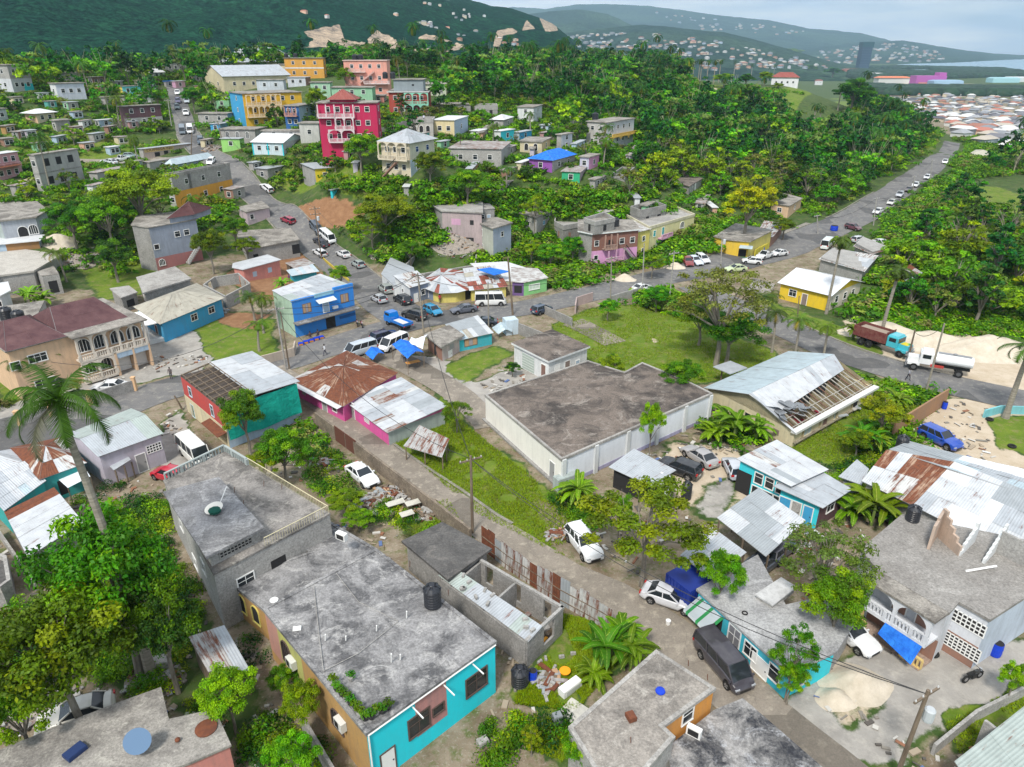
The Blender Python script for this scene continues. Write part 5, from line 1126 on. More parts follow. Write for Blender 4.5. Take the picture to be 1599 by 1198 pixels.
def brokenwalls(pl,label):
 P,zg,z1=pl; root=empty('hall',(*P[1],zg),label,'hall'); org=(*P[1],zg); FOOT.append(inset(P,.6)); m=MB(); r=2.0; W=CREAM
 for i in range(4):
  a,b_=P[i],P[(i+1)%4]; m.face([(*a,zg-.5),(*b_,zg-.5),(*b_,z1),(*a,z1)],W); I=inset(P,-.2); a2,b2=I[i],I[(i+1)%4]; m.face([(*b2,zg),(*a2,zg),(*a2,z1),(*b2,z1)],W); m.face([(*a,z1),(*b_,z1),(*b2,z1),(*a2,z1)],W)
 for a,b_ in ((P[0],P[1]),(P[2],P[3])): c=((a[0]+b_[0])/2,(a[1]+b_[1])/2); m.face([(*a,z1),(*b_,z1),(*c,z1+r-.05)],W); m.face([(*b_,z1),(*a,z1),(*c,z1+r-.05)],W)
 m.face([(*p,zg+.1) for p in P],BLK); part(root,org,'wall',m)
 m=MB(); pt,l,_=facade(P,1,zg,z1); fbox(m,pt,-.3,l+.3,z1-.15,z1+.15,-.3,.4,plain('pale_eave',(.6,.6,.58))); part(root,org,'gutter',m)
 broken(root,org,P,zg,z1)
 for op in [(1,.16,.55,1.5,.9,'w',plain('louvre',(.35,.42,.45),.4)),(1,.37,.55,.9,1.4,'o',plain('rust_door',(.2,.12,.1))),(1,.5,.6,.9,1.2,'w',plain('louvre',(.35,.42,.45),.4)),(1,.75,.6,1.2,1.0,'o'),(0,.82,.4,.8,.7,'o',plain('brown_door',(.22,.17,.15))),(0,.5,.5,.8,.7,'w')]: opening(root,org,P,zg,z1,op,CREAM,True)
brokenwalls(_P,'long cream hall with half its zinc roof blown off, rafters bare')
m=MB(); g=G(1140,583); _q=GH(1140,575,2.2); m.box((0,0,0),(3.4,2.8,.12),TL,.6); m.box((-1,0,-1.2),(.15,.15,2.4),WOOD); m.box((1,0,-1.2),(.15,.15,2.4),WOOD); o=m.obj('shelter_roof'); o.location=(_q[0],_q[1],2.3); tag(o,'single pale zinc sheet shelter behind the hall with the broken roof','shelter')
build('house','two storey cyan house with patched zinc roof beside the sandy yard','house',plan([(1156,722),(1234,757),(1287,733),(1213,695)],base=(1,1238,802)),[CYA,SKY_,SKY_,SKY_],('shed',dict(pal=PW+[(TG,1.2)],rise=.3,ax=1,ov=.3)),rowop(0,3,.74,.8,1.1,'w',.3,.95)+rowop(0,3,.3,1.0,.9,'w',.3,.95)+[(0,.12,.35,1.6,2.6,'o')],near=True)
build('house','cyan and blue striped annexe with low grey zinc roof','house',plan([(1220,765),(1281,788),(1319,764),(1273,741)],base=(1,1277,826)),[CYA,MARB,SKY_,SKY_],('shed',dict(pal=[(TL,4),(TW,1)],rise=.3,ax=1,ov=.5)),[(0,.15,.45,1.0,2.0,'d',SKY_),(0,.45,.45,.8,2.0,'d',BLK2),(0,.75,.45,.8,2.0,'d',SKY_),(1,.5,.6,1.2,1.0,'w')],near=True)
def carport(label,top,h,pal,posts=6,seed=1,cat='carport',name='carport',dz=.3,us=.9):
 z1=GH(*top[1],h)[2]; P=px_poly(top,z1); zg=tzf(*P[1]); org=(*P[1],zg); root=empty(name,org,label,cat); m=MB(); patch(m,[(*P[0],z1),(*P[1],z1),(*P[2],z1+dz),(*P[3],z1+dz)],pal,random.Random(seed),us,2.4); part(root,org,'roof',m); FOOT.append(P)
 m=MB()
 for i in range(4):
  a,b_=P[i],P[(i+1)%4]
  for k in range(2): x,y=a[0]+(b_[0]-a[0])*(.06+.5*k),a[1]+(b_[1]-a[1])*(.06+.5*k); m.box((x,y,(zg+z1)/2),(.12,.12,z1-zg-.05),WOOD)
 part(root,org,'post',m); return root
carport('broad open carport roofed with streaky silver zinc between yard and alley trees',[(1119,809),(1196,870),(1257,818),(1184,767)],2.9,[(TW,4),(TL,3),(TG,1.5),(TGR,.5)],seed=4)
carport('low patched zinc lean-to beside the blue container at the alley',[(1062,868),(1112,905),(1165,868),(1110,828)],2.7,[(TL,3),(TW,3),(TG,2),(TWR,1)],seed=8)
def rowx(root,org,P,z0,z1):
 m=MB(); pt,l,_=facade(P,0,z0,z1); s0,s1=.02*l,.32*l; n=10; z=z1-.35
 for q in range(n):
  a,b_=s0+(s1-s0)*q/n,s0+(s1-s0)*(q+1)/n; c=plain('green_stripe',(.05,.38,.12)) if q%4==1 else plain('awning_white',(.66,.72,.75)); p=[pt(a,z-.7,1.5),pt(b_,z-.7,1.5),pt(b_,z,.03),pt(a,z,.03)]; m.face(p,c); m.face(p[::-1],c); m.face([pt(a,z-.9,1.5),pt(b_,z-.9,1.5),pt(b_,z-.7,1.5),pt(a,z-.7,1.5)],c)
 part(root,org,'awning',m)
ROW=build('house','long turquoise fronted house with stained flat roof along the alley','house',plan([(1091,923),(1232,1052),(1303,1018),(1330,975),(1288,935),(1225,950),(1182,872)],base=(1,1228,1090)),[PL(.03,.45,.58,.2),CYA,BLK2,BLK2,BLK2,BLK2,BLK2],('flat',dict(mat=concrete((.42,.42,.42),(.18,.18,.185),.6,.2,(.58,.58,.58)),ov=.15,th=.18)),[(0,.22,.4,1.6,1.9,'o'),(0,.12,.3,1.1,1.3,'d'),(0,.45,.45,1.1,1.9,'w',plain('grille_pane',(.2,.2,.22),.4)),(0,.63,.55,1.1,1.1,'w'),(0,.74,.25,1.4,1.4,'d'),(0,.88,.55,.9,1.2,'w'),(1,.3,.45,.9,.9,'w')],extra=rowx,near=True)
upper('small white timbered roof slab on the long turquoise fronted house',[(1182,930),(1206,945),(1241,918),(1220,905)],ROW[4],.5,BLK2,('flat',dict(mat=PL(.6,.6,.6,.5),ov=.1,th=.12)))
m=MB(); a=G(1045,905); _z=2.3; P=px_poly([(1040,895),(1078,925),(1112,905),(1075,876)],_z); zg=tzf(*P[1]); m.prism(P,zg,_z,plain('navy_container',(.01,.03,.22),.5));
for e in range(4):
 pt,l,_=facade(P,e,zg,_z)
 for q in range(int(l/.35)): fbox(m,pt,q*.35+.05,q*.35+.2,zg+.1,_z-.1,0,.05,plain('navy_container',(.01,.03,.22),.5))
tag(m.obj('shipping_container'),'navy blue metal container under the alley trees','container'); FOOT.append(P)
def rhx(root,org,P,z0,z1):
 pt,l,_=facade(P,1,z0,z1); H_=z1-z0; st=.08*l; en=.98*l
 m=MB(); fbox(m,pt,0,l,z0,z0+.42*H_,-.01,.02,BRN); part(root,org,'lower_wall',m)
 balcony(root,org,P,z0,z1,1,.0,.98,.5,1.7,PL(.72,.74,.78,.2),posts=2,arch=True,ztop=z1+.02)
 m=MB(); fbox(m,pt,-.1,l+.1,z1,z1+.18,0,1.8,RC2); part(root,org,'balcony_roof',m)
 m=MB(); yl=PL(.75,.55,.2,.2)
 for q in (.02,.72): fbox(m,pt,q*l,q*l+.3,z0,z0+.46*H_,1.35,1.65,yl)
 part(root,org,'pillar',m); m=MB(); balustrade(m,pt,.02*l,.15*l,z0,1.5,yl,.9,.25); balustrade(m,pt,.72*l,l,z0,1.5,yl,.9,.25); part(root,org,'porch_railing',m)
 m=MB(); c=[pt(.42*l,z0+.47*H_,1.7),pt(.95*l,z0+.47*H_,1.7),pt(.95*l,z0+.2*H_,2.6),pt(.42*l,z0+.32*H_,2.4)]; m.face(c,TARPB); m.face([tuple(Vector(p)-Vector((0,0,.02))) for p in c][::-1],TARPB); part(root,org,'blue_tarpaulin',m)
 m=MB(); fbox(m,pt,0,l,z0-.02,z0+.06,0,1.7,concrete((.4,.3,.24),(.25,.18,.15),.5,1.5,(.55,.48,.4),'patterned_tile')); part(root,org,'porch_floor',m)
RH=build('house','white and brown two storey house with arched balcony and blue awning','house',plan([(1345,862),(1372,893),(1480,958),(1495,941),(1544,969),(1700,868),(1409,808)],base=(4,1508,1044)),[WHT,PL(.6,.62,.66,.3),PL(.7,.72,.76,.25),PL(.7,.72,.76,.25),PL(.55,.62,.72,.3),BLK2,BLK2],('flat',dict(mat=concrete((.3,.285,.265),(.2,.185,.17),.5,.2,(.52,.5,.47)),ov=.12,th=.22)),[(3,.5,.76,2.2,1.0,'v'),(3,.55,.28,2.4,1.1,'v'),(1,.4,.7,1.0,1.8,'d',BRN),(1,.75,.7,1.0,1.8,'d',BRN),(0,.5,.75,.9,.9,'v'),(1,.5,.2,1.2,1.9,'o')],
 extra=multi(rhx,lambda r,o,P,z0,z1:patchpaint(3,0,1,0,.44,BRN)(r,o,P,z0,z1)),near=True)
ZR=RH[4]+.22
def ruinwall(pts,z,hs,label,mat=BLK2,th=.2,name='ruined_wall',cat='wall'):
 """wall standing on z along px points with broken top heights"""
 P=[PZ(x,y,z)[:2] for x,y in pts]; m=MB(); c=P[0]
 for i in range(len(P)-1):
  a,b_=P[i],P[i+1]; l=math.dist(a,b_); n=max(2,int(l/.45)); e=((b_[0]-a[0])/l,(b_[1]-a[1])/l)
  for q in range(n):
   h=hs[i]*(1-.0)+(hs[i+1]-hs[i])*q/n; h=round(h/.22)*.22; s=(q+.5)*l/n
   m.box((a[0]+e[0]*s-c[0],a[1]+e[1]*s-c[1],h/2),(l/n-.002,th,h),mat,math.atan2(e[1],e[0]))
 o=m.obj(name); o.location=(c[0],c[1],z); return tag(o,label,cat)
ruinwall([(1449,858),(1462,836),(1497,868)],ZR,[2.2,2.6,.4],'peach and grey broken block wall beside the roof tank',PL(.55,.42,.33,.5))
ruinwall([(1497,868),(1520,846)],ZR,[.5,2.2],'sloping white plastered wall stub in the middle of the ruined storey',WHT)
ruinwall([(1535,880),(1563,850)],ZR,[.4,2.2],'sloping white wall stub next to the zinc roofs at the right edge',WHT)
ruinwall([(1555,862),(1640,905)],ZR,[2.0,1.6],'grey block wall with missing blocks at the right edge of the ruined storey',BLK2)
def zincrun(label,q,h0,h1,pal,seed,us=1.2,vs=3.,wm=None):
 """q: px of near-left, near-right, far-right, far-left; h0 near eave height, h1 far"""
 pts=[GH(*q[0],h0),GH(*q[1],h0),GH(*q[2],h1),GH(*q[3],h1)]; org=(pts[0][0],pts[0][1],tzf(*pts[0][:2])); root=empty('shed',org,label,'shed'); m=MB(); patch(m,pts,pal,random.Random(seed),us,vs); part(root,org,'roof',m)
 P=inset(ccw([p[:2] for p in pts]),-.4); m=MB(); m.prism(P,org[2]-.3,min(h0,h1)-.05,wm or BLK2); part(root,org,'wall',m); FOOT.append(inset(P,.6)); return root
zincrun('long roof of rusty then silver zinc sheets, front slope, at the right edge',[(1345,752),(1425,790),(1490,722),(1384,703)],3.0,4.2,[(TR,3),(TR2,3),(TWR,2),(TW,1.5)],2)
zincrun('silver zinc shed roof continuing behind the ruined storey',[(1425,790),(1680,920),(1720,815),(1490,722)],3.0,4.2,[(TW,5),(TBRT,1),(TG,2),(TL,2),(TWR,.7)],6)
zincrun('grey back slope of the zinc sheds behind the ridge',[(1388,702),(1720,812),(1740,775),(1420,690)],4.15,3.2,[(TG,2),(TBL,2),(TL,2)],3)
zincrun('bright silver zinc roof nearest the sandy yard with blue car',[(1478,728),(1700,800),(1720,760),(1505,712)],3.3,3.7,[(TBRT,5),(TW,3),(TG,.5)],7)
zincrun('little pale zinc outhouse left of the rusty roof',[(1309,745),(1345,758),(1357,733),(1338,718)],2.3,2.5,[(TL,1)],5)
BC=build('house','flat roofed house at bottom centre with blue basin on top and orange painted inner wall','house',plan([(890,1135),(960,1250),(1010,1198),(1052,1150),(1034,1133),(1086,1095),(1115,1074),(1025,1016)],h=3.6),[BLK2,BLK2,BLK2,ORG,ORG,ORG,PL(.5,.3,.15,.3),BLK2],('para',dict(mat=concrete((.34,.31,.275),(.12,.11,.1),.75,.2,(.5,.47,.42)),edge=RC4,ph=.1)),[(4,.8,.78,.9,1.0,'w')],near=True)
ZB_=BC[4]
m=MB(); _P2=px_poly([(1040,1168),(1116,1108),(1160,1090),(1310,1220),(1250,1280),(1060,1250)],ZB_-1.8); zg=tzf(*_P2[0]); m.prism(ccw(_P2),zg-.3,ZB_-1.8,BLK2,mt=concrete((.35,.34,.33),(.035,.037,.045),1.,.28,(.45,.46,.48),'tarred_concrete')); tag(m.obj('house_terrace'),'lower tar patched roof terrace with air conditioner at the bottom edge','terrace'); FOOT.append(_P2)
BL=build('house','flat concrete roofed house at bottom left cluttered with a dish and rusty drum lid','house',plan([(-60,1200),(-40,1310),(296,1192),(358,1165),(334,1112),(262,1128),(250,1078),(172,1106)],h=3.0),[BLK2,SALM,SALM,SALM,BLK2,BLK2,BLK2,BLK2],('flat',dict(mat=concrete((.34,.32,.29),(.14,.13,.12),.7,.3,(.52,.5,.44)),ov=.1,th=.15)),[],near=True)
ZBL=BL[4]+.16
zincrun('corner of a grey corrugated roof at the bottom right edge',[(1490,1190),(1560,1290),(1680,1190),(1600,1103)],2.8,3.0,[(TGG,1)],5)
ruinwall([(1520,1170),(1545,1190)],0.0,[2.6,2.6],'pale concrete shed wall under the corrugated roof in the corner',BLK2)
def site():
 z=2.4; rng=random.Random(4); pts=[(736,868),(812,905),(879,953),(833,985+0),(760,930),(700,905)]
 P=px_poly([(735,868),(878,951),(822,1003),(690,905)],z); zg=0; org=(*P[0],zg); root=empty('unfinished_building',org,'roofless grey block walls of an unfinished building behind the zinc fence','building'); FOOT.append(P); m=MB()
 A,B,C,D=P; mid=lambda a,b_,t:(a[0]+(b_[0]-a[0])*t,a[1]+(b_[1]-a[1])*t)
 segs=[(A,mid(A,B,.18)),(mid(A,B,.27),mid(A,B,.5)),(mid(A,B,.58),mid(A,B,.82)),(mid(A,B,.9),B),(B,mid(B,C,.25)),(mid(B,C,.55),C),(C,D),(D,A),(mid(A,B,.52),mid(D,C,.52)),(mid(A,B,.12),mid(D,C,.12))]
 for a,b_ in segs: l=math.dist(a,b_); m.box(((a[0]+b_[0])/2-0,(a[1]+b_[1])/2,z/2),(l,.18,z),BLK,math.atan2(b_[1]-a[1],b_[0]-a[0]))
 for a,b_ in ((A,B),(B,C)): l=math.dist(a,b_); m.box(((a[0]+b_[0])/2,(a[1]+b_[1])/2,z+.12),(l+.2,.24,.24),BLK2,math.atan2(b_[1]-a[1],b_[0]-a[0])); m.box(((a[0]+b_[0])/2,(a[1]+b_[1])/2,.3),(l,.17,.6),BLK,math.atan2(b_[1]-a[1],b_[0]-a[0]))
 part(root,org,'wall',m); m=MB(); m.face([(*p,.05) for p in P],concrete((.2,.15,.1),(.1,.08,.05),.7,.6,(.35,.3,.24),'rubble_floor')); part(root,org,'floor',m)
 m=MB(); q=[mid(D,C,-.05),mid(D,C,1.02),mid(mid(A,B,1.02),mid(D,C,1.02),.62),mid(mid(A,B,.0),mid(D,C,.0),.62)]; patch(m,[(*q[0],z+.1),(*q[1],z+.1),(*q[2],z+.35),(*q[3],z+.35)],[(TGG,5),(TL,2)],rng,1.,3.); part(root,org,'roof',m)
 m=MB()
 for k in range(14): u,v=rng.random(),rng.random(); p=mid(mid(A,B,u),mid(D,C,u),.1+.4*v); m.box((p[0],p[1],.2),(rng.uniform(.3,.9),rng.uniform(.2,.5),.2),rng.choice([WOOD,BLK2,plain('orange_bucket',(.7,.3,.02)),TGR]),rng.random()*3)
 for k in range(12): u=rng.random(); p=mid(mid(A,B,u),mid(D,C,u),.66+.3*rng.random()); m.box((p[0],p[1],z+.42),(.4,.2,.2),BLK2,rng.random()*3)
 part(root,org,'loose_blocks',m)
site()
build('house','low block house with dark sagging concrete roof beside the zinc fence','house',plan([(635,848),(700,902),(760,860),(690,822)],h=2.8),BLK,('flat',dict(mat=RCD,ov=.3,th=.2)),[(1,.5,.4,1.0,1.9,'d',LBL),(1,.2,.5,.8,.8,'w')],near=True)
build('shed','small weathered timber shed with grey sheet roof between trees at lower left','shed',plan([(300,1000),(328,1047),(385,1045),(349,984)],h=2.4),WOOD,('shed',dict(pal=[(TL,1),(TGR,.4)],rise=.2,ax=1,ov=.15)),[(1,.5,.4,.8,1.7,'o')],near=True)
build('house','lilac grey block house with two tone zinc roof beside the main road','house',plan([(108,678),(155,711),(250,677),(203,640)],base=(2,256,722)),LILAC,('gable',dict(pal=[(TGG,4),(TL,1)],rise=.7,ax=1,ov=.25)),[(1,.6,.38,.9,2.0,'d',plain('grey_door',(.3,.3,.3))),(1,.85,.62,1.5,.9,'v')],near=True)
carport('little awning roof of one rusty and two grey sheets by the lilac grey house',[(158,716),(178,735),(206,722),(190,706)],1.9,[(TR,1),(TL,2)],seed=2,name='lean_to',cat='lean-to')
build('shack','green board shack with rust patched hip roof by the road','shack',plan([(20,699),(64,746),(131,722),(92,684)],h=3.0),TEALW,('hip',dict(pal=[(TR,3),(TR2,3),(TW,1.5),(TWR,1)],rise=1.1,ax=1,ov=.2)),[(1,.4,.4,.8,1.6,'o')],near=True)
build('shack','white zinc hip roofed shack at the left edge by the road','shack',plan([(-60,715),(-20,745),(33,722),(14,702)],h=3.0),TEALW,('hip',dict(pal=[(TW,5),(TR,.5)],rise=1.0,ax=1,ov=.2)),near=True)
build('shack','green shack with silver lean-to roof below the rusty hip roof','shack',plan([(-30,757),(8,795),(68,752),(38,728)],h=2.7),TEALW,('shed',dict(pal=[(TL,3),(TW,3),(TBL,1)],rise=.3,ax=1,ov=.2)),[(1,.3,.4,1.0,1.7,'o'),(1,.75,.4,1.0,1.5,'d',PL(.5,.5,.5))],near=True)
build('shack','narrow shed roofed half rusty and half white at far left','shack',plan([(10,800),(46,868),(128,820),(84,767)],h=2.5),BLK,('shed',dict(pal=[(TR,3),(TW,3)],rise=.2,ax=0,ov=.15,vs=4.5)),near=True)
m=MB(); P=[GH(88,746,2.2),GH(106,762,1.9),GH(141,744,2.0),GH(130,727,2.4)]; m.face([P[0],P[1],P[2],P[3]],SHEET); m.face([P[3],P[2],P[1],P[0]],SHEET)
for p in P: m.tube([(p[0],p[1],0),p],.04,WOOD,5)
tag(m.obj('awning_sheet'),'white plastic sheet awning stretched beside the rust patched shack','awning')
def tanx(root,org,P,z0,z1):
 pt,l,_=facade(P,0,z0,z1); H_=z1-z0; W_=PL(.74,.66,.56,.2)
 balcony(root,org,P,z0,z1,0,.44,.995,.5,1.5,W_,posts=5,arch=True,ztop=z1-.02); balcony(root,org,P,z0,z1,0,.44,.70,.06,1.5,W_,posts=2,arch=True,ztop=z0+H_*.46)
 m=MB(); fbox(m,pt,.42*l,l+.3,z1-.05,z1+.12,-.2,1.9,RC2); part(root,org,'balcony_roof',m)
 m=MB(); fbox(m,pt,.70*l,.72*l,z0,z0+.5*H_,0,1.5,PEACH); fbox(m,pt,.85*l,.865*l,z0,z0+.5*H_,0,1.5,PEACH); fbox(m,pt,.985*l,l,z0,z0+.5*H_,0,1.5,PEACH); fbox(m,pt,.7*l,l,z0+.36*H_,z0+.47*H_,1.3,1.45,LBL); part(root,org,'pillar',m)
 I=inset(P,-1.0); rm=MB(); rr=random.Random(1); pal=[(SHING,1)]
 A,B,C,D=[Vector((*p,z1+.1)) for p in I]; A=A.lerp(B,.36); D=D.lerp(C,.36)
 e0=A.lerp(D,.5)+(B-A)*.16+Vector((0,0,2.3)); e1=B.lerp(C,.5)-(B-A)*.22+Vector((0,0,2.3))
 for q in ([A,B,e1,e0],[B,C,e1+Vector((.01,0,0)),e1],[C,D,e0,e1],[D,A,e0,e0+Vector((.01,0,0))]): patch(rm,q,pal,rr,3,3)
 A,B,C,D=[Vector((*p,z1+.1)) for p in P]; B=A.lerp(B,.4);C=D.lerp(C,.4); e0=A.lerp(D,.5)+(B-A)*.3+Vector((0,0,1.9)); e1=B.lerp(C,.5)-(B-A)*.3+Vector((0,0,1.9))
 A,B,C,D=[p+(p-(A+C)/2).normalized()*.5 for p in (A,B,C,D)]
 for q in ([A,B,e1,e0],[B,C,e1+Vector((.01,0,0)),e1],[C,D,e0,e1],[D,A,e0,e0+Vector((.01,0,0))]): patch(rm,q,pal,rr,3,3)
 part(root,org,'roof',rm)
build('house','large peach two storey house with maroon roofs, arched balconies and two garage doors','house',plan([(12,549),(217,496)],base=(1,226,566),d=12),PEACH,('flat',dict(mat=RC2,ov=.35,th=.14)),[(0,.18,.74,2.0,1.0,'w'),(0,.18,.22,2.2,1.1,'w'),(0,.02,.7,1.0,1.0,'w'),(0,.785,.0,2.5,2.3,'g'),(0,.925,.0,2.5,2.3,'g')]+rowop(0,4,.74,1.6,1.7,'a',.45,.99)+rowop(0,2,.28,1.6,1.6,'a',.45,.7)+[(1,.3,.74,1.2,1,'w'),(1,.7,.3,1.2,1,'w')],extra=tanx,near=True)
def bluex(root,org,P,z0,z1):
 slab=MB(); pt,l,_=facade(P,0,z0,z1); fbox(slab,pt,.25*l,.95*l,z1-.25,z1-.12,0,2.2,WHITE); part(root,org,'porch_roof',slab)
 m=MB(); fbox(m,pt,.25*l,.95*l,z0,z0+.55,0,2.1,WHT); part(root,org,'porch_floor',m)
 m=MB(); balustrade(m,pt,.25*l,.55*l,z0+.55,2.0,plain('maroon_rail',(.2,.04,.04)),.8);
 for s in (.27,.6,.93): fbox(m,pt,s*l-.08,s*l+.08,z0+.5,z1-.2,1.9,2.06,WHITE)
 part(root,org,'porch_railing',m); m=MB()
 for q in range(5): fbox(m,pt,.6*l,.9*l,z0,z0+.55-.11*q,2.1+.3*q,2.4+.3*q,plain('red_step',(.55,.03,.03)))
 part(root,org,'steps',m)
build('house','bright blue bungalow with tan hip roof and red front steps','house',plan([(214,478),(252,503),(345,465)],base=(2,340,494)),SKY_,('hip',dict(pal=PTAN,rise=1.5,ax=1,ov=.5,us=3,vs=4)),[(0,.3,.55,1.0,1.0,'w'),(0,.7,.4,.9,1.9,'d',MARB),(1,.5,.6,1.2,1.0,'w'),(1,.8,.6,1.2,1.0,'w')],extra=bluex)
build('unfinished_building','grey unfinished block room with steel rods on its roof above the blue bungalow','building',plan([(216,435),(226,458),(296,437),(272,419)],h=3.0),BLK,('flat',dict(mat=RC4,ov=.3,th=.25)),[(0,.6,.45,.8,1.2,'A')])
build('unfinished_building','small broken block store with rubble on its slab above the bungalow','building',plan([(174,452),(190,466),(213,458),(200,448)],h=2.5),BLK,('flat',dict(mat=RC4,ov=.2,th=.2)),[(1,.5,.5,1.5,1.2,'o')])
def bshop(root,org,P,z0,z1):
 H_=z1-z0; m=MB(); slabpiece(m,1,-.02,1.02,.42,1.3,.14,concrete((.2,.19,.18)),P,z0,z1,.1); part(root,org,'awning',m); m=MB(); slabpiece(m,1,.37,.66,.86,1.0,.08,PBR,P,z0,z1,.35); part(root,org,'porch_roof',m)
 pt,l,_=facade(P,1,z0,z1); m=MB(); fbox(m,pt,.35*l,.67*l,z1-.35,z1+.22,-.02,.09,PL(.25,.55,.72,.2)); fbox(m,pt,.67*l,l,z1-.2,z1+.5,-.3,.05,BLU); fbox(m,pt,0,.35*l,z1-.2,z1+.1,-.3,.05,BLU); part(root,org,'parapet',m)
 m=MB(); fbox(m,pt,.62*l,.7*l,z0+.53*H_,z0+.6*H_,.03,.4,WHITE); part(root,org,'air_conditioner',m)
PBR=plain('pale_slab',(.6,.64,.66),.6)
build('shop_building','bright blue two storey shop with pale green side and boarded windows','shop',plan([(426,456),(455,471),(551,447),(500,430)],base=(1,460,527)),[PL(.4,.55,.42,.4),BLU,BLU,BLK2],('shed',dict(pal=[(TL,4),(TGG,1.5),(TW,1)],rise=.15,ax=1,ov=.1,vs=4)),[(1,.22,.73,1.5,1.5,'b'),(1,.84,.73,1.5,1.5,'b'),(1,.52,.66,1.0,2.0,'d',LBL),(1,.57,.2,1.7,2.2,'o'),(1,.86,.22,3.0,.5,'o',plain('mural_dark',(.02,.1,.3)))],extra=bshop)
def cornershop(root,org,P,z0,z1): pass
build('shop_building','white painted shop with dark blue base and silver roof climbing the hill road','shop',plan([(596,428),(616,446),(655,452),(645,418),(610,403)],base=(1,616,462)),[WHT,WHT,WHT,WHT,WHT],('flat',dict(mat=TL,ov=.1,th=.08)),[(0,.5,.5,.7,1.5,'o',plain('navy_paint',(.03,.05,.12)))])
build('shop_building','low white walled shop with rust edged zinc roof beside the parked silver estate car','shop',plan([(617,434),(640,449),(668,441),(650,427)],base=(1,641,474)),[WHT,PL(.2,.25,.35,.3),WHT,WHT],('shed',dict(pal=[(TW,3),(TWR,2)],rise=.3,ax=1,ov=.3)),[(0,.5,.55,.6,.6,'w'),(1,.3,.45,.8,1.8,'d'),(1,.7,.55,.8,1,'w')])
CS=build('shop_building','pale yellow corner shop with radiating zinc roof patched red','shop',plan([(656,444),(676,452),(688,456),(712,455),(771,443),(740,415),(690,420)],base=(2,690,473)),[PL(.2,.25,.35,.3),YEL,YEL,YEL,YEL,YEL,YEL],('none',),[(3,.8,.4,1.8,2.0,'o'),(4,.2,.4,.8,1.9,'d'),(4,.75,.45,1.6,1.4,'w'),(0,.5,.5,1.1,1.1,'w')],
 extra=lambda root,org,P,z0,z1:part(root,org,'roof',_fan(P,z1)))if False else None
def _fan(P,z1,apx,rise,pal,seed):
 m=MB(); rng=random.Random(seed); E=inset(P,.7); a=Vector((*PZ(*apx,z1+rise)[:2],z1+rise)); n=len(E)
 for i in range(n):
  p,q=Vector((*E[i],z1-.1)),Vector((*E[(i+1)%n],z1-.1)); k=max(1,round((q-p).length/2.2))
  for j in range(k):
   s,t=p.lerp(q,j/k),p.lerp(q,(j+1)/k); patch(m,[s,t,a+(t-a)*.01,a+(s-a)*.01],pal,rng,1.1,3.2)
 return m
build('shop_building','pale yellow corner shop with radiating zinc roof patched red','shop',plan([(656,444),(676,452),(688,456),(712,455),(735,449),(722,424),(690,420)],base=(2,690,473)),[PL(.2,.25,.35,.3),YEL,YEL,YEL,YEL,YEL,YEL],('none',),[(3,.85,.4,1.6,2.0,'o'),(0,.5,.5,1.1,1.1,'w')],extra=lambda root,org,P,z0,z1:part(root,org,'roof',_fan(P,z1,(689,430),1.1,[(TW,5),(TDR,1.6),(TL,2),(TWR,1)],3)))
build('shop_building','yellow shop with rust and silver striped zinc roof next to the white van','shop',plan([(736,453),(790,447),(770,420),(726,425)],base=(0,738,470)),YEL,('shed',dict(pal=[(TW,3),(TTAN,2),(TDR,1.5),(TWR,1)],rise=.5,ax=0,ov=.4)),[(0,.2,.4,.8,1.9,'d',plain('brown_door',(.22,.17,.15))),(0,.65,.45,2,1.4,'w')])
build('shop_building','shop under bright white roof with a scrap of blue tarpaulin','shop',plan([(765,437),(805,440),(838,424),(790,409),(735,412)],base=(1,806,455)),PL(.5,.45,.3),('flat',dict(mat=TBRT,ov=.1,th=.06)),[(0,.4,.4,1,1.5,'o'),(1,.5,.4,1,1.5,'o')])
build('shop_building','lime green and purple shack with rust striped roof at the roadside','shop',plan([(800,440),(818,441),(854,434),(838,420),(800,418)],base=(1,819,462)),[PL(.15,.08,.25),PL(.25,.6,.22,.2),LIME,BLK,BLK],('flat',dict(mat=TWR,ov=.25,th=.06)),[(1,.45,.55,2.2,.9,'w',plain('pale_pane',(.5,.6,.5))),(0,.5,.5,1.4,1.4,'o')])
m=MB(); m.prism(ccw(px_poly([(745,421),(772,430),(796,424),(765,418)],3.2)),3.15,3.25,TARPB); tag(m.obj('tarpaulin'),'blue tarpaulin scrap spread on the bright white shop roof','tarpaulin')
def ruin(label,pts,base_i,by,hs,mat=BLK):
 P,zg,z1=plan(pts,base=(base_i,pts[base_i][0],by)); root=empty('ruined_building',(*P[0],zg),label,'ruin'); m=MB(); n=len(P); rr=random.Random(len(label)); FOOT.append(P)
 for i in range(n):
  a,b_=P[i],P[(i+1)%n]; l=math.dist(a,b_); k=max(3,int(l/1.2))
  for q in range(k):
   if rr.random()<.13: continue
   h=(z1-zg)*(1 if rr.random()<hs else rr.uniform(.3,.9)); s=(q+.5)/k; m.box((a[0]+(b_[0]-a[0])*s,a[1]+(b_[1]-a[1])*s,zg+h/2-.2),(l/k+.002,.2,h+.4),mat,math.atan2(b_[1]-a[1],b_[0]-a[0]))
 part(root,(*P[0],zg),'wall',m); m=MB()
 for i in range(0,n): a,b_=P[i],P[(i+1)%n]; l=math.dist(a,b_); m.box(((a[0]+b_[0])/2,(a[1]+b_[1])/2,z1+.1),(l,.25,.22),BLK2,math.atan2(b_[1]-a[1],b_[0]-a[0]))
 part(root,(*P[0],zg),'ring_beam',m); return P,zg,z1
ruin('roofless ruin with green graffiti behind the corner shop',[(628,420),(640,432),(742,415),(745,388),(650,398)],1,448,.85)
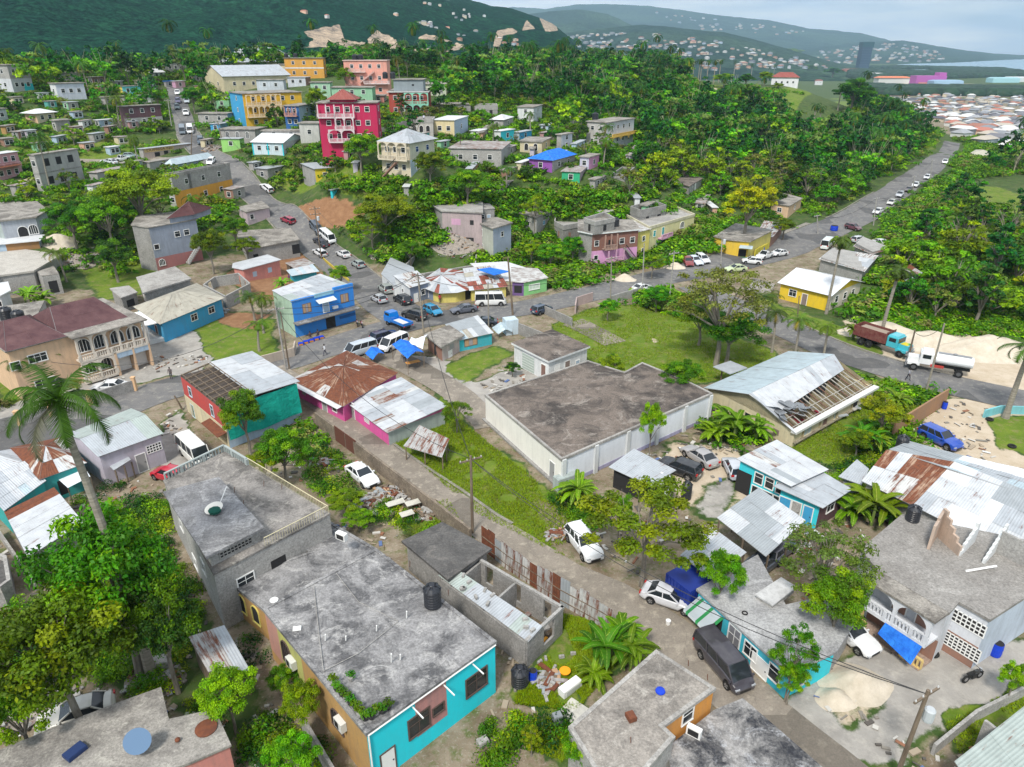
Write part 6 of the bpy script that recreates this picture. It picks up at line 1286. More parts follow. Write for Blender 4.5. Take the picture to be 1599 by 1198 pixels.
build('house','ruined grey house with pink plaster and caved in front above the rubble','house',plan([(677,322),(690,330),(752,333),(752,318),(735,309),(682,314)],base=(1,690,365)),[BLK2,PL(.45,.36,.36,.7),BLK,BLK,BLK,BLK],('flat',dict(mat=RC4,ov=.3,th=.25)),[(1,.35,.7,2.0,1.3,'o',PK2),(1,.75,.7,.8,1.0,'o'),(1,.6,.35,1.6,1.1,'d',PK2),(1,.5,.15,5.,1.2,'o')])
build('house','tall pale blue grey house with flat concrete roof beside the ruins','house',plan([(740,345),(770,357),(798,349),(775,341)],base=(1,771,405)),[PL(.5,.52,.45,.4),PL(.38,.44,.55,.3),BLK,BLK],('flat',dict(mat=RC2,ov=.35,th=.2)),[(0,.4,.72,.9,1.3,'w'),(0,.4,.25,.9,1.2,'w'),(1,.5,.74,.8,1.,'w')])
build('house','little grey annexe with pale blue door on top of the ruin steps','house',plan([(733,322),(748,328),(772,326),(760,316)],base=(1,749,352)),BLK,('flat',dict(mat=RC4,ov=.1,th=.15)),[(1,.2,.6,.9,1.,'w'),(1,.62,.5,.7,1.7,'d',LBL)])
build('kiosk','small white and brown kiosk with square concrete roof at the junction','kiosk',plan([(668,524),(690,541),(720,525),(700,512)],base=(1,692,564)),[BRN,PL(.6,.5,.48,.5),WHT,WHT],('flat',dict(mat=RC2,edge=RC4,ov=.45,th=.22)),[(0,.5,.4,.7,1.8,'o'),(1,.5,.65,1.0,.8,'o',plain('grey_door',(.4,.4,.42))),(1,.4,.2,.8,.9,'d')])
build('shack','turquoise shack with striped silver and grey zinc roof behind the kiosk','shack',plan([(698,511),(717,531),(768,520),(745,498)],base=(1,719,549)),[CYA,PL(.03,.5,.6,.5),CYA,CYA],('shed',dict(pal=[(TW,3),(TG,2),(TTAN,1),(TBL,1)],rise=.35,ax=1,ov=.25)),[(1,.35,.6,2.2,1.2,'b')])
m=MB();
def pinkx(root,org,P,z0,z1):
 H_=z1-z0; balcony(root,org,P,z0,z1,0,.25,.6,.58,1.3,PL(.4,.25,.2),posts=2,ztop=z1-.2); balcony(root,org,P,z0,z1,0,.2,.6,.22,1.3,PK2,posts=2,ztop=z0+.5*H_)
 patchpaint(0,.0,1,.0,.5,PL(.7,.35,.6,.25))(root,org,P,z0,z1); stair(0,.98,.62,.0,.5,.2,1.3,BLK,DARKM)(root,org,P,z0,z1)
 m=MB(); balustrade(m,facade(P,0,z0,z1)[0],0,facade(P,0,z0,z1)[1],z1+.2,-.1,plain('pale_rail',(.5,.55,.55)),.6,.4); part(root,org,'roof_railing',m)
build('house','brick over pink two storey house with black roof tank and outside stairs','house',plan([(905,362),(925,366),(997,359),(985,345),(905,345)],base=(1,933,419)),[BLK,PL(.25,.11,.08,.35),BLK,BLK,BLK],('flat',dict(mat=RC2,edge=WHT,ov=.4,th=.25)),[(1,.1,.72,.9,1,'w'),(1,.65,.72,1.0,1.1,'w'),(1,.88,.72,1.0,1.1,'w'),(1,.4,.68,1,1.5,'o'),(1,.1,.3,.8,.9,'w')],
 extra=lambda root,org,P,z0,z1:multi(patchpaint(1,0,1,0,.5,PL(.7,.35,.6,.25)),bal(1,.22,.5,.56,1.2,PL(.4,.25,.2),2,None,None,.98),bal(1,.3,.65,.2,1.4,PK2,2,None,None,.5),stair(1,.98,.68,.0,.52,.2,1.3,BLK,DARKM))(root,org,P,z0,z1))
build('house','pale yellow two storey building with cluttered flat roof beside the pink house','house',plan([(1014,354),(1085,334),(1040,315),(960,325)],base=(0,1016,394)),[PL(.7,.66,.35,.2),YEL,BLK,BLK],('para',dict(mat=RC4,edge=PL(.6,.56,.4),ph=.4)),[(0,.12,.72,.9,1.2,'w',TEALW),(0,.3,.72,.8,1.6,'d',TEALW),(0,.72,.75,1.5,1.3,'a'),(0,.25,.2,3.2,2.0,'o',plain('shutter_grey',(.2,.24,.25))),(0,.6,.2,2.0,2.0,'o',plain('shutter_grey',(.2,.24,.25))),(0,.86,.22,2.2,2.0,'o',plain('shutter_grey',(.2,.24,.25)))],extra=bal(0,.2,.42,.48,1.2,PK2,0))
build('house','narrow cream annexe with small roof between pink house and yellow building','house',plan([(997,362),(1015,358),(1000,342),(985,345)],base=(1,1015,395)),YEL,('flat',dict(mat=TWR,ov=.3,th=.1)),[(0,.5,.7,.8,1,'w'),(0,.5,.25,.8,1,'w')])
build('unfinished_building','unfinished grey storey behind the pink house with open walls','building',plan([(866,345),(880,352),(960,338),(945,312),(870,322)],base=(1,885,385)),BLK,('para',dict(mat=RC4,edge=BLK2,ph=.9)),[(0,.5,.6,.8,1.2,'o',BRN),(1,.12,.6,.7,1.2,'o',BRN)])
upper('grey stair head with pale door on the roof behind the black tank',[(928,328),(938,333),(958,330),(950,322)],BINFO['unfinished grey storey behind the pink house with open walls'][4]-.9,2.4,BLK2,('flat',dict(mat=RC4,ov=.1,th=.12)),[(1,.5,.45,.8,1.9,'d',LBL)])
build('house','low grey house with blue window left of the overgrown unfinished storey','house',plan([(812,333),(838,340),(866,328),(850,318)],base=(1,840,372)),BLK2,('flat',dict(mat=RC2,ov=.3,th=.15)),[(1,.4,.6,.9,.9,'w',SKY_),(0,.5,.6,.9,.9,'w')])
_z=BINFO['brick over pink two storey house with black roof tank and outside stairs'][4]+.2
upper('rough grey block room standing on the brick and pink house roof',[(912,340),(930,346),(960,340),(944,331)],_z,2.6,BLK,('para',dict(mat=RC2,edge=BLK2,ph=.7)),[(0,.5,.5,.8,1.4,'o'),(1,.5,.5,.9,1.2,'o')])
_z=BINFO['pale yellow two storey building with cluttered flat roof beside the pink house'][4]
upper('ragged grey block walls at the back of the pale yellow building roof',[(985,322),(1000,328),(1040,320),(1020,312)],_z-.3,2.2,BLK2,('para',dict(mat=RC4,edge=BLK,ph=1.6)),[(1,.3,.5,1,1.2,'o'),(1,.75,.5,1.2,1.2,'o')])
build('bar','yellow and green painted bar with grey flat roof under the big yellow green tree','bar',plan([(1116,370),(1136,375),(1170,378),(1205,360),(1150,350)],base=(1,1138,397)),[PL(.75,.5,.04,.15),PL(.75,.5,.04,.15),YEL,BLK,BLK],('flat',dict(mat=RC2,ov=.3,th=.12)),[(1,.75,.4,1.6,1.6,'o'),(0,.4,.5,.7,.9,'w')],extra=multi(band(0,.2,PL(.02,.35,.12,.2),(0,1),.03,'green_base'),awning(1,.6,1.2,.8,1.6,TBL,.3)))
build('shack','brown open fronted roadside stall roof beyond the bar','shack',plan([(1178,372),(1205,370),(1222,352),(1195,348)],base=(0,1180,386)),BRN,('shed',dict(pal=POLD,rise=.3,ax=0,ov=.3)),[(0,.5,.4,3,1.4,'o')])
build('house','small peach house with grey roof beside the upper road bend','house',plan([(1205,318),(1232,322),(1252,310),(1225,303)],base=(1,1234,342)),PEACH,('flat',dict(mat=RC2,ov=.25,th=.15)),[(0,.5,.6,1.1,1,'w'),(1,.5,.6,.8,1.1,'w')])
build('house','yellow house with bright white gable roof inside the bend of the lower road','house',plan([(1220,441),(1297,460),(1345,440)],base=(1,1296,486)),[PL(.8,.55,.02,.2),PL(.68,.62,.5,.25),YEL,YEL],('gable',dict(pal=PBRIGHT,rise=1.5,ax=0,ov=.5,us=1.2,vs=8)),[(0,.27,.55,1.3,1.1,'w'),(0,.52,.4,.9,2,'d',plain('brown_door',(.22,.17,.15)))]+rowop(1,3,.55,1.0,1.1,'w',.1,.9))
build('house','small cream house with flat roof half hidden by the palms near the lawn tree','house',plan([(1165,452),(1198,462),(1208,445),(1178,436)],base=(1,1197,472)),CREAM,('flat',dict(mat=RC2,ov=.3,th=.15)),[(0,.6,.5,1,1,'w')])
zincrun('scrapyard shed of crumpled silver zinc beside the main road',[(1278,405),(1350,425),(1372,400),(1300,388)],2.4,2.8,[(TL,4),(TWR,2),(TG,2),(TW,2)],9)
zincrun('dark timber framed shed beyond the scrapyard roof',[(1332,385),(1362,398),(1392,388),(1345,372)],2.4,2.6,[(TGR,4),(TR,1)],10)
build('shack','collapsed grey tin shack among bushes below the wooded slope','shack',plan([(1405,430),(1420,442),(1437,430),(1420,418)],h=2.2),WOOD,('shed',dict(pal=POLD,rise=.4,ax=0,ov=.3)))
build('house','small white house with pale hip roof beyond the roadside trees','house',plan([(1516,240),(1548,249),(1553,243),(1524,234)],base=(1,1546,251)),PL(.65,.66,.62,.2),('hip',dict(pal=[(tin((.6,.56,.45),0),1)],rise=1.8,ax=0,ov=.6,us=4,vs=6)),[(0,.7,.4,1.5,1.2,'w')],extra=band(0,.35,SKY_,(0,1),.03,'blue_base'))
build('house','small grey house at the forest edge with white door frame','house',plan([(1048,284),(1076,291),(1096,279),(1070,273)],base=(1,1076,305)),BLK2,('flat',dict(mat=RC3,ov=.3,th=.15)),[(1,.5,.5,1,1.7,'d'),(1,.25,.5,.7,1.2,'w')])
build('house','salmon block bungalow with silver ridged sheet roof above the palm','house',plan([(365,418),(380,421),(436,406),(417,399),(366,412)],base=(1,382,440)),[SALM,SALM,BLK,BLK,BLK],('flat',dict(mat=TW,ov=.3,th=.1)),[(1,.28,.55,.9,1,'o',LBL),(1,.7,.55,.9,1,'o',LBL)])
build('stall','turquoise timber stall with pale zinc awning on brown earth','stall',plan([(452,425),(458,430),(494,424),(486,417)],base=(1,459,440)),PL(.02,.38,.5,.3),('shed',dict(pal=[(TBL,2),(TW,2)],rise=.3,ax=1,ov=.5)))
build('stall','open shelter with rusty patched roof behind the turquoise stall','stall',plan([(447,411),(462,420),(490,412),(475,404)],base=(1,462,430)),WOOD,('flat',dict(mat=TGR,ov=.2,th=.05)),[(0,.5,.4,1.5,1.5,'o'),(1,.5,.4,3,1.5,'o')])
build('house','long weathered concrete house with dark window behind the salmon bungalow','house',plan([(376,377),(385,390),(466,375),(452,357),(370,362)],base=(1,388,410)),BLK2,('flat',dict(mat=RC2,ov=.3,th=.15)),[(1,.15,.5,1.1,1.1,'o'),(1,.93,.5,1.8,2.,'o')])
build('house','lilac plastered house peeping out below the orange house','house',plan([(372,325),(385,332),(420,325),(408,315)],base=(1,388,352)),PL(.6,.48,.52,.3),('flat',dict(mat=RC2,ov=.2,th=.15)),[(1,.2,.6,.9,1,'w')])
build('ruined_house','roofless grey walls right of the blue bungalow','ruin',plan([(318,444),(352,462),(390,442),(372,426),(335,432)],base=(1,354,482)),BLK2,('para',dict(mat=RC2,edge=BLK2,ph=1.6)),[(1,.25,.45,1,1.4,'o',LEAFD),(1,.7,.45,1,1.4,'o',LEAFD)]) if False else ruin('roofless grey walls right of the blue bungalow',[(318,446),(352,464),(390,444),(372,428),(335,434)],1,482,.95,BLK2)
build('house','tall grey three storey house with dark red tiled roof and pink outside stair','house',plan([(206,352),(232,356),(306,343),(292,330),(215,338)],base=(1,238,424)),[BLK,PL(.3,.34,.42,.4),BLK,BLK,BLK],('flat',dict(mat=RC2,ov=.2,th=.15)),[(1,.0+.08,.55,.9,.9,'w'),(1,.55,.75,1,1,'w'),(1,.75,.75,1,1,'w'),(1,.12,.18,1.1,1.2,'a')],extra=multi(patchpaint(1,.0,1,0,.3,PL(.42,.16,.15,.4)),stair(1,.6,.98,.05,.5,.2,1.5,BLK2,plain('pale_rail',(.5,.5,.5)))))
_b=BINFO['tall grey three storey house with dark red tiled roof and pink outside stair']
_Z=_b[4]; _Pp=_b[2]; _q=[((_Pp[1][0]*(1-t)+_Pp[2][0]*t),(_Pp[1][1]*(1-t)+_Pp[2][1]*t)) for t in (.45,.95)]
_q+= [(_q[1][0]+1.2,_q[1][1]+6),(_q[0][0]+1.2,_q[0][1]+6)]
build('rooftop_room','top storey with dark red tiled hip roof on the tall grey house','building',(_q,_Z,_Z+1.2),PL(.3,.34,.42,.4),('hip',dict(pal=[(tin((.12,.05,.05),0),1)],rise=2.2,ov=.5,us=1,vs=2)),zlow=_Z,foot=False)
build('house','grey house with arched porch and rough concrete roof at the left edge','house',plan([(-30,341),(0,346),(55,340),(72,330),(55,316),(0,318)],base=(2,58,368)),[LGR,PL(.42,.45,.5,.4),PL(.4,.45,.5,.4),BLK,BLK,BLK],('flat',dict(mat=RC2,ov=.4,th=.25)),[(1,.55,.4,1.7,2.0,'A'),(1,.85,.45,1.5,1.8,'a'),(2,.5,.6,.8,1.,'w')])
build('house','shed house with white sheet roof and varnished board front at the left edge','house',plan([(-40,384),(8,381),(60,376),(66,368),(-20,370)],base=(2,64,388)),[LBL,PL(.4,.2,.06,.3),LBL,LBL,LBL],('flat',dict(mat=TBRT,ov=.4,th=.12)))
build('unfinished_building','pale new concrete slab roof with sand heap at the left edge','building',plan([(-40,442),(0,432),(52,425),(95,400),(40,392),(-40,400)],base=(2,55,455)),BLK2,('flat',dict(mat=concrete((.52,.49,.44),(.36,.33,.29),.5,.3,(.62,.6,.55),'new_concrete'),ov=.2,th=.3)))
build('house','white walled house corner with tank stand at the left edge','house',plan([(-60,470),(0,462),(14,455),(10,442),(-40,450)],base=(1,18,492)),PL(.6,.62,.64,.3),('flat',dict(mat=TBRT,ov=.3,th=.15)),[(0,.9,.6,.8,.8,'w')])
build('house','grey two room ruin with dark openings behind the banana plants at far left','ruin',plan([(58,425),(66,432),(92,428),(84,416)],base=(1,70,462)),BLK2,('flat',dict(mat=RC2,ov=.0,th=.1)),[(1,.5,.4,1.4,2.2,'o')])
build('outbuilding','concrete terrace deck with black tanks left of the peach house','terrace',plan([(-60,520),(5,530),(60,490),(70,470),(0,480)],h=4.5),BLK2,('flat',dict(mat=RC2,ov=.0,th=.12)))
build('shack','low grey ruin at the far left under the shacks','ruin',plan([(-60,905),(0,915),(14,905),(8,868),(-50,850)],h=2.2),BLK,('para',dict(mat=RCD,edge=RC4,ph=.5)))
# =============== HILLSIDE VILLAGE ===============
RF=('flat',dict(mat=RC2,ov=.35,th=.2)); RFW=('flat',dict(mat=TL,ov=.3,th=.1)); RFB=('flat',dict(mat=TBRT,ov=.3,th=.1)); RFO=('flat',dict(mat=TGR,ov=.3,th=.08))
def HH(label,sp,walls,roof=RF,nL=0,nR=2,fl=1,cat='house',name=None,extra=None,kL='w',kR='w',fr=None,ww=1.0):
 P,zg,z1=hplan(*sp); W=list(walls)+[BLK,BLK] if isinstance(walls,(list,tuple)) else walls; ops=[]
 for f in range(fl):
  v=(f+.55)/fl
  if nL: ops+=rowop(0,nL,v,ww,1.1 if kL=='w' else 1.7,kL)
  if nR: ops+=rowop(1,nR,v,ww if kR=='w' else 1.5,1.1 if kR=='w' else 1.7,kR)
 return build(name or cat.replace(' ','_'),label,cat,(P,zg,z1),W,roof,ops,extra=extra,fr=fr,zlow=min(tzf(*p) for p in P)-1.5)
GBL=('gable',dict(pal=[(TL,1)],rise=3.4,ax=1,ov=.5,us=2,vs=9)); HG=('hip',dict(pal=[(TL,3),(TG,1)],rise=2.4,ax=0,ov=.7,us=2,vs=5))
HH('long pale yellow church hall with grey gable roof at the top of the hill',(322,352,455,119,146,48),(CREAM,CREAM),GBL,2,6,1,'hall')
HH('large pavilion with pale grey hipped roof behind the yellow church hall',(350,385,462,97,108,25),(CREAM,CREAM),('hip',dict(pal=[(TL,1)],rise=6,ax=1,ov=1.5,us=3,vs=9)),0,2,1,'hall')
YA=PL(.75,.44,.02,.15)
def arcade(e,n,mat,fl=3):
 def f(root,org,P,z0,z1):
  for k in range(1,fl): balcony(root,org,P,z0,z1,e,.03,.62 if k==fl-1 else .7,k/fl,1.2,mat,posts=n,arch=True,ztop=z0+(k+.92)/fl*(z1-z0))
 return f
HH('three storey house, one blue side and a yellow front with white arcades',(366,386,476,147,201,55),(SKY_,YA),RF,1,5,3,extra=arcade(1,7,PL(.8,.62,.4,.15)))
HH('deep blue and pale blue three storey house tucked beside the yellow arcades',(447,470,494,166,199,10),(PL(.02,.12,.36,.2),LBL),RF,2,1,2,extra=bal(0,.1,.9,.55,1.1,PL(.5,.25,.2),3,None,None,.95))
HH('white and cyan bungalow with bright white gable roof beside the hill road',(396,444,478,223,243,12),(PL(.6,.72,.78,.2),PL(.55,.56,.6,.3)),('gable',dict(pal=[(TBRT,1)],rise=1.6,ax=0,ov=.4,us=2,vs=8)),3,1,1,extra=pilasters(0,3,CYA,.3,.1))
HH('lime green hut under the utility poles beside the hill road',(347,376,383,217,233,5),(LIME,LIME),RFW,1,0,1,'hut')
HH('long grey house with one arched window behind the lime green hut',(345,400,418,203,221,8),(BLK2,BLK2),RF,3,1,1,kL='a')
HH('grey flat house above blue sheeted huts near the road cars',(311,357,368,178,193,8),(BLK2,BLK2),RF,2,0,1)
HH('blue sheeted hut with tin roof between the road and the grey flat house',(330,345,372,194,206,10),(SKY_,LBL),RFW,1,1,1,'hut')
HH('small mint hut with green door under white sheet left of the blue side wall',(336,359,364,154,170,5),(GRN,GRN),RFB,1,0,1,'hut')
def magx(root,org,P,z0,z1):
 W_=PL(.72,.6,.62,.2)
 for e,a,b_,v in ((0,.0,.3,.66),(0,.28,.62,.66),(0,.28,.6,.36),(0,.15,.6,.05)): balcony(root,org,P,z0,z1,e,a,b_,v,1.1,W_,posts=2,arch=(v<.6),ztop=z0+(v+.31)*(z1-z0))
HM_=HH('magenta three storey house with white balconies and central tiled tower roof',(502,592,597,161,224,-3),(MAG,MAG),RF,5,1,3,extra=magx)
_P=HM_[2]; _z=HM_[4]; _A,_B=Vector(_P[0]),Vector(_P[1]); _n=Vector((0,1)).lerp(Vector((0,1)),1); _q=[_A.lerp(_B,.22),_A.lerp(_B,.62)]; _q=[(p.x,p.y-.2) for p in _q]; _q+=[(_q[1][0],_q[1][1]+5),(_q[0][0],_q[0][1]+5)]
build('tower_room','magenta tower room with pink tiled pyramid roof on the magenta house','building',(_q,_z,_z+.9),MAG,('hip',dict(pal=[(TILE,1)],rise=2.2,ov=.7,us=1,vs=4,hipf=1.4)),zlow=_z,foot=False)
HH('salmon pink three storey house with outside stairs and black tank on its roof',(541,607,612,95,150,-3),(PL(.78,.36,.28,.2),PL(.78,.36,.28,.2)),('flat',dict(mat=RC2,edge=PL(.7,.5,.45),ov=.3,th=.25)),4,0,3,extra=multi(stair(0,.35,.7,.38,.7,.2,1.2,PL(.7,.45,.4)),stair(0,.5,.1,.1,.36,.2,1.2,PL(.6,.35,.3)),bal(0,.45,1.05,.36,1.2,PL(.75,.6,.58),0),bal(0,.1,.5,.69,1.0,PL(.75,.55,.5),0)))
HH('orange flat roofed house on the hilltop left of the salmon house',(447,507,511,91,122,-2),(PL(.68,.34,.05,.2),PL(.6,.3,.05,.2)),RF,3,1,2,extra=band(.48,.54,WHT,(0,)))
HH('small cream terrace house joined to the orange house by stairs',(430,450,458,101,122,5),(CREAM,CREAM),RF,2,0,1,extra=stair(1,0,1,1,.2,.2,1.2,BLK2))
HH('small white house below the grey roofed church hall',(402,444,448,125,141,2),(PL(.55,.6,.66,.3),PL(.5,.55,.6,.3)),RF,2,0,1)
HH('white and lilac narrow house beneath the small cream terrace house',(450,478,486,121,134,2),(PL(.6,.64,.7,.3),BRN),RFW,2,0,1)
HH('mint green house with white door left of the tiled tower',(488,518,522,129,162,-2),(PL(.35,.58,.4,.2),GRN),RF,2,0,2)
HH('mint green flat roofed house behind the magenta house',(520,583,588,137,166,-2),(PL(.3,.56,.36,.2),GRN),RF,3,0,2)
def redb(root,org,P,z0,z1):
 T=PL(.25,.6,.45,.15)
 for v in (.0,.5): balcony(root,org,P,z0,z1,0,.4,1.02,v,1.2,T,posts=3,arch=True,ztop=z0+(v+.48)*(z1-z0))
RB2=HH('brick red two storey house with mint green balconies',(609,669,674,144,181,-3),(REDW,REDW),('flat',dict(mat=RC2,edge=WHT,ov=.5,th=.2)),5,0,2,extra=redb)
_P=RB2[2]; _z=RB2[4]+.2; _A,_B=Vector(_P[0]),Vector(_P[1]); _q=[_A.lerp(_B,.14),_A.lerp(_B,.9)]; _q=[(p.x,p.y+.4) for p in _q]; _q+=[(_q[1][0],_q[1][1]+6),(_q[0][0],_q[0][1]+6)]
build('upper_storey','grey block upper storey standing on the brick red house','building',(_q,_z,_z+3.2),PL(.28,.33,.36,.3),RF,[(0,.65,.55,.7,.5,'o')],zlow=_z,foot=False)
HH('pale cream house with arches right of the brick red house',(663,697,702,132,152,-2),(PL(.55,.6,.45,.2),CREAM),RF,3,0,1,kL='a')
def creamx(root,org,P,z0,z1):
 patchpaint(1,0,1,0,.5,PL(.5,.62,.74,.2))(root,org,P,z0,z1); balcony(root,org,P,z0,z1,0,.0,1.0,.5,1.3,PL(.68,.6,.46,.2),posts=3,arch=True,ztop=z1); stair(0,.2,.7,0,.45,1.4,2.4,BRN,DARKM)(root,org,P,z0,z1)
HH('cream two storey house with grey hip roof, arched veranda and blue ground floor',(598,642,680,223,277,28),(PL(.68,.6,.44,.25),PL(.62,.6,.46,.25)),HG,3,2,2,extra=creamx)
HH('grey house with three arches and a railed roof where people stand',(640,677,680,186,214,-2),(PL(.5,.48,.44,.4),BLK2),('para',dict(mat=RC2,edge=BLK2,ph=.8)),3,0,1,kL='A')
HH('pale yellow and blue boxy house under white sheet roof',(678,710,731,188,216,12),(PL(.74,.62,.36,.2),PL(.4,.5,.62,.25)),RFB,2,1,1)
HH('broad grey bungalow with dark roof in front of the boxy yellow house',(702,783,797,233,262,8),(BLK2,BLK2),RFO,3,0,1)
HH('row of low grey roofs near the forest edge behind the boxy yellow house',(678,735,738,163,174,-4),(BLK2,BLK2),RF,3,0,1)
HH('unfinished grey storey with stub walls at the forest edge',(742,777,781,164,181,-4),(BLK2,BLK2),('para',dict(mat=RC2,edge=BLK2,ph=1.4)),2,0,1,'building','unfinished_building',kL='o')
HH('white hip roofed cottage with red window on the slope',(766,786,801,187,203,15),(BLK2,BLK2),('hip',dict(pal=[(TBRT,1)],rise=1.1,ax=0,ov=.4,us=2,vs=4)),1,1,1)
HH('white house with cyan front half under pale roof on the slope',(772,782,803,205,222,35),(WHT,CYA),RFB,0,1,1)
HH('blue zinc hut half hidden by the coconut palm on the slope',(803,811,830,207,220,30),(TBL,SKY_),RFW,0,1,1,'hut')
HH('white two storey house at the forest edge above the palm',(808,833,846,168,194,15),(WHT,PL(.6,.64,.68,.2)),RF,1,1,2)
HH('cream arched bungalow with yellow trim under the coconut palm',(812,846,859,222,240,15),(CREAM,PL(.7,.52,.3,.2)),RF,2,1,1,kL='A')
HH('slim white house with pale green top storey among bushes',(869,876,893,211,234,35),(BLK2,PL(.55,.58,.64,.2)),RF,0,1,2)
HH('white and grey three storey house with yellow balustrade and black tank',(915,946,988,192,232,35),(PL(.5,.48,.46,.3),PL(.6,.62,.66,.25)),RF,2,4,2,extra=multi(bal(1,.1,1,.42,1.2,PL(.75,.5,.1,.15),3,True,None,.0+.42)))
HH('purple trimmed house with blue tarpaulin covered roof',(826,862,897,250,270,30),(PL(.3,.08,.4,.25),BLK2),('hip',dict(pal=[(TARPB,5),(TBRT,1)],rise=1.6,ax=1,ov=.5,us=4,vs=8)),1,2,1)
HH('small pink and lilac house right of the blue tarpaulin roof',(905,919,935,246,266,30),(PL(.5,.5,.62,.2),PL(.65,.3,.5,.2)),RF,1,1,1)
HH('emerald green and grey patchwork shack below the blue tarpaulin roof',(877,905,931,269,286,15),(PL(.02,.42,.2,.2),PL(.4,.3,.35,.4)),RFO,1,1,1,'shack')
HH('low grey ruin among bushes right of the green shack',(955,975,990,272,284,20),(BLK,BLK),('para',dict(mat=RC2,edge=BLK,ph=1.)),0,0,1,'ruin','ruined_house')
HH('grey over white three storey house at the upper left edge',(-14,22,54,102,144,22),(PL(.6,.62,.65,.3),PL(.6,.62,.66,.3)),RF,2,3,2,extra=multi(patchpaint(1,0,1,.5,1,BLK2),patchpaint(0,0,1,.5,1,BLK2),patchpaint(1,.55,1,.0,.3,CYA)))
HH('pale grey rooftop block on the upper left three storey house',(8,20,44,90,101,25),(BLK2,PL(.55,.5,.42,.3)),RF,0,0,1,'building','rooftop_room')
HH('white house with arch and dark flat roof at the upper left',(83,92,136,131,156,40),(WHT,PL(.62,.66,.74,.25)),RF,1,3,1)
HH('bare grey block storey behind the white arched house',(88,96,124,114,130,40),(BLK,BLK),RF,0,0,1,'building','unfinished_building')
HH('cream cottage with pale winged roof among palms at the left',(42,60,88,177,193,22),(PEACH,CREAM),('hip',dict(pal=[(TBRT,1)],rise=1.0,ax=1,ov=.9,us=2,vs=4)),1,2,1)
HH('squat grey block cube below the pale winged roof',(84,90,112,189,206,35),(BLK2,BLK),RF,1,0,1,'building')
HH('dark maroon upper floor house over grey blocks beside the road',(192,197,256,167,200,40),(MARB,BLK2),RF,0,3,2,extra=patchpaint(1,0,1,.45,1,MARB))
HH('cyan and yellow cottage left of the road top',(188,193,222,135,149,40),(PL(.75,.6,.1,.2),PL(.15,.62,.68,.2)),RFO,0,2,1)
HH('long grey house with two turquoise doors left of the road',(189,195,243,151,164,40),(BLK2,PL(.5,.5,.4,.4)),RF,0,3,1,kR='d')
HH('pale yellow roofed hut with blue sheeting near the top of the road',(212,217,244,126,142,40),(PL(.7,.65,.45,.2),TBL),('flat',dict(mat=PL(.72,.66,.4,.2),ov=.3,th=.15)),0,2,1,'hut')
HH('pinkish market hut at the head of the road',(270,275,290,127,138,30),(PK2,PL(.6,.35,.4,.3)),RFB,0,1,1,'hut')
HH('blue canopied stall at the head of the road',(257,260,272,127,136,30),(BLK2,BLK2),('flat',dict(mat=TARPB,ov=.3,th=.1)),0,1,1,'stall')
HH('grey unfinished concrete shell on the skyline left of the hall',(243,250,292,96,114,35),(BLK2,BLK2),('para',dict(mat=RC2,edge=BLK2,ph=.6)),1,4,1,'building','unfinished_building')
HH('white roofed cottage on the skyline below the concrete shell',(236,241,258,113,122,35),(WHT,WHT),('hip',dict(pal=[(TBRT,1)],rise=1.3,ax=1,ov=.4,us=2,vs=4)),0,2,1)
def signx(root,org,P,z0,z1):
 pt,l,an=facade(P,1,z0,z1); H_=z1-z0; m=MB(); fbox(m,pt,.03*l,.62*l,z0+.66*H_,z1-.05,0,.08,PL(.72,.52,.22,.2)); part(root,org,'sign_board',m)
 c=bpy.data.curves.new('sign_lettering','FONT'); c.body='DUMBSA No'; c.size=.3*H_; c.extrude=.02; c.align_x='CENTER'; c.align_y='CENTER'; c.materials.append(plain('sign_brown',(.1,.04,.03))); o=bpy.data.objects.new('sign_lettering',c); COL.objects.link(o)
 p=pt(.33*l,z0+.83*H_,.12); o.location=p; o.rotation_euler=(R(90),0,an); bpy.context.view_layer.update(); me=bpy.data.meshes.new_from_object(o.evaluated_get(bpy.context.evaluated_depsgraph_get())); mw=o.matrix_world.copy(); bpy.data.objects.remove(o)
 w_=max(v.co.x for v in me.vertices)-min(v.co.x for v in me.vertices); k=.52*l/w_; me.transform(__import__('mathutils').Matrix.Scale(k,4,(1,0,0))); me.transform(mw); q=bpy.data.objects.new('sign_lettering',me); COL.objects.link(q); q.parent=root; shift(q,org)
HH('roadside bar with brown painted sign lettering and dark openings',(220,226,301,233,250,32),(BLK2,PL(.5,.4,.34,.3)),RFW,0,0,1,'bar',extra=multi(signx,lambda r_,o_,P,z0,z1:[opening(r_,o_,P,z0,z1,q,WHT,False) for q in [(1,.27,.3,1.6,1.6,'o'),(1,.45,.3,1.3,1.8,'o'),(1,.9,.5,1.5,1.6,'w')]]))
HH('grey lower floor with blue tarpaulin scrap below the sign lettering',(226,236,298,254,270,25),(BLK2,BLK2),('flat',dict(mat=RC2,ov=.2,th=.15)),0,2,1,'building')
HH('grey glazed workshop left of the bar with the sign',(194,198,226,255,276,30),(LGR,PL(.35,.42,.45,.3)),RF,0,3,1,'building')
HH('light blue hip roof cottage behind the orange house',(262,272,334,257,268,20),(LBL,LBL),('hip',dict(pal=[(TBL,1)],rise=1.3,ax=1,ov=.5,us=2,vs=4)),0,2,1)
HH('orange ground floor house with grey unfinished upper storey',(268,277,366,272,326,20),(BLK2,PL(.75,.36,.04,.15)),('para',dict(mat=RC2,edge=RC4,ph=.6)),1,3,2,extra=multi(patchpaint(1,0,1,.52,1,BLK2),patchpaint(1,.25,.3,.52,1,BLK)))
HH('grey three storey shell house with gaping windows at the left',(60,69,134,243,299,18),(BLK2,PL(.42,.42,.4,.4)),('flat',dict(mat=RC2,ov=.2,th=.2)),1,3,2,kR='o',extra=band(.48,.52,BLK,(0,1)))
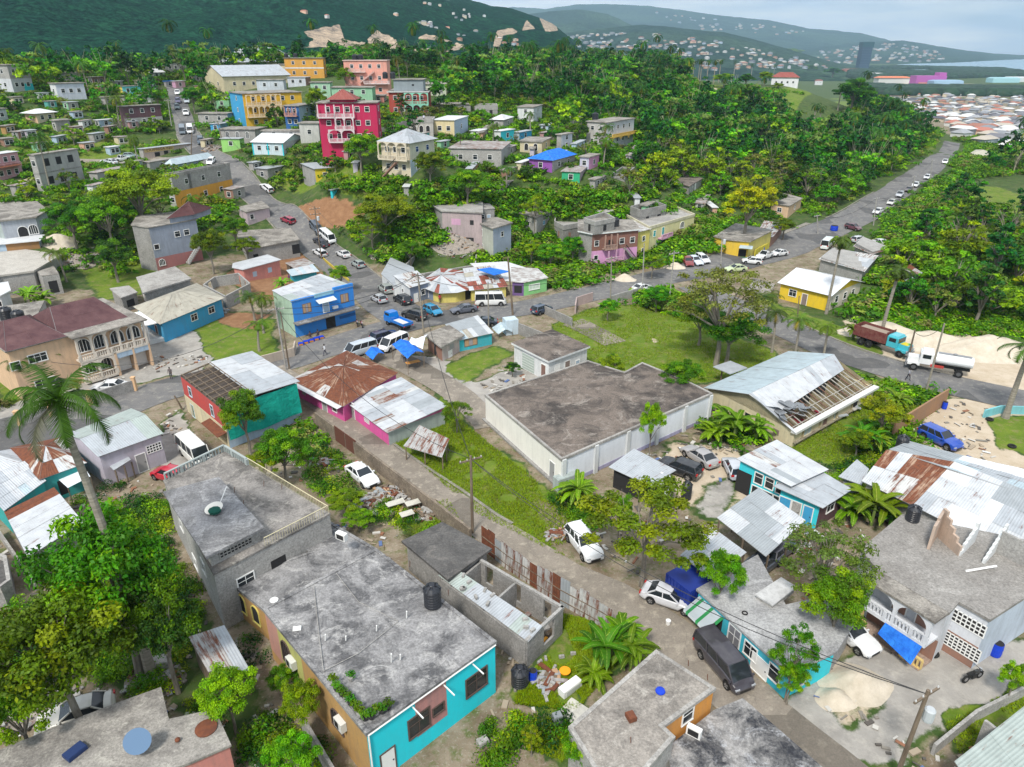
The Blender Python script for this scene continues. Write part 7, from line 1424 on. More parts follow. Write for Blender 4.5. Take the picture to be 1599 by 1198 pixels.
HH('pink and rust roofed house with white sheet roof at the left edge',(-20,-4,38,243,284,15),(PL(.6,.3,.32,.3),PL(.6,.34,.36,.3)),RFB,0,3,2,extra=multi(awning(1,.0,.8,.62,2.,TR,.6),bal(1,0,.9,.5,1.2,PL(.6,.35,.36,.3),0)))
HH('low wall shed heaped with scrap and blue sheeting',(142,155,201,270,286,15),(BLK2,PL(.4,.38,.4,.3)),RFO,0,0,1,'shed')
HH('small shed with yellow right half and blue sheet roof on the green slope',(474,494,524,264,287,58),(BLK2,PL(.78,.6,.02,.15)),RFW,0,1,1,'shed')
HH('dark tin roofed shack left of the white dead bush',(402,420,446,264,283,25),(BLK,BLK2),RFW,1,1,1,'shack')
HH('tiny cyan hut on the bare red earth',(517,520,542,297,310,30),(CYA,CYA),RFW,0,1,1,'hut')
HH('white mansion with red tiled hip roof on the wooded plateau',(1203,1245,1258,121,138,20),(PL(.74,.75,.78,.1),PL(.7,.72,.76,.1)),('hip',dict(pal=[(TILE,1)],rise=2.6,ax=0,ov=.6,us=3,vs=6)),4,1,1)
HH('small red tiled house right of the white mansion',(1272,1284,1290,126,133,10),(WHT,WHT),('hip',dict(pal=[(TILE,1)],rise=2.,ax=0,ov=.6,us=3,vs=6)),2,0,1)
for l_,sp_,w_,r_,n_ in [('white walled house below the yellow arcades with dark tank',(470,500,508,193,222,5),(PL(.55,.55,.52,.5),BLK),RF,1),('long low white wall house in front of the yellow arcades',(410,474,480,205,216,2),(PL(.6,.58,.55,.5),BLK),RF,2),('grey roofed house at the far left edge among bushes',(-14,-2,14,171,190,25),(LGR,LGR),RF,1),('pale tin shack beside the hill road post',(380,392,408,330,348,30),(BLK,LILAC),RFW,1),('brown patched shack above the hill road van',(352,366,384,296,314,20),(BRN,BLK2),RFO,1),
 ('cream box house on the skyline left of the palms',(60,66,84,104,116,30),(CREAM,BLK2),RF,1),('dull grey house right of the white arched house',(140,146,166,121,134,35),(BLK2,BRN),RF,2),('pale green cottage among the trees at the left',(100,108,124,160,172,30),(GRN,BLK2),RFW,1),('rusty roofed shack on the left green slope',(20,30,46,206,217,25),(BLK,BRN),RFO,1),('grey shack with white roof left of the maroon floor house',(150,156,178,188,199,30),(BLK2,LBL),RFB,1),
 ('low grey house under trees left of the blue tarpaulin roof',(770,790,806,232,245,20),(BLK2,BLK2),RFO,1),('white boxed outhouse near the coconut palms',(735,748,760,205,216,20),(WHT,BLK2),RFB,1),('peach shack among bushes in the middle slope',(700,716,728,286,298,20),(PEACH2,BLK2),RFO,1),('grey block house above the collapsed debris',(770,784,800,290,304,20),(BLK2,BLK),RF,1),('blue grey cabin over the overgrown slope',(843,856,870,196,206,20),(LBL,LBL),RFW,1),
 ('small rust roofed house by the forest above the bar',(1085,1098,1115,318,330,20),(BLK2,CREAM),RFO,1),('pale cabin at the foot of the skyline palms',(196,204,214,104,112,30),(WHT,CREAM),RFB,1),('mustard cottage behind the pink market hut',(296,302,318,118,128,30),(PL(.6,.45,.15),BLK2),RF,1),('lone grey cabin by the forest fringe',(880,896,908,186,196,20),(BLK2,BLK2),RF,1),('tan bungalow below the salmon house stairs',(560,600,604,150,160,-2),(SALM,SALM),RF,3)]: HH(l_,sp_,w_,r_,n_,n_)
WN={'rose':PL(.5,.28,.28),'grey':BLK2,'cream':CREAM,'pale blue':LBL,'mint':GRN,'brown':BRN,'white':WHT,'peach':PEACH2,'ochre':OCH,'lilac':LILAC,'sea green':PL(.1,.4,.36)}; RN={'rusty':RFO,'silver':RFW,'white':RFB,'concrete':RF}
for sd,ls in (('left of the upper road',[('rose','rusty',118,206,14),('grey','silver',150,218,16),('cream','concrete',25,160,14),('pale blue','rusty',118,182,13),('white','silver',66,152,12),('grey','concrete',168,160,14),('mint','rusty',60,232,15),('peach','silver',135,232,15),('brown','rusty',172,205,13),('cream','silver',222,112,10),('grey','white',182,133,11),('pale blue','silver',92,222,15),('white','rusty',150,300,18),('grey','rusty',30,300,18),('brown','silver',238,262,15)]),
 ('right of the upper road',[('peach','rusty',312,140,11),('grey','rusty',335,188,12),('cream','rusty',322,226,13),('white','white',388,214,12),('pale blue','concrete',415,186,12),('brown','rusty',455,212,13),('grey','silver',398,262,14),('rose','silver',545,244,13),('mint','silver',690,228,12),('white','concrete',720,196,11),('peach','concrete',755,214,12),('brown','concrete',792,275,15),('grey','white',640,300,15),('cream','white',815,262,14),('rose','rusty',850,214,12),('pale blue','silver',900,232,13),('grey','concrete',930,290,16),('white','silver',1000,318,16),('peach','white',1120,332,14),('mint','concrete',1010,330,15),('ochre','rusty',425,232,13),('lilac','white',560,262,14),('sea green','rusty',660,215,11),('ochre','silver',738,272,15),('lilac','concrete',835,240,13),('sea green','white',872,246,12),('lilac','rusty',985,250,13)]),('below the left skyline',[('ochre','concrete',12,205,14),('lilac','silver',45,212,14),('sea green','rusty',78,165,12),('grey','concrete',95,195,13),('white','rusty',132,196,13),('ochre','silver',155,140,11),('brown','concrete',10,225,14),('cream','rusty',188,222,14),('rose','silver',205,197,12),('pale blue','white',175,238,14),('grey','silver',110,262,16)])):
 for w_,r_,x,y,s in ls: HH('small %s walled shack with %s roof %s'%(w_,r_,sd),(x-s*.6,x-s*.1,x+s,y-s*.55,y+s*.35,(x*7)%40),(WN[w_],WN[w_]),RN[r_],0,2 if s>12 else 1,1,'shack')
def wallrun(label,pts,h,mat,th=.2,gap=None,pil=None,name='boundary_wall',cat='wall'):
 P=[G(*p) for p in pts]; c=P[0]; root=empty(name,c,label,cat); m=MB(); pm=[]
 for i in range(len(P)-1):
  a,b_=P[i],P[i+1]; l=math.dist(a[:2],b_[:2]); n=max(1,int(l/3))
  for q in range(n):
   s=Vector(a).lerp(Vector(b_),q/n); e=Vector(a).lerp(Vector(b_),(q+1)/n); z=min(tzf(s.x,s.y),tzf(e.x,e.y)); m.box(((s.x+e.x)/2,(s.y+e.y)/2,z+h/2-.15),((e-s).length+.01,th,h+.3),mat,math.atan2(e.y-s.y,e.x-s.x)); pm.append(s)
 part(root,c,'wall',m)
 if pil:
  for s in pm+[Vector(P[-1])]: m=MB(); m.box((s.x,s.y,tzf(s.x,s.y)+(h+.35)/2),(.42,.42,h+.35),pil); m.box((s.x,s.y,tzf(s.x,s.y)+h+.4),(.52,.52,.12),pil); part(root,c,'pier',m)
 return root
PI=PL(.7,.45,.25,.2)
wallrun('grey block wall with peach piers along the road before the peach house',[(-20,680),(80,650),(140,634)],1.5,BLK,pil=PI); wallrun('grey block wall with peach piers beside the white parked car',[(143,632),(212,610)],1.5,BLK,pil=PI)
wallrun('old brown stone wall with rusty gates along the alley',[(495,664),(535,694),(600,744),(680,806),(735,850)],1.7,concrete((.27,.22,.17),(.12,.1,.08),.7,.5,(.36,.3,.22),'old_stone'),.25)
wallrun('grey block wall beside the poles in front of the blue shop',[(392,574),(460,556),(462,545)],1.3,PL(.5,.42,.34,.4))
wallrun('brown plastered wall between lawn and sandy car park',[(1392,685),(1425,664),(1475,632)],2.2,PL(.34,.19,.1,.3)); wallrun('turquoise curved low wall at the right edge',[(1535,652),(1560,645),(1640,648)],1.0,PL(.2,.55,.6,.3))
wallrun('grey block wall between the lawn and the main road',[(953,475),(1003,460)],1.5,BLK2); wallrun('pink curved gate wall at the lawn entrance',[(898,490),(900,478),(925,470)],1.6,PL(.5,.38,.36,.4)); wallrun('long mossy grey wall behind the hall garage',[(806,520),(850,538)],1.8,BLK); wallrun('grey wall left of the lawn gate',[(850,490),(893,510)],1.4,BLK)
wallrun('grey retaining wall below the magenta house',[(590,214),(640,200)],2.2,BLK2); wallrun('low white block wall at the lower right yard',[(1455,1178),(1520,1125),(1599,1085)],.9,BLK2); wallrun('mossy concrete wall beside the foliage below the yellow arches',[(475,1145),(530,1240)],1.8,BLK)
wallrun('low yellow kerb wall down the hill road by the brown yard',[(505,405),(545,440)],.6,PL(.6,.45,.05,.3)); wallrun('yellow painted wall beside the bar',[(1178,400),(1200,388)],1.5,PL(.7,.6,.05,.2)); wallrun('pale wall along the yard at far left',[(0,838),(60,925)],.9,RC4); wallrun('grey compound wall at the left of the railed house',[(52,865),(98,940)],.6,RC4)
def zfence(label,pts,h,pal,seed):
 P=[G(*p) for p in pts]; c=P[0]; root=empty('zinc_fence',c,label,'fence'); m=MB(); rng=random.Random(seed)
 for i in range(len(P)-1):
  a,b_=Vector(P[i]),Vector(P[i+1]); l=(b_-a).length; n=int(l/.75)
  for q in range(n):
   s,e=a.lerp(b_,q/n),a.lerp(b_,(q+1)/n); hh=h+rng.uniform(-.25,.25); t=pick(pal,rng); d=Vector((-(e-s).y,(e-s).x,0)).normalized()*rng.uniform(.01,.06); s+=d;e+=d
   f=[(s.x,s.y,0),(e.x,e.y,0),(e.x,e.y,hh),(s.x,s.y,hh)]; uv=[(0,0),(.75,0),(.75,hh),(0,hh)]; m.face(f,t,uv); d2=d.normalized()*.03; m.face([(x-d2.x,y-d2.y,z) for x,y,z in f][::-1],t,uv)
 part(root,c,'sheets',m); m=MB()
 for i in range(len(P)-1):
  for z in (.5,1.5): m.beam(Vector(P[i])+Vector((0,0,z)),Vector(P[i+1])+Vector((0,0,z)),.07,WOOD)
 part(root,c,'rail',m)
zfence('rusty and grey zinc sheet fence along the alley behind the unfinished building',[(752,858),(794,891),(874,944),(934,977),(954,989)],2.5,[(TGR,3),(TG,3),(TR,2),(TWR,1)],5)
for lb,p in (('brown double gate in the old stone wall',[(526,687),(560,712)]),):
 a,b_=Vector(G(*p[0])),Vector(G(*p[1])); root=empty('yard_gate',a,lb,'gate'); d=(b_-a).normalized(); n=Vector((-d.y,d.x,0))*.16
 for q in (0,.5):
  m=MB(); s=a.lerp(b_,q+.02)-n; e=a.lerp(b_,q+.48)-n; m.beam(s+Vector((0,0,1)),e+Vector((0,0,1)),.08,plain('rust_brown',(.12,.05,.035),.8),1.9); part(root,a,'gate_leaf',m)
# =============== VEHICLES ===============
Wc=(.72,.73,.74); Sv=(.38,.40,.42); Bk=(.015,.016,.02)
for k,r_,f_,c,lb in [
 ('sedan',(545,724),(586,757),Wc,'white saloon car parked on the dirt yard beside the stone wall'),('suv',(893,824),(931,872),Wc,'white estate car parked on the verge beside the alley tree'),
 ('sedan',(1012,920),(1082,944),(.6,.6,.62),'pearl white saloon parked beside the blue container'),('van',(1103,1004),(1157,1066),(.045,.04,.05),'dark grey minivan parked in the alley outside the turquoise house'),
 ('sedan',(1113,724),(1073,698),(.34,.33,.33),'silver saloon parked in the sandy yard behind the hall'),('hatch',(1152,742),(1140,718),(.5,.52,.56),'silver hatchback partly under the cyan house porch'),('suv',(1083,738),(1040,722),Bk,'black car under laundry beside the zinc lean-to'),
 ('suv',(1444,672),(1494,696),(.01,.06,.38),'bright blue estate car on the sandy car park'),('bus',(288,693),(318,722),(.72,.72,.68),'white minibus parked behind the railed terrace'),('hatch',(280,744),(248,735),(.45,.01,.03),'red car half hidden behind the railed terrace'),
 ('sedan',(1308,972),(1345,1000),Wc,'white saloon nose poking out beyond the long turquoise house'),('sedan',(1175,890),(1205,868),(.05,.06,.08),'dark car with red tail lights under the broad carport'),('hatch',(1203,868),(1228,848),(.1,.1,.12),'second dark car at the back corner of the broad carport'),
 ('sedan',(196,602),(143,604),Wc,'white car with dark windscreen by the peach piers'),
 ('van',(634,528),(594,546),Wc,'white people carrier queuing by the blue tent'),('van',(584,540),(540,553),(.45,.5,.55),'silver blue people carrier beside the blue sheet'),('suv',(580,531),(622,519),(.01,.015,.06),'dark navy suv with red tail lights at the junction'),
 ('hatch',(662,478),(690,491),(.0,.22,.42),'bright blue hatchback in front of the yellow corner shop'),('sedan',(745,479),(703,485),(.09,.1,.13),'slate grey saloon in front of the yellow corner shop'),('bus',(745,471),(787,470),(.7,.7,.68),'white minibus outside the shops'),
 ('suv',(668,497),(626,486),(.02,.02,.02),'black car crossing behind the tall utility pole'),('suv',(648,478),(610,458),(.012,.014,.018),'black suv turning at the junction'),('suv',(615,460),(590,442),(.33,.36,.34),'grey green suv leaving the hill road'),('hatch',(603,472),(580,460),(.45,.47,.5),'silver hatchback waiting at the hill road mouth'),
 ('hatch',(568,417),(550,406),(.35,.4,.4),'grey green hatchback halfway down the hill road'),('sedan',(546,401),(526,390),Wc,'white saloon with black roof on the hill road'),('hatch',(508,399),(490,388),Wc,'white hatchback parked under the hill road pole'),('van',(503,363),(519,377),Wc,'white people carrier parked on the hill road verge'),
 ('suv',(488,349),(499,362),(.08,.1,.13),'dark slate suv next to the verge van'),('sedan',(508,383),(493,372),(.03,.03,.04),'dark saloon beside the parked white hatchback'),('hatch',(458,347),(440,339),(.3,.02,.05),'crimson hatchback on the hill road'),('hatch',(421,297),(410,288),Wc,'white hatchback further up the hill road'),
 ('hatch',(334,247),(325,256),Wc,'white hatchback facing down beside the light blue roof'),('suv',(312,213),(314,226),(.06,.09,.12),'dark suv in the jam near the road bend'),('van',(284,198),(285,209),(.12,.15,.18),'dark blue van at the road narrows'),('van',(296,198),(297,207),Wc,'white van beside the dark van at the road narrows'),
 ('sedan',(289,170),(291,181),Wc,'white saloon on the right of the upper road'),('hatch',(276,161),(277,172),(.05,.08,.09),'dark hatchback on the left of the upper road'),('hatch',(277,152),(278,162),(.08,.07,.14),'purple grey hatchback ahead of the dark hatchback'),('sedan',(277,139),(277,149),Wc,'white saloon leading the cars at the road top'),('hatch',(291,152),(292,162),(.4,.45,.48),'silver car at the roadside near the top'),
 ('suv',(106,243),(108,250),Wc,'white suv on the grass beyond the grey shell house'),('suv',(74,250),(75,256),Wc,'white suv beside the palm on the grass'),('sedan',(182,254),(158,250),(.6,.64,.68),'white saloon parked on the village track'),('pickup',(178,250),(200,246),Wc,'white pickup on the village track'),('hatch',(201,243),(208,243),(.3,.4,.4),'pale teal car at the end of the village track'),('sedan',(-6,248),(10,246),(.5,.6,.65),'pale blue car at the left edge'),
 ('sedan',(990,452),(1017,446),Wc,'white saloon passing the long grey wall on the main road'),('sedan',(1069,399),(1079,414),(.2,.02,.02),'dark red saloon in the roadside row'),('sedan',(1078,401),(1092,410),(.55,.6,.68),'white blue saloon in the roadside row'),('hatch',(1090,399),(1104,408),(.65,.66,.68),'white hatchback at the end of the roadside row'),
 ('sedan',(1163,418),(1135,420),(.5,.58,.35),'pale green and white saloon on the main road'),('hatch',(1185,408),(1163,406),Wc,'white hatchback outside the bar'),('pickup',(1205,396),(1183,402),Wc,'white double cab pickup outside the bar'),('sedan',(1225,394),(1208,396),Wc,'white saloon behind the palm fronds'),('bus',(1285,388),(1297,377),(.65,.7,.7),'white minibus at the bend by the scrapyard'),
 ('hatch',(1326,353),(1339,356),(.12,.04,.05),'dark maroon car at the upper road bend'),('hatch',(1376,328),(1366,332),Wc,'silver white car climbing the straight road'),('hatch',(1396,314),(1388,318),(.6,.6,.56),'pale car further along the straight road'),('suv',(1410,300),(1400,308),(.45,.47,.5),'silver suv on the straight road'),('sedan',(1424,293),(1415,298),(.12,.1,.1),'dark car on the straight road'),('hatch',(1434,286),(1426,291),Wc,'white car on the straight road'),('hatch',(1452,274),(1444,279),Wc,'small white car near the far end of the straight road'),('suv',(1477,250),(1474,256),Wc,'white suv at the far crossroads'),
 ('hatch',(1334,375),(1350,372),(.5,.52,.55),'silver car inside the fenced scrapyard'),('sedan',(1366,376),(1388,382),Wc,'white scrap car beside the dark fence'),('hatch',(832,487),(860,478),(.03,.05,.09),'dark blue car behind the shrub by the lawn gate'),('sedan',(775,502),(735,503),(.02,.03,.05),'black car half hidden behind the turquoise shack'),('hatch',(1228,325),(1240,321),Wc,'white van above the peach house')]: car(k,r_,f_,c,lb)
o=car('sedan',(172,1096),(62,1130),(.6,.58,.52),'derelict cream car rusting against the bottom left house')
truck('flat',(638,506),(606,493),'bright blue flatbed truck in the middle of the junction'); truck('dump',(1342,522),(1418,546),'maroon dump truck with turquoise cab on the white sand'); truck('tanker',(1502,574),(1430,562),'white water tanker truck on the lower road verge')
# =============== TANKS, POLES, PEOPLE, ODDMENTS ===============
tank_on(676,944,ZT+.02,.62,1.75,'large black water tank on the turquoise house roof'); tank_on(1424,812,ZR,.55,1.4,'black water tank on the white and brown house roof'); gtank(812,1068,.62,1.55,'black water tank on the ground beside the blue barrel'); gtank(1071,778,.5,1.9,'black water tank by the white tarpaulin tent')
tank_on(1407,700,2.6,.6,1.5,'black water tank behind the rusty roof ridge'); tank_on(12,500,4.6,.85,2.0,'black water tank nearest the left edge'); tank_on(31,504,4.6,.85,1.9,'black water tank right of its twin at the left edge')
def roof_tank(lbl,px,lab,r=.65,h=1.5):
 root,org,P,zg,z1=BINFO[lbl]; c=Vector((sum(p[0] for p in P)/len(P),sum(p[1] for p in P)/len(P))); r_=ray(px,300); x=r_[0]/r_[1]*c.y; tank(x,c.y,z1+.22,r,h,lab)
roof_tank('brick over pink two storey house with black roof tank and outside stairs',964,'black water tank on the brick and pink house',.8,1.8)
for px in (572,580): roof_tank('salmon pink three storey house with outside stairs and black tank on its roof',px,'black tank on the salmon house, %s one'%('left' if px==572 else 'right'),1.,1.7)
for px in (614,625): roof_tank('grey block upper storey standing on the brick red house',px,'black tank on the grey upper storey, %s one'%('left' if px==614 else 'right'),.8,1.9)
roof_tank('white and grey three storey house with yellow balustrade and black tank',924,'black tank on the white and grey three storey house',1.,2.)
for px in (473,486): roof_tank('orange flat roofed house on the hilltop left of the salmon house',px,'small black tank on the orange house, %s one'%('left' if px==473 else 'right'),.8,1.5)
BLUEP=plain('blue_plastic',(.01,.05,.5),.4)
def barrel(px,py,lab,mat=BLUEP,r=.3,h=.9,z=None):
 g=G(px,py) if z is None else PZ(px,py,z); root=empty('barrel',g,lab,'barrel'); m=MB(); m.lathe((0,0,0),[(r*.95,0),(r,.1*h),(r*1.03,.33*h),(r,.36*h),(r*1.03,.66*h),(r,.7*h),(r*.95,h)],mat,16); m.obj('body',root); m=MB(); m.lathe((0,0,h),[(r*.9,.0),(r*.88,.02)],INTERIOR,16); m.obj('lid',root)
barrel(832,1062,'blue barrel next to the black ground tank'); barrel(1553,1022,'blue drum beside the white and brown house',r=.4,h=1.1); barrel(1474,638,'blue barrel with pink top beside the brown wall'); barrel(330,485,'blue barrel in front of the bungalow'); barrel(322,487,'blue barrel left of its neighbour before the bungalow'); barrel(1190,392,'blue bin outside the bar',r=.5); barrel(1302,360,'blue skip bin at the verge of the bend',r=.9,h=1.2)
def blob(name,px,py,lab,cat,prof,mat,z=None):
 g=G(px,py) if z is None else PZ(px,py,z); m=MB(); m.lathe((0,0,0),prof,mat,18); o=m.obj(name); o.location=g; return tag(o,lab,cat)
blob('basin',1031,1080,'round blue basin upside down on the bottom roof','basin',[(.3,0),(.32,.05),(.28,.14),(.1,.2)],BLUEP,ZB_+.02)
blob('basin',882,1056,'orange basin on the junk heap beside the fridge','basin',[(.34,.4),(.4,.55),(.33,.56)],plain('orange_plastic',(.8,.32,.01),.5))
blob('rusty_lid',322,1138,'round rusty drum lid on the bottom left roof','lid',[(.62,0),(.64,.08),(.5,.1)],TR,ZBL)
blob('ball',278,1158,'small rusty ball beside the drum lid','ball',[(.05,0),(.15,.1),(.15,.2),(.05,.3)],TR,ZBL)
blob('bucket',1043,975,'white bucket standing by the alley','bucket',[(.16,0),(.2,.4),(.18,.4)],WHITE); blob('roof_vent',428,938,'round white vent cap on the back wing roof','vent',[(.28,0),(.3,.08),(.1,.12)],WHITE,ZT)
_d=PZ(336,798,ZG+1.45); root=empty('satellite_dish',_d,'white satellite dish with green cloth on the slab roof','satellite dish'); m=MB(); m.lathe((0,0,.1),[(.1,0),(.45,.08),(.72,.25),(.7,.26)],plain('dish_white',(.7,.68,.62)),24); o=m.obj('dish',root); o.rotation_euler=(R(10),R(-6),0); m=MB(); m.tube([(.2,.6,.3),(.5,1.7,1.2)],.04,WHITE,6); m.obj('feed_arm',root); m=MB(); m.lathe((.15,-.35,.18),[(.48,.0),(.5,.2),(.32,.28),(.1,.32)],plain('dark_green_cloth',(.005,.07,.05),.9),9); m.obj('cloth',root)
_d=PZ(221,1172,ZBL+.1); root=empty('satellite_dish',_d,'blue grey tilted satellite dish on the bottom left roof','satellite dish'); m=MB(); m.lathe((0,0,0),[(.05,0),(.45,.08),(.75,.25)],plain('dish_blue',(.12,.2,.32)),20); o=m.obj('dish',root); o.location=(0,0,.9); o.rotation_euler=(R(60),0,R(20)); m=MB(); m.tube([(0,.1,-.3),(0,.05,.85)],.05,DARKM,6); m.obj('post',root)
def bx(name,px,py,lab,cat,sz,mat,rz=0,z=None,extra=None):
 g=G(px,py) if z is None else PZ(px,py,z); m=MB(); m.box((0,0,sz[2]/2),sz,mat); m.box((0,0,sz[2]+.02),(sz[0]*.92,sz[1]*.92,.04),mat);
 if extra: m.box((sz[0]*.0,-sz[1]/2-.012,sz[2]*.5),(sz[0]*.75,.02,sz[2]*.7),extra)
 o=m.obj(name); o.location=g; o.rotation_euler=(0,0,rz); return tag(o,lab,cat)
bx('fridge',890,1078,'white fridge lying on its back in the grass','fridge',(1.7,.62,.6),WHITE,R(40),extra=plain('fridge_grey',(.5,.52,.5))); bx('air_conditioner',1083,1148,'white air conditioner on the tarred terrace','air conditioner',(.9,.35,.65),WHITE,R(-35),ZB_-1.8,DARKM); bx('air_conditioner',534,842,'white air conditioner on the back wing roof','air conditioner',(.95,.4,.6),WHITE,R(-30),ZT,DARKM)
bx('suitcase',118,1176,'dark blue case lying on the bottom left roof','suitcase',(1.1,.7,.25),plain('navy_case',(.02,.04,.12)),R(60),ZBL); bx('roof_hatch',464,982,'flat white board on the turquoise house roof','board',(.55,.4,.04),WHITE,R(10),ZT); bx('concrete_block',754,1162,'grey concrete block below the turquoise house','block',(.7,.5,.4),RC4,R(30)); bx('speaker_box',870,1128,'grey box standing on the grass','box',(.6,.5,.7),plain('grey_box',(.22,.24,.25)),R(20)); bx('solar_panel_box',985,1122,'rusty little grill box on the bottom roof','box',(.5,.6,.3),TR,R(20),ZB_)
bx('pallet',255,1042,'pale concrete tub beside the timber shed','tub',(1.2,1.0,.8),RC4,R(20)); bx('tombstone_slab',895,1112,'white board leaning over the grass by the bottom roof','board',(1.7,1.5,.08),PL(.6,.58,.52),R(50));
rr=random.Random(3)
for px,py in ((843,1035),(852,1030),(866,1044),(840,1066),(848,1080),(877,1027),(895,1022),(860,1060)): o=bx('concrete_block',px,py,'pale concrete block scattered on the lawn beside the ground tank','block',(.4,.2,.18),RC4,rr.random()*3); o['group']='blocks on the lawn'
for k,(px,py) in enumerate(((520,1068),(526,1078),(534,1086),(542,1094),(548,1100),(556,1108),(562,1118),(570,1124),(580,1122),(588,1115),(597,1113),(607,1106),(548,1062))):
 g=PZ(px,py,ZT+.02); root=empty('potted_plant',g,'small potted plant in the rooftop garden near the turquoise corner','potted plant','rooftop garden pots'); m=MB(); m.lathe((0,0,0),[(.14,0),(.2,.26),(.17,.26)],plain('pot_black',(.04,.04,.04)) if k%3 else BLK2,10); m.obj('pot',root)
 rg=np.random.default_rng(k); V,F_,c=leafcloud(rg,np.array([[0,0,.5],[.15,.05,.4],[-.1,.1,.45]]),np.array([.35,.25,.25]),45,.16,np.array([[.06,.14,.02]]*3)*rg.uniform(.7,1.5)); linkmesh('leaves',npmesh('leaves',V,F_,[LEAF],col=c),root)
def ln(name,pts,lab,r,mat,cat='pipe'):
 P=[PZ(*p) for p in pts]; m=MB(); m.tube([tuple(Vector(p)-Vector(P[0])) for p in P],r,mat,5); o=m.obj(name); o.location=P[0]; return tag(o,lab,cat)
ln('roof_pipe',[(490,916,ZT+.06),(499,1000,ZT+.06),(505,1048,ZT+.06)],'straight white pipe down the turquoise roof',.028,RC4); ln('roof_pipe',[(525,895,ZT+.06),(560,940,ZT+.06),(622,970,ZT+.06),(560,1020,ZT+.06),(505,1048,ZT+.06)],'winding white hose across the turquoise roof',.025,RC4); ln('plank',[(1508,892,ZR+.05),(1556,884,ZR+.3)],'white plank lying on the ruined storey',.09,WHITE,'plank')
for i,(px,py,h) in enumerate(((508,1000,.6),(611,1034,.9),(625,1030,.5),(635,965,.7),(540,1000,.4),(588,985,.5))): ln('standpipe',[(px,py,ZT),(px,py-2-h*12,ZT+h)],'white stand pipe sticking up on the turquoise roof',.05,WHITE)['group']='stand pipes'
for i,(a,b_) in enumerate(((ZG+.1,[(372,815),(380,790),(366,770),(412,760),(440,765)]),(ZB_,[(1075,1040),(1105,1062),(985,1160)]),(ZT,[(600,860),(640,885),(700,930)]))):
 for px,py in b_:
  ln('rebar',[(px,py,a),(px,py-9,a+.7)],'rusty steel rod sticking out of a flat roof',.025,TR,'steel rod')['group']='steel rods'
tips={}
for k,a in {'alley':(738,832,735,712,'brown utility pole standing beside the alley grass',WOOD,.15,1),'junction':(662,522,652,426,'tall pale utility pole at the junction',PBARK,.15,2),'shopL':(447,578,430,478,'pale concrete pole left of the blue shop',RC4,.14,1),'shopR':(452,576,438,487,'dark brown pole beside the pale concrete pole',WOOD,.12,0),
 'hill':(502,405,491,322,'wooden pole with crossarms on the hill road',WOOD,.14,2),'front':(1395,1225,1450,1078,'leaning brown pole with transformer in the lower right corner',WOOD,.15,1),'road1':(953,476,955,400,'pole by the grey wall facing the pink house',PBARK,.13,1),'road2':(1045,470,1053,392,'pale pole beside the main road row of cars',RC4,.13,1),'road3':(1003,456,1006,380,'pole in front of the pink house steps',RC4,.13,0),
 'road4':(1125,428,1128,362,'pole with white box outside the bar',RC4,.13,1),'vine':(801,492,793,402,'pole smothered in green vine by the shops',WOOD,.18,0),'bus':(763,515,762,440,'thin pole beside the black parked car',PBARK,.12,0),'up1':(350,233,340,190,'leaning dark pole above the lime green hut',WOOD,.16,1),'up2':(298,245,300,200,'pole beside the jam at the road narrows',WOOD,.16,1),'up3':(268,198,262,155,'pole left of the upper road',RC4,.16,1),
 'tk1':(1418,560,1429,515,'stub of brown pole beside the dump truck',WOOD,.15,0),'tk2':(1446,612,1475,505,'leaning pole in front of the water tanker',PBARK,.14,0),'st1':(1364,352,1369,308,'pale pole with wide crossarm beside the straight road',RC4,.16,1),'st2':(1277,365,1276,336,'pale pole with crossarm above the leaning palm',RC4,.16,1),'st3':(1425,300,1428,275,'far pole beside the straight road',RC4,.16,1),'st4':(1452,285,1456,250,'thin pole near the far crossroads',RC4,.16,1),'yd1':(1245,500,1248,462,'short pole beside the yellow house',WOOD,.12,0),'lf':(286,640,272,618,'wooden gate post pair by the red building',WOOD,.12,0),'tan':(76,610,65,560,'pale street lamp post before the peach house',RC4,.12,0)}.items():
 tips[k]=pole(a[0],a[1],a[2],a[3],a[4],a[5],a[6],a[7],tr=(k in('front','hill','road4')))
for i,(a,b_,s) in enumerate((('alley','front',2.),('alley','front',2.6),('alley','junction',2.),('junction','shopL',1.5),('junction','shopR',1.8),('junction','hill',2.),('junction','bus',1.),('hill','up1',3.),('up1','up2',1.),('up2','up3',1.5),('bus','road1',2.),('road1','road2',1.5),('road2','road4',1.5),('road4','st2',2),('st2','st1',2),('st1','st3',2),('st3','st4',1),('shopL','alley',3.),('shopL','tan',3.5),('tk1','tk2',1))):
 wire(tips[a]+Vector((0,0,-.3)),tips[b_]+Vector((0,0,-.3)),s,['sagging cable over the alley','sagging cable along the main road','sagging cable up the hill road'][0 if 'alley' in(a,b_) else 1 if 'road' in a+b_ or 'st' in a+b_ else 2],r=.035)
for px,py,lb,sh,lg,po,yw in ((507,1008-0,'',0,0,0,0),): pass
person(508,555,'person in white shirt walking across the main road',(.6,.62,.66),(.06,.06,.09),'walk',R(200)); person(687,474,'person in dark red top standing at the yellow corner shop',(.35,.03,.05),(.02,.02,.03),'stand',R(-90)); person(1417,594,'person in grey shirt walking on the lower road',(.3,.3,.34),(.03,.03,.04),'walk',R(-60)); person(632,566,'person in pale top behind the stall under the blue tent',(.55,.55,.6),(.05,.05,.1),'stand',R(-60)); person(648,552,'person in dark clothes at the back of the blue tent',(.1,.06,.1),(.03,.03,.03),'stand',R(-120)); person(540,430+0,'',)if False else None
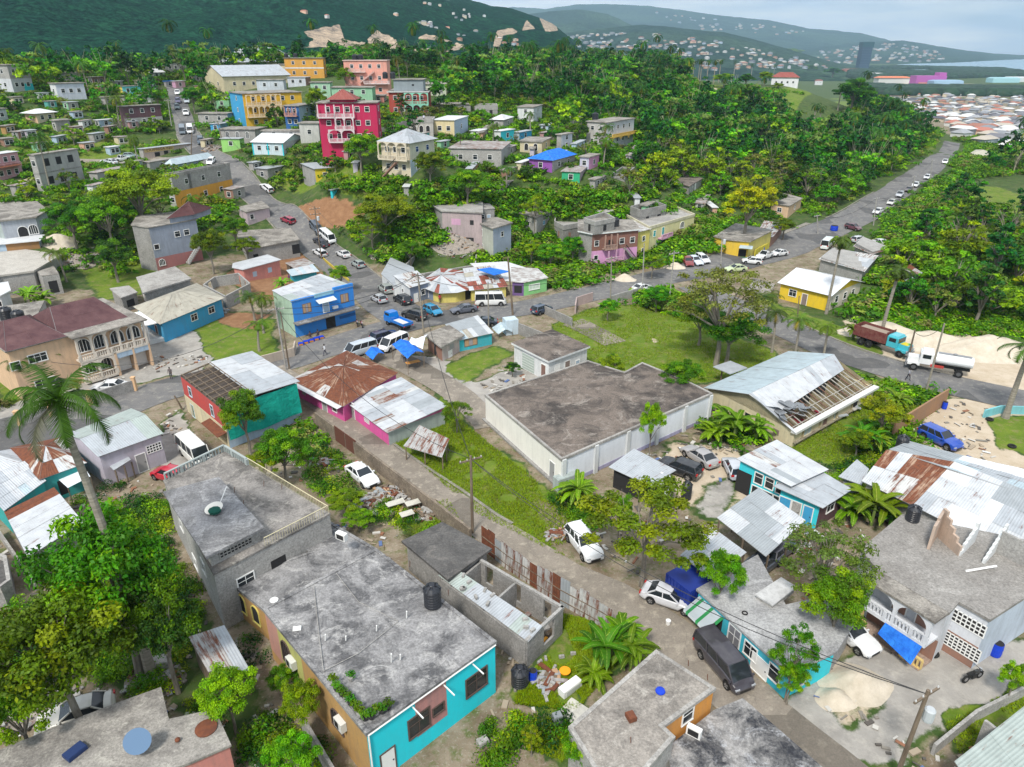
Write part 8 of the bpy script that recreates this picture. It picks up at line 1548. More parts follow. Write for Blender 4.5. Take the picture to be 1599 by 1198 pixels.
person(452,441,'person in purple top outside the turquoise stall',(.16,.03,.2),(.1,.08,.1),'stand',0.); person(305,252,'person in purple shirt walking beside the hill road',(.12,.08,.3),(.05,.05,.06),'walk',R(-70)); person(268,592,'person standing at the peach compound pier by the road',(.12,.1,.1),(.05,.05,.06),'stand',R(-90)); person(497,527,'person sitting beside the blue crates at the blue shop',(.05,.04,.05),(.04,.04,.05),'sit',R(-100)); person(485,530,'person sitting near the fruit crates outside the shop',(.08,.05,.05),(.05,.05,.05),'sit',R(-60))
_zp=BINFO['grey house with three arches and a railed roof where people stand']; _o=_zp[2]
for i,(t,c) in enumerate(((.3,(.4,.05,.05)),(.6,(.6,.6,.7)))): p=Vector(_o[0]).lerp(Vector(_o[1]),t); person(0,0,['person in red on the railed grey roof','person in white on the railed grey roof'][i],c,(.04,.05,.1),'stand',R(-90),pos=(p.x,p.y+1.5,_zp[4]-.75))
def canopy(label,pts,h,mat,sag=.25,name='market_tent',cat='tent'):
 g=[GH(x,y,h+(dh)) for x,y,dh in pts]; c=Vector(G(pts[0][0],pts[0][1]+15)); c=Vector((sum(p[0] for p in g)/4,sum(p[1] for p in g)/4,0)); c.z=tzf(c.x,c.y); root=empty(name,c,label,cat); m=MB(); N=8; Q=[Vector(p) for p in g]
 grid=[[Q[0].lerp(Q[1],u/N).lerp(Q[3].lerp(Q[2],u/N),v/N)+Vector((0,0,-sag*16*(u/N)*(1-u/N)*(v/N)*(1-v/N)+.05*math.sin(u*2.1)*math.cos(v*1.7)+.6*(1-abs(2*v/N-1)))) for v in range(N+1)] for u in range(N+1)]
 for u in range(N):
  for v in range(N): f=[grid[u][v],grid[u+1][v],grid[u+1][v+1],grid[u][v+1]]; m.face(f,mat); m.face([p-Vector((0,0,.02)) for p in f][::-1],mat)
 part(root,c,'canopy',m)
 for q in Q: m=MB(); m.tube([(q.x,q.y,tzf(q.x,q.y)),tuple(q)],.04,WOOD,6); part(root,c,'post',m)
canopy('blue tarpaulin market tent over a vegetable stall at the junction',[(612,538,0),(636,560,0),(662,550,0),(640,533,0)],2.4,TARPB); canopy('white sheet strung between the kiosk and the blue tent',[(638,535,0),(660,545,.4),(668,522,.5),(648,530,0)],2.4,SHEET,.5); canopy('crumpled blue sheet covering goods beside the silver blue people carrier',[(570,552,0),(582,562,-.3),(600,552,-.2),(590,543,0)],1.2,TARPB,.2,'tarpaulin','tarpaulin'); canopy('white and blue tarpaulin tent beside the zinc lean-to',[(1018,748,-.6),(1040,775,-1.2),(1058,765,-.8),(1046,742,0)],2.5,SHEET,.2)
canopy('blue and white striped sheet fence beside the turquoise shack',[(768,512,0),(778,522,-.9),(800,518,-.9),(795,505,0)],1.6,TBL,.1,'tarpaulin','tarpaulin')
for i,n_ in enumerate(('leftmost','second','middle','fourth','rightmost')): bx('crate',470+i*8,539-i*2.6,'%s blue fruit crate of the row outside the blue shop'%n_,'crate',(.75,.6,.35+.06*(i%2)),BLUEP,R(22+i*3),extra=plain('fruit',(.5,.2,.03)))
bx('white_hut',797,520,'pale blue white box hut beside the long mossy wall','hut',(2.0,1.8,2.4),PL(.55,.66,.74,.2),R(20)); bx('stove_box',884,645+115,'dark junk topped cabinet against the hall wall','cabinet',(2.6,1.0,1.4),LGR,R(30))
zincrun('low zinc lean-to roof with black netting against the hall',[(950,730),(1015,760),(1056,735),(990,701)],2.3,2.8,[(TL,4),(TW,3),(TWR,1)],3,wm=INTERIOR)
carport('bare timber frame with black netting beside the pink house',[(630,697),(690,715),(702,690),(655,668)],1.6,[(INTERIOR,1),(TGR,1)],seed=5,name='frame_shed',cat='frame',us=3)
def bike(px,py,rz,lab,col,s=1.):
 g=G(px,py); root=empty('motorcycle',g,lab,'motorcycle',rz=rz); root.scale=(s,s,s)
 for x in (-.65,.65):
  m=MB(); n=14
  for k in range(n):
   t0,t1=2*math.pi*k/n,2*math.pi*(k+1)/n; P=lambda r,t,y:(x+r*math.cos(t),y,.31+r*math.sin(t));
   for r0,r1,y0,y1 in ((.31,.31,-.06,.06),(.31,.22,.06,.06),(.22,.22,.06,-.06),(.22,.31,-.06,-.06)): m.face([P(r0,t0,y0),P(r0,t1,y0),P(r1,t1,y1),P(r1,t0,y1)],TYRE)
  w_=m.obj('wheel',root); m=MB(); m.tube([(x,-.05,.31),(x,.05,.31)],.16,RIM,10); m.obj('rim',w_)
 m=MB(); m.tube([(.65,0,.31),(.42,0,.95)],.035,RIM,6); m.tube([(-.65,0,.31),(-.1,0,.42),(.3,0,.5),(.42,0,.85)],.05,DARKM,6); m.box((0,0,.42),(.4,.28,.32),DARKM); m.obj('frame',root)
 m=MB(); m.box((.18,0,.78),(.5,.26,.2),paint(col),top=.7); m.obj('fuel_tank',root); m=MB(); m.box((-.35,0,.78),(.6,.24,.1),TYRE,top=.8); m.obj('seat',root); m=MB(); m.tube([(.36,-.36,1.02),(.42,0,.96),(.36,.36,1.02)],.02,DARKM,6); m.obj('handlebar',root); m=MB(); m.box((.55,0,.85),(.12,.18,.18),HEADL); m.obj('headlight',root)
bike(1517,1062,R(20),'black motorcycle parked on the concrete yard',(.03,.03,.03)); bike(565,510,R(-70),'red and white motorcycle by the blue gate',(.5,.02,.04)); bike(558,508,R(-75),'dark red motorcycle next to the red and white one',(.3,.01,.02))
def torus(px,py,lab,z=None,r=.33,t=.12):
 g=G(px,py) if z is None else PZ(px,py,z); m=MB(); n=16; k=8
 for i in range(n):
  for j in range(k):
   q=[]
   for a,b_ in ((i,j),(i+1,j),(i+1,j+1),(i,j+1)): A=2*math.pi*a/n;B=2*math.pi*b_/k; q.append(((r+t*math.cos(B))*math.cos(A),(r+t*math.cos(B))*math.sin(A),t+t*math.sin(B)))
   m.face(q,TYRE)
 o=m.obj('tyre'); o.location=g; return tag(o,lab,'tyre')
torus(1299,1054,'old tyre lying beside the sand heap'); torus(1456,1022,'old tyre beside the porch of the white and brown house'); torus(1545,656,'tyre lying by the turquoise curved wall'); torus(1163,958,'tyre ring on the long turquoise house roof',ROW[4]+.2,.18,.05); torus(1580,698,'tyre on the grass at the right edge')
def heap(px,py,rx,ry,h,mat,lab,name='sand_heap',cat='sand heap',seed=1,z=None,pos=None,base=None):
 g=pos or (G(px,py) if z is None else PZ(px,py,z)); gb=base or ((g[0],g[1]) if z is None else (0,20)); n=20; k=34; V=[];F_=[]; xs=np.linspace(0,1,n)
 for i,r in enumerate(xs):
  for j in range(k):
   a=2*math.pi*j/k; w_=1+.25*(vnoise(np.array([math.cos(a)*2.]),np.array([math.sin(a)*2.]),1.,seed)[0]-.5); x,y=rx*r*w_*math.cos(a),ry*r*w_*math.sin(a); z_=h*(.5+.5*math.cos(math.pi*r))+.16*h*(fbm(np.array([x]),np.array([y]),.9,4,seed)[0]-.5)*(1-r)*2; V.append((x,y,max(z_,0)-.06*(i==n-1)+(tzf(gb[0]+x,gb[1]+y)-tzf(*gb))))
 for i in range(n-1):
  for j in range(k): F_.append((i*k+j,(i+1)*k+j,(i+1)*k+(j+1)%k,i*k+(j+1)%k))
 o=linkmesh(name,npmesh(name,np.array(V),np.array(F_),[mat],smooth=True)); o.location=g; return tag(o,lab,cat)
SND=NB('pale_sand'); SND.base(SND.mix(SND.ramp(SND.noise(.8,7,.7),.35,.7),(.46,.4,.31),(.62,.55,.45))); SND.bump(SND.noise(4,6,.8),.8,.1); SND=SND.m; GRVL=concrete((.34,.3,.26),(.2,.17,.14),.6,1.2,(.5,.46,.4),'grey_gravel')
heap(1335,1070,2.5,2.0,1.1,SND,'pale marl heap spilling beside the alley corner'); heap(1305,1090,1.5,1.2,.6,SND,'lower lobe of marl at the alley corner',seed=4); heap(1372,519,7,3,1.8,SND,'white sand bank behind the dump truck',seed=2); heap(1450,534,8,4,1.7,SND,'white sand bank behind the tanker',seed=3); heap(1545,548,10,5,2.3,SND,'tall white sand bank at the right edge',seed=6)
heap(975,437,2.6,2,1.2,SND,'pink white rubble heap below the pink house',seed=5); heap(1054,418,2.4,1.6,1.1,SND,'sand heap beside the dark red saloon',seed=8); heap(92,378,4,3,1.6,SND,'pale gravel heap beyond the board fronted shed',seed=9); heap(20,418,2.6,1.8,.9,GRVL,'brown sand pile on the new slab roof',seed=3,z=3.2+0)
JUNK=[TGR,TG,WOOD,BLK2,BLK,TR,WOOD,BLK2,plain('plywood',(.3,.2,.13),.8)]
def rubble(px,py,n,r,lab,seed,h=.6,z=None):
 g=G(px,py) if z is None else PZ(px,py,z); rr=random.Random(seed); root=empty('rubble_pile',g,lab,'rubble'); q=heap(0,0,r,r*.8,h,GRVL,None,'mound','x',seed,pos=(0,0,0),base=g[:2]); q.parent=root
 for k in ('category','label'):
  if k in q: del q[k]
 m=MB()
 for k in range(n*2): a,d=rr.random()*6.28,r*rr.random()**.6; s=rr.random()**2; x_,y_=d*math.cos(a),d*math.sin(a); m.box((x_,y_,h*(1-d/r)+.1+tzf(g[0]+x_,g[1]+y_)-g[2]),(.2+1.3*s,rr.uniform(.08,.4),rr.uniform(.04,.18)),rr.choice(JUNK),rr.random()*3.1)
 m.obj('scrap',root)['kind']='stuff'
rubble(645,358,60,3.4,'splintered timber heap above the roofless ruin',1); rubble(712,370,70,6,'collapsed roof debris beside the ruined grey house',2); rubble(560+35,395,30,2.6,'orange and timber rubble on the hill road verge',3); rubble(600,783,70,2.6,'burnt scrap heap in the yard behind the stone wall',4,.4); rubble(330,232,30,3,'timber scrap heap above the hill road',5); rubble(180,268,50,5,'scrap heap beside the village track',6,1); rubble(120,405,40,5,'stone rubble beyond the banana plants',7,.8); rubble(1245,850,30,2,'junk behind the broad carport',8,.5); rubble(668,800,16,1.6,'boards leaning by the stone wall',9,.3); rubble(505,728+0,22,1.6,'pile of zinc offcuts beside the mango tree',10,.7); rubble(860,1068,18,1.2,'household junk heap beside the fridge',11,.3); rubble(240,1060,20,2.2,'planks and scrap below the big left trees',12,.3); rubble(345,487,26,1.2,'colourful clutter in front of the bungalow',13,.5); rubble(868,838,16,.9,'stones by the alley verge',14,.3); rubble(590,878,14,1.,'blue wrapped clutter between the roofs',15,.6); rubble(60,1100,26,2.6,'planks behind the derelict cream car',16,.3)
for i,(px,py,w_) in enumerate(((618,795,1.8),(645,795,1.4),(636,812,1.3),(645,573,2.0))):
 g=G(px,py); root=empty('table',g,['long pale table in the burnt scrap yard','white topped table in the scrap yard','square white table in the scrap yard','orange topped market table beside the blue tent'][i],'table'); m=MB(); m.box((0,0,.75),(w_,.8,.06),PL(.6,.58,.5) if i<3 else plain('table_orange',(.55,.25,.06))); m.obj('top',root).rotation_euler=(0,0,.5)
 for a,b_ in ((-1,-1),(1,-1),(1,1),(-1,1)): m=MB(); m.box((a*w_*.4,b_*.3,.36),(.06,.06,.72),WOOD); m.obj('leg',root).rotation_euler=(0,0,.5)
rng=np.random.default_rng(11)
def fhouse(wall,roof,L_=10,W_=8,h=4,rise=2):
 m=MB(); P=[(-L_/2,-W_/2),(L_/2,-W_/2),(L_/2,W_/2),(-L_/2,W_/2)]; m.prism(P,-4,h,wall); o=m.obj('wall'); a=o.data; bpy.data.objects.remove(o); m=MB(); E=[(x*1.1,y*1.15,h-.1) for x,y in P]; r0,r1=(-L_*.35,0,h+rise),(L_*.35,0,h+rise)
 m.face([E[0],E[1],r1,r0],roof); m.face([E[2],E[3],r0,r1],roof); m.face([E[1],E[2],r1],roof); m.face([E[3],E[0],r0],roof); o=m.obj('roof'); b_=o.data; bpy.data.objects.remove(o); return a,b_
fw=[plain('far_white',(.6,.6,.58)),plain('far_cream',(.58,.5,.38)),plain('far_peach',(.7,.45,.32)),plain('far_grey',(.45,.46,.48)),plain('far_blue',(.4,.5,.6))]; frf=[plain('fr_white',(.6,.6,.58)),plain('fr_grey',(.3,.31,.33)),plain('fr_red',(.4,.16,.12)),plain('fr_dark',(.16,.16,.18))]
FHs=[fhouse(fw[i%5],frf[j],10+2*(i%3),8,3.4+(i%2)*1.5) for i,j in ((0,1),(1,1),(2,0),(3,1),(0,2),(4,3),(0,3),(1,1),(3,0),(2,2))]
FAR=[]; FCNT={}
def farput(x,y,z,lab,grp,s=1.,rz=None):
 FCNT[grp]=FCNT.get(grp,0)+1
 if FCNT[grp]>FMAX.get(grp,30): FAR.append((x,y,z,s)); return
 a,b_=FHs[int(rng.integers(len(FHs)))]; root=empty('house',(x,y,z),lab,'house',grp,rng.random()*3.1 if rz is None else rz); root.scale=(s,s,s)
 for nm,me in (('wall',a),('roof',b_)): o=bpy.data.objects.new(nm,me); COL.objects.link(o); o.parent=root
FMAX={'estate houses on the plain':70,'villas on the near mountain':22,'houses below the quarry':10,'houses above the quarry':6,'hillside town houses':25,'headland houses':12,'villas on the misty ridge':8}
TOWN=[(1375,158),(1415,150),(1470,141),(1640,143),(1640,245),(1570,238),(1530,226),(1500,218),(1470,192),(1430,180)]
n=0; occ=[]
while n<560:
 px,py=rng.uniform(1385,1630),rng.uniform(140,245)
 if not inpoly(TOWN,np.array([px]),np.array([py]))[0]: continue
 g=G(px,py); n+=1
 if any(math.dist(g[:2],q)<11 for q in occ): continue
 occ.append(g[:2]); farput(g[0],g[1],g[2],'small pale estate house on the coastal plain beyond the woods','estate houses on the plain',.8,.5+.1*rng.random()+1.57*(rng.random()<.3))
def onridge(name,poly,N,lab,grp,s):
 V,px,py,sc=RID[name]; k=np.nonzero(inpoly(poly,px,py)&(sc<.1))[0]; D=np.hypot(V[k,0],V[k,1]); k=k[D<np.percentile(D,98)]
 for i in rng.choice(k,min(N,len(k)),replace=False): farput(V[i,0]+rng.uniform(-6,6),V[i,1],V[i,2]+1,lab,grp,s*rng.uniform(.7,1.3))
onridge('forest_mountain',[(590,0),(700,0),(760,30),(770,60),(730,72),(690,50),(620,38)],44,'white villa scattered on the forested mountainside','villas on the near mountain',.38); onridge('forest_mountain',[(780,50),(860,60),(980,90),(1000,100),(860,95),(760,80)],70,'pale house at the foot of the quarried mountain','houses below the quarry',.4); onridge('forest_mountain',[(425,5),(470,5),(575,25),(570,35),(490,32)],8,'lone white house above the quarry scar','houses above the quarry',.5)
onridge('town_hill',[(880,56),(1000,50),(1100,62),(1250,92),(1300,108),(1000,112),(900,90)],330,'tiny pale house in the hillside town across the valley','hillside town houses',1.15)
onridge('headland',[(1215,90),(1330,74),(1400,68),(1460,80),(1480,95),(1330,103),(1220,102)],190,'tiny pale house on the hazy headland','headland houses',1.7); onridge('misty_ridge',[(1020,20),(1150,34),(1260,50),(1200,58),(1040,40)],60,'tiny villa on the misty ridge','villas on the misty ridge',2.2)
b=NB('far_town_paint'); at=b.n('ShaderNodeAttribute',attribute_name='Col'); b.base(at.outputs['Color']); q=np.array(FAR); n=len(q); hv=np.array([(-5,-4,-3),(5,-4,-3),(5,4,-3),(-5,4,-3),(-5,-4,3.4),(5,-4,3.4),(5,4,3.4),(-5,4,3.4),(-5.6,-4.6,3.3),(5.6,-4.6,3.3),(5.6,4.6,3.3),(-5.6,4.6,3.3),(-3.5,0,5.2),(3.5,0,5.2)]); hf=np.array([(0,1,5,4),(1,2,6,5),(2,3,7,6),(3,0,4,7),(8,9,13,12),(10,11,12,13),(9,10,13,13),(11,8,12,12)])
th=rng.choice([.5,.55,.6,2.1],n); cc,ss=np.cos(th)[:,None],np.sin(th)[:,None]; sx=rng.uniform(.8,1.5,(n,1)); V=np.empty((n,14,3)); V[:,:,0]=q[:,:1]+q[:,3:]*(hv[:,0]*sx*cc-hv[:,1]*ss); V[:,:,1]=q[:,1:2]+q[:,3:]*(hv[:,0]*sx*ss+hv[:,1]*cc); V[:,:,2]=q[:,2:3]+q[:,3:]*hv[:,2]
wc=np.array([(.55,.55,.52),(.52,.44,.34),(.5,.32,.22),(.3,.32,.34),(.38,.44,.48)]); rc=np.array([(.55,.55,.54),(.22,.23,.25),(.32,.15,.11),(.1,.1,.12),(.42,.38,.32)]); C=np.empty((n,14,3)); C[:,:8]=wc[rng.integers(0,5,n)][:,None]; C[:,8:]=rc[rng.integers(0,5,n)][:,None]
tag(linkmesh('distant_houses',npmesh('distant_houses',V.reshape(-1,3),(np.arange(n)[:,None,None]*14+hf[None]).reshape(-1,4),[b.m],col=C.reshape(-1,3))),'hazy mass of tiny distant houses on the plain and far hills','town',kind='stuff')
_c=PZ(1447,133,FARZ)
m=MB(); m.box((0,0,7),(62,26,22),plain('magenta_block',(.42,.1,.36))); m.box((24,0,20),(14,20,8),plain('magenta_block',(.42,.1,.36))); m.box((0,-13.3,3),(50,1,6),plain('orange_base',(.6,.25,.2))); o=m.obj('shopping_block'); o.location=_c; tag(o,'large magenta building on the coastal plain','building')
_c=PZ(1392,130,FARZ); m=MB(); m.box((0,0,4),(70,24,14),plain('far_white',(.75,.75,.72))); m.box((0,0,12.5),(74,28,3),plain('fr_orange',(.6,.18,.08)),top=.7); o=m.obj('warehouse'); o.location=_c; tag(o,'long orange roofed building left of the magenta building','building')
for i,(px,py,c) in enumerate(((1475,134,(.3,.45,.6)),(1565,129,(.35,.6,.65)),(1590,128,(.6,.65,.66)),(1360,121,(.7,.7,.68)),(1330,113,(.3,.12,.08)))): _c=PZ(px,py,FARZ); m=MB(); m.box((0,0,3),(60,26,12),plain('far_shed%d'%i,c)); m.box((0,0,10),(60,26,2),plain('far_shedr%d'%i,tuple(x*.8 for x in c)),top=.8); o=m.obj('warehouse'); o.location=_c; tag(o,['blue grey shed right of the magenta building','aqua roofed shed by the mangrove','pale shed by the mangrove at the right edge','pale long shed left of the orange roofed building','dark red roofed long hall behind the plateau trees'][i],'warehouse')
_c=PZ(1345,111,FARZ); m=MB(); m.box((0,0,42),(34,30,95),plain('smudge_blue',(.03,.06,.1),.5)); m.box((1,0,84),(38,33,16),plain('smudge_top',(.02,.07,.08),.5))  # dark smudge of unclear cause, built as a solid tower
for q in range(9): m.box((0,-15.3,4+q*8),(31,1,2),plain('smudge_band',(.05,.09,.14),.4))
o=m.obj('smudge_block'); o.location=_c; tag(o,'dark upright smudge before the headland, built as a tower block','tower')
# =============== VEGETATION ===============
G1=(.06,.165,.014); G2=(.15,.28,.016); GD=(.022,.07,.013); GY=(.24,.32,.02); GO=(.12,.155,.04)
NEAR={ # fine-leaved kinds
 'mango':treemesh(1,9,3.6,3.0,64,330,.25,GD,G1,.4,(.8,1.3),.24),'mango2':treemesh(2,9,3.6,3.0,60,330,.25,G1,G2,.35,(.8,1.3),.22),
 'bright':treemesh(3,9,3.6,3.0,56,330,.24,(.09,.21,.012),G2,.5,(.75,1.25),.2),'airy':treemesh(4,9,3.8,2.8,46,200,.25,(.075,.17,.016),(.14,.24,.02),.4,(.6,1.0),.17,hollow=.55,limb=14),
 'sparse':treemesh(5,9,3.8,3.0,52,110,.24,GO,(.12,.15,.03),.4,(.6,1.0),.2,hollow=.5,limb=16),'yellow':treemesh(6,10,3.2,3.6,60,200,.27,(.17,.25,.015),(.26,.31,.015),.4,(.7,1.1),.22)}
MID=[treemesh(11,9,3.4,3.4,34,55,.62,GD,G1,.4,(.9,1.4)),treemesh(12,8,3.6,2.8,34,55,.62,G1,G2,.3,(.9,1.4)),treemesh(13,9,3.2,3.2,32,50,.6,(.075,.16,.012),G2,.4,(.8,1.3)),treemesh(14,10,3.4,3.2,30,36,.6,GO,G1,.4,(.7,1.1),.22,hollow=.5),treemesh(15,11,2.2,4.4,30,50,.6,GD,(.04,.1,.015),.3,(.8,1.3)),treemesh(16,8.5,3.6,2.6,26,16,.5,(.14,.15,.07),GO,.4,(.5,.9),.2,bare=.45,limb=18),treemesh(17,7,3.,2.8,30,50,.62,(.13,.22,.015),GY,.35,(.8,1.3))]
def addt(m3,p,H,r,label,group=None,seed=0,H0=9.,r0=3.8,name='tree',cat='tree',parts=('crown','trunk')):
 o=placetree(m3[0],m3[1],p[0],p[1],label,rz=seed*1.7,name=name,cat=cat,group=group,parts=parts); o.scale=(r/r0,r/r0,H/H0); return o
def T(kind,cx,cy,rp,hc,label,kz=.75):
 p=GH(cx,cy,hc); D=proj(*p)[2]; r=rp*D/FPX; addt(NEAR[kind],p,hc+r*kz,r,label,None,cx%7); FOOT.append([(p[0]+1*math.cos(a),p[1]+1*math.sin(a)) for a in (0,2,4)])
for a in [('mango2',165,880,104,10.,'largest dark green tree at the left, before the railed house'),('mango2',80,1010,108,8,'broad bright green tree in the lower left corner'),('mango2',15,1090,60,6,'lower crown at the left edge over the derelict car'),('mango',245,960,60,7,'darker tree between the big left tree and the timber shed'),
 ('bright',352,1075,44,4,'small bright green tree by the timber shed'),('bright',468,1085,30,4,'narrow bright shrub tree against the ochre wall'),('bright',452,1178,42,3.5,'bright bush tree at the bottom beside the mossy wall'),('mango2',440,700,40,4.5,'mango tree in front of the green tarpaulin, right clump'),('mango2',378,640,36,5.5,'mango tree in front of the green tarpaulin, left clump'),('bright',410,735-15,26,3.5,'low mango bough by the zinc offcuts'),
 ('airy',1010,830,92,5.5,'wide light green tree overhanging the alley by the white estate car'),('airy',968,800,30,4,'small tree left of the wide alley tree'),('bright',1130,885,36,5,'leafy bough over the low patched lean-to'),('sparse',1290,880,72,5.5,'sparse olive tree behind the long turquoise house'),('mango2',1312,935,52,5,'dense green tree beside the arched balcony'),('airy',1245,1010,34,5,'slim tree at the end of the long turquoise house'),('mango2',1240,1050,24,3,'lower tuft at the end wall of the long turquoise house'),
 ('bright',1020,640,19,6.5,'slender tree growing against the hall wall'),('bright',955,570,20,3,'round shrub at the back of the hall, left one'),('mango2',1065,590,34,3,'wide shrub at the back of the hall, right one'),('sparse',1130,475,72,9,'tall open tree on the lawn'),('mango2',1140,525,48,4,'dense lower growth under the tall lawn tree'),('mango2',1095,500,34,4,'dark bush left of the tall lawn tree'),
 ('yellow',1168,325,46,9,'tall yellow green tree behind the bar'),('mango2',1225,355,17,3,'small tree right of the yellow green tree'),('bright',1310,378,12,2,'round light shrub at the bend'),('mango2',1025,465,22,2.5,'round bush by the main road wall'),('mango2',950,482,18,2,'bushes by the lawn gate wall'),('mango2',532,430,18,3,'round tree between the blue shop and the hill road'),
 ('bright',215,310,62,9,'great light green tree before the orange house'),('bright',165,335,38,8,'left half of the light green canopy'),('mango2',110,345,36,6,'dark tree beyond the grey porch house'),('mango2',325,380,26,6,'twin trunk tree right of the red tiled roof'),('mango2',365,355,22,5,'leafy tree by the lilac house'),('bright',385,385,20,4,'green tree above the salmon bungalow'),('mango',175,400,30,5,'dark shade tree beside the grass mound'),
 ('mango2',562,232,27,6,'dark green tree left of the cream hip roof house'),('mango2',512,238,22,3,'clump of broad leaf shrubs below the magenta house'),('mango2',671,258,26,5,'round dark tree right of the cream hip roof house'),('mango2',492,152,17,7,'tree between the yellow arcades and mint house'),('bright',600,335,44,7,'pale green tree above the ruin'),('airy',580,365,30,4,'pale bush by the hill road rubble'),('bright',640,390,20,4,'tree over the ruin corner'),
 ('mango2',730,290,32,5,'tree on the slope below the grey bungalow'),('yellow',830,395,22,3,'light bush beside the pink house'),('mango2',860,400,24,3,'green bush on the overgrown plot'),('mango2',895,385,20,4,'dark climber covered tree by the unfinished storey'),('airy',835,320,18,7,'slim tree by the low grey house'),('mango2',1020,412,18,3,'bush right of the pink house'),('bright',540,98+20,16,6,'tree beside the salmon house'),('mango2',300,152,18,5,'round tree right of the upper road'),('yellow',1380,655,42,3,'yellow green bush behind the broken hall'),('mango2',1340,690,22,2,'bush by the brown wall'),
 ('airy',712,645,24,2.6,'papaya like bush beside the pink house'),('bright',540,790,30,1.2,'yellow leafed vine bush in the scrap yard'),('bright',560,815,24,1.0,'low vine mound beside the grey back wing'),('yellow',830,1155,20,1.5,'orange yellow croton bush'),('mango2',905,1165,28,2.5,'green bush left of the bottom roof'),('mango2',440,1060,0+24,2,'brown green thicket beside the ochre wall'),('bright',1475+115,1050,22,3,'bush at the right edge'),('mango2',1228,98,26,9,'big tree rising behind the white mansion'),('mango',1262,112,12,6,'dark tree at the right end of the white mansion'),('mango2',1195,122,12,4,'bushes at the left end of the white mansion'),('mango',1300,118,14,6,'tree between the red tiled house and the forest'),('mango2',1215,137,9,1.5,'low hedge shrub before the white mansion'),('mango',1333,150,30,9,'tall dark tree right of the plateau lawn'),('mango2',1130,128,16,3,'bushes under the skyline palms'),('mango',1165,128,14,3,'dark bushes right of the skyline palms'),('mango',800,575,0+12,1.2,'dark bush beside the garage')]: T(*a)
PALM=[palmmesh(1),palmmesh(2,8,16,3.2,(.07,.13,.02),droop=1.2),palmmesh(3,12,22,2.2,(.05,.09,.02),droop=1.5,lean=.3,lw=.12,up=.9)]
ROYAL=palmmesh(5,17.8,15,4.0,(.035,.1,.016),(.14,.15,.1),1.05,.27,True,1.2,1.2,.055,48,.8); ROY2=palmmesh(6,9,12,3.6,(.03,.085,.018),droop=1.0,shaft=True,r=.26,lean=.1,nleaf=34,lw=.07)
FARP=palmmesh(8,11,14,3.4,(.03,.08,.015),droop=1.2,shaft=True,lean=.1,nleaf=12,lw=.2,r=.3)
def P_(m3,bx,by,topy,label,k=1.,cr=None,H0=9.,g='palms in the village',pos=None):
 p=pos or G(bx,by); H=max(3,solve_z(p[0],p[1],topy)-p[2]); o=placetree(m3[0],m3[1],p[0],p[1],label,rz=bx*.7,name='palm_tree',cat='palm tree',group=g); s=H/H0; o.scale=(cr or s*k,cr or s*k,s)
_p=PD(142,730,43); _o=placetree(ROYAL[0],ROYAL[1],_p[0],_p[1],'tall royal palm with thick grey trunk and green shaft in front of the road',rz=2.4,name='palm_tree',cat='palm tree',z=0); _o.scale=(1.05,1.05,(40-43*.46)/18.8)
P_(ROY2,1570,652,548,'royal palm leaning over the sand at the right edge',H0=10.3,cr=1.25)
P_(PALM[2],1290,490,372,'tall thin fan palm in front of the yellow house',H0=12,cr=1.25); P_(PALM[2],1372,538,420,'tall thin fan palm beside the dump truck',H0=12,cr=1.5)
for i,(bx,by,ty,lb) in enumerate([(1175,520,462,'feathery palm left of the yellow house'),(1195,512,455,'palm right of the lawn tree'),(1240,560,500,'palm on the verge of the lower road'),(1285,560,505,'second palm on the lower road verge'),(1205,550,488,'low palm at the lawn edge'),
 (412,520,455,'yellowing palm left of the blue shop'),(398,500,462,'young palm by the bungalow yard'),(405,548,500,'low palm beside the pale concrete pole'),(104,440,392,'palm in the rubble yard beyond the maroon roof'),(36,620,556,'small palm before the peach house, left'),(86,600,548,'small palm before the peach house, right'),(130,625,592,'young palm by the peach house garages'),
 (80,300,212,'tall palm before the grey shell house'),(218,265,208,'tall palm left of the sign bar'),(188,200,152,'palm beside the maroon upper floor'),(20,115,72,'palm over the upper left three storey house'),(140,150,98,'leaning palm behind the white arched house'),(178,115,68,'palm on the left skyline'),(270,105,72,'royal palm on the skyline above the road'),(240,115,88,'palm right of the skyline poles'),(328,125,85,'palm left of the church hall'),(330,165,126,'royal palm before the church hall'),
 (625,140,90,'coconut palm right of the salmon house'),(718,240,206,'coconut palm between boxy yellow house and bungalow'),(770,225,195,'coconut palm beside the white cottage'),(828,215,172,'coconut palm over the slope houses'),(942,240,196,'coconut palm before the white three storey house'),(942,262,214,'lower palm before the white three storey house'),(715,130,92,'fan palm at the forest edge, left'),(738,135,98,'fan palm at the forest edge, right'),(1134,300,278,'low palm by the forest edge house'),(305,640-270,300,'palm top by the lilac house'),(790,300,262,'palm below the grey bungalow')]): P_(PALM[i%2],bx,by,ty,lb,1.,max(.8,min(1.5,1.)))
for i,(bx,by,ty) in enumerate([(1081,130,99),(1090,129,97),(1093,129,97),(1103,130,98),(1114,130,98),(1122,129,97),(1145,124,97),(1172,126,102),(1199,126,106),(1015,125,95),(1330,165,130),(1308,172,135),(1275,215,172),(1266,215,168),(1185,230,190),(830,122,94),(1060,128,100),(1207,124,104)]): P_(FARP,bx,by,ty,'slim royal palm rising out of the far woods',g='royal palms in the far woods',H0=12)
BAN=[bananamesh(1),bananamesh(2),bananamesh(3,8,2.0,1.3)]
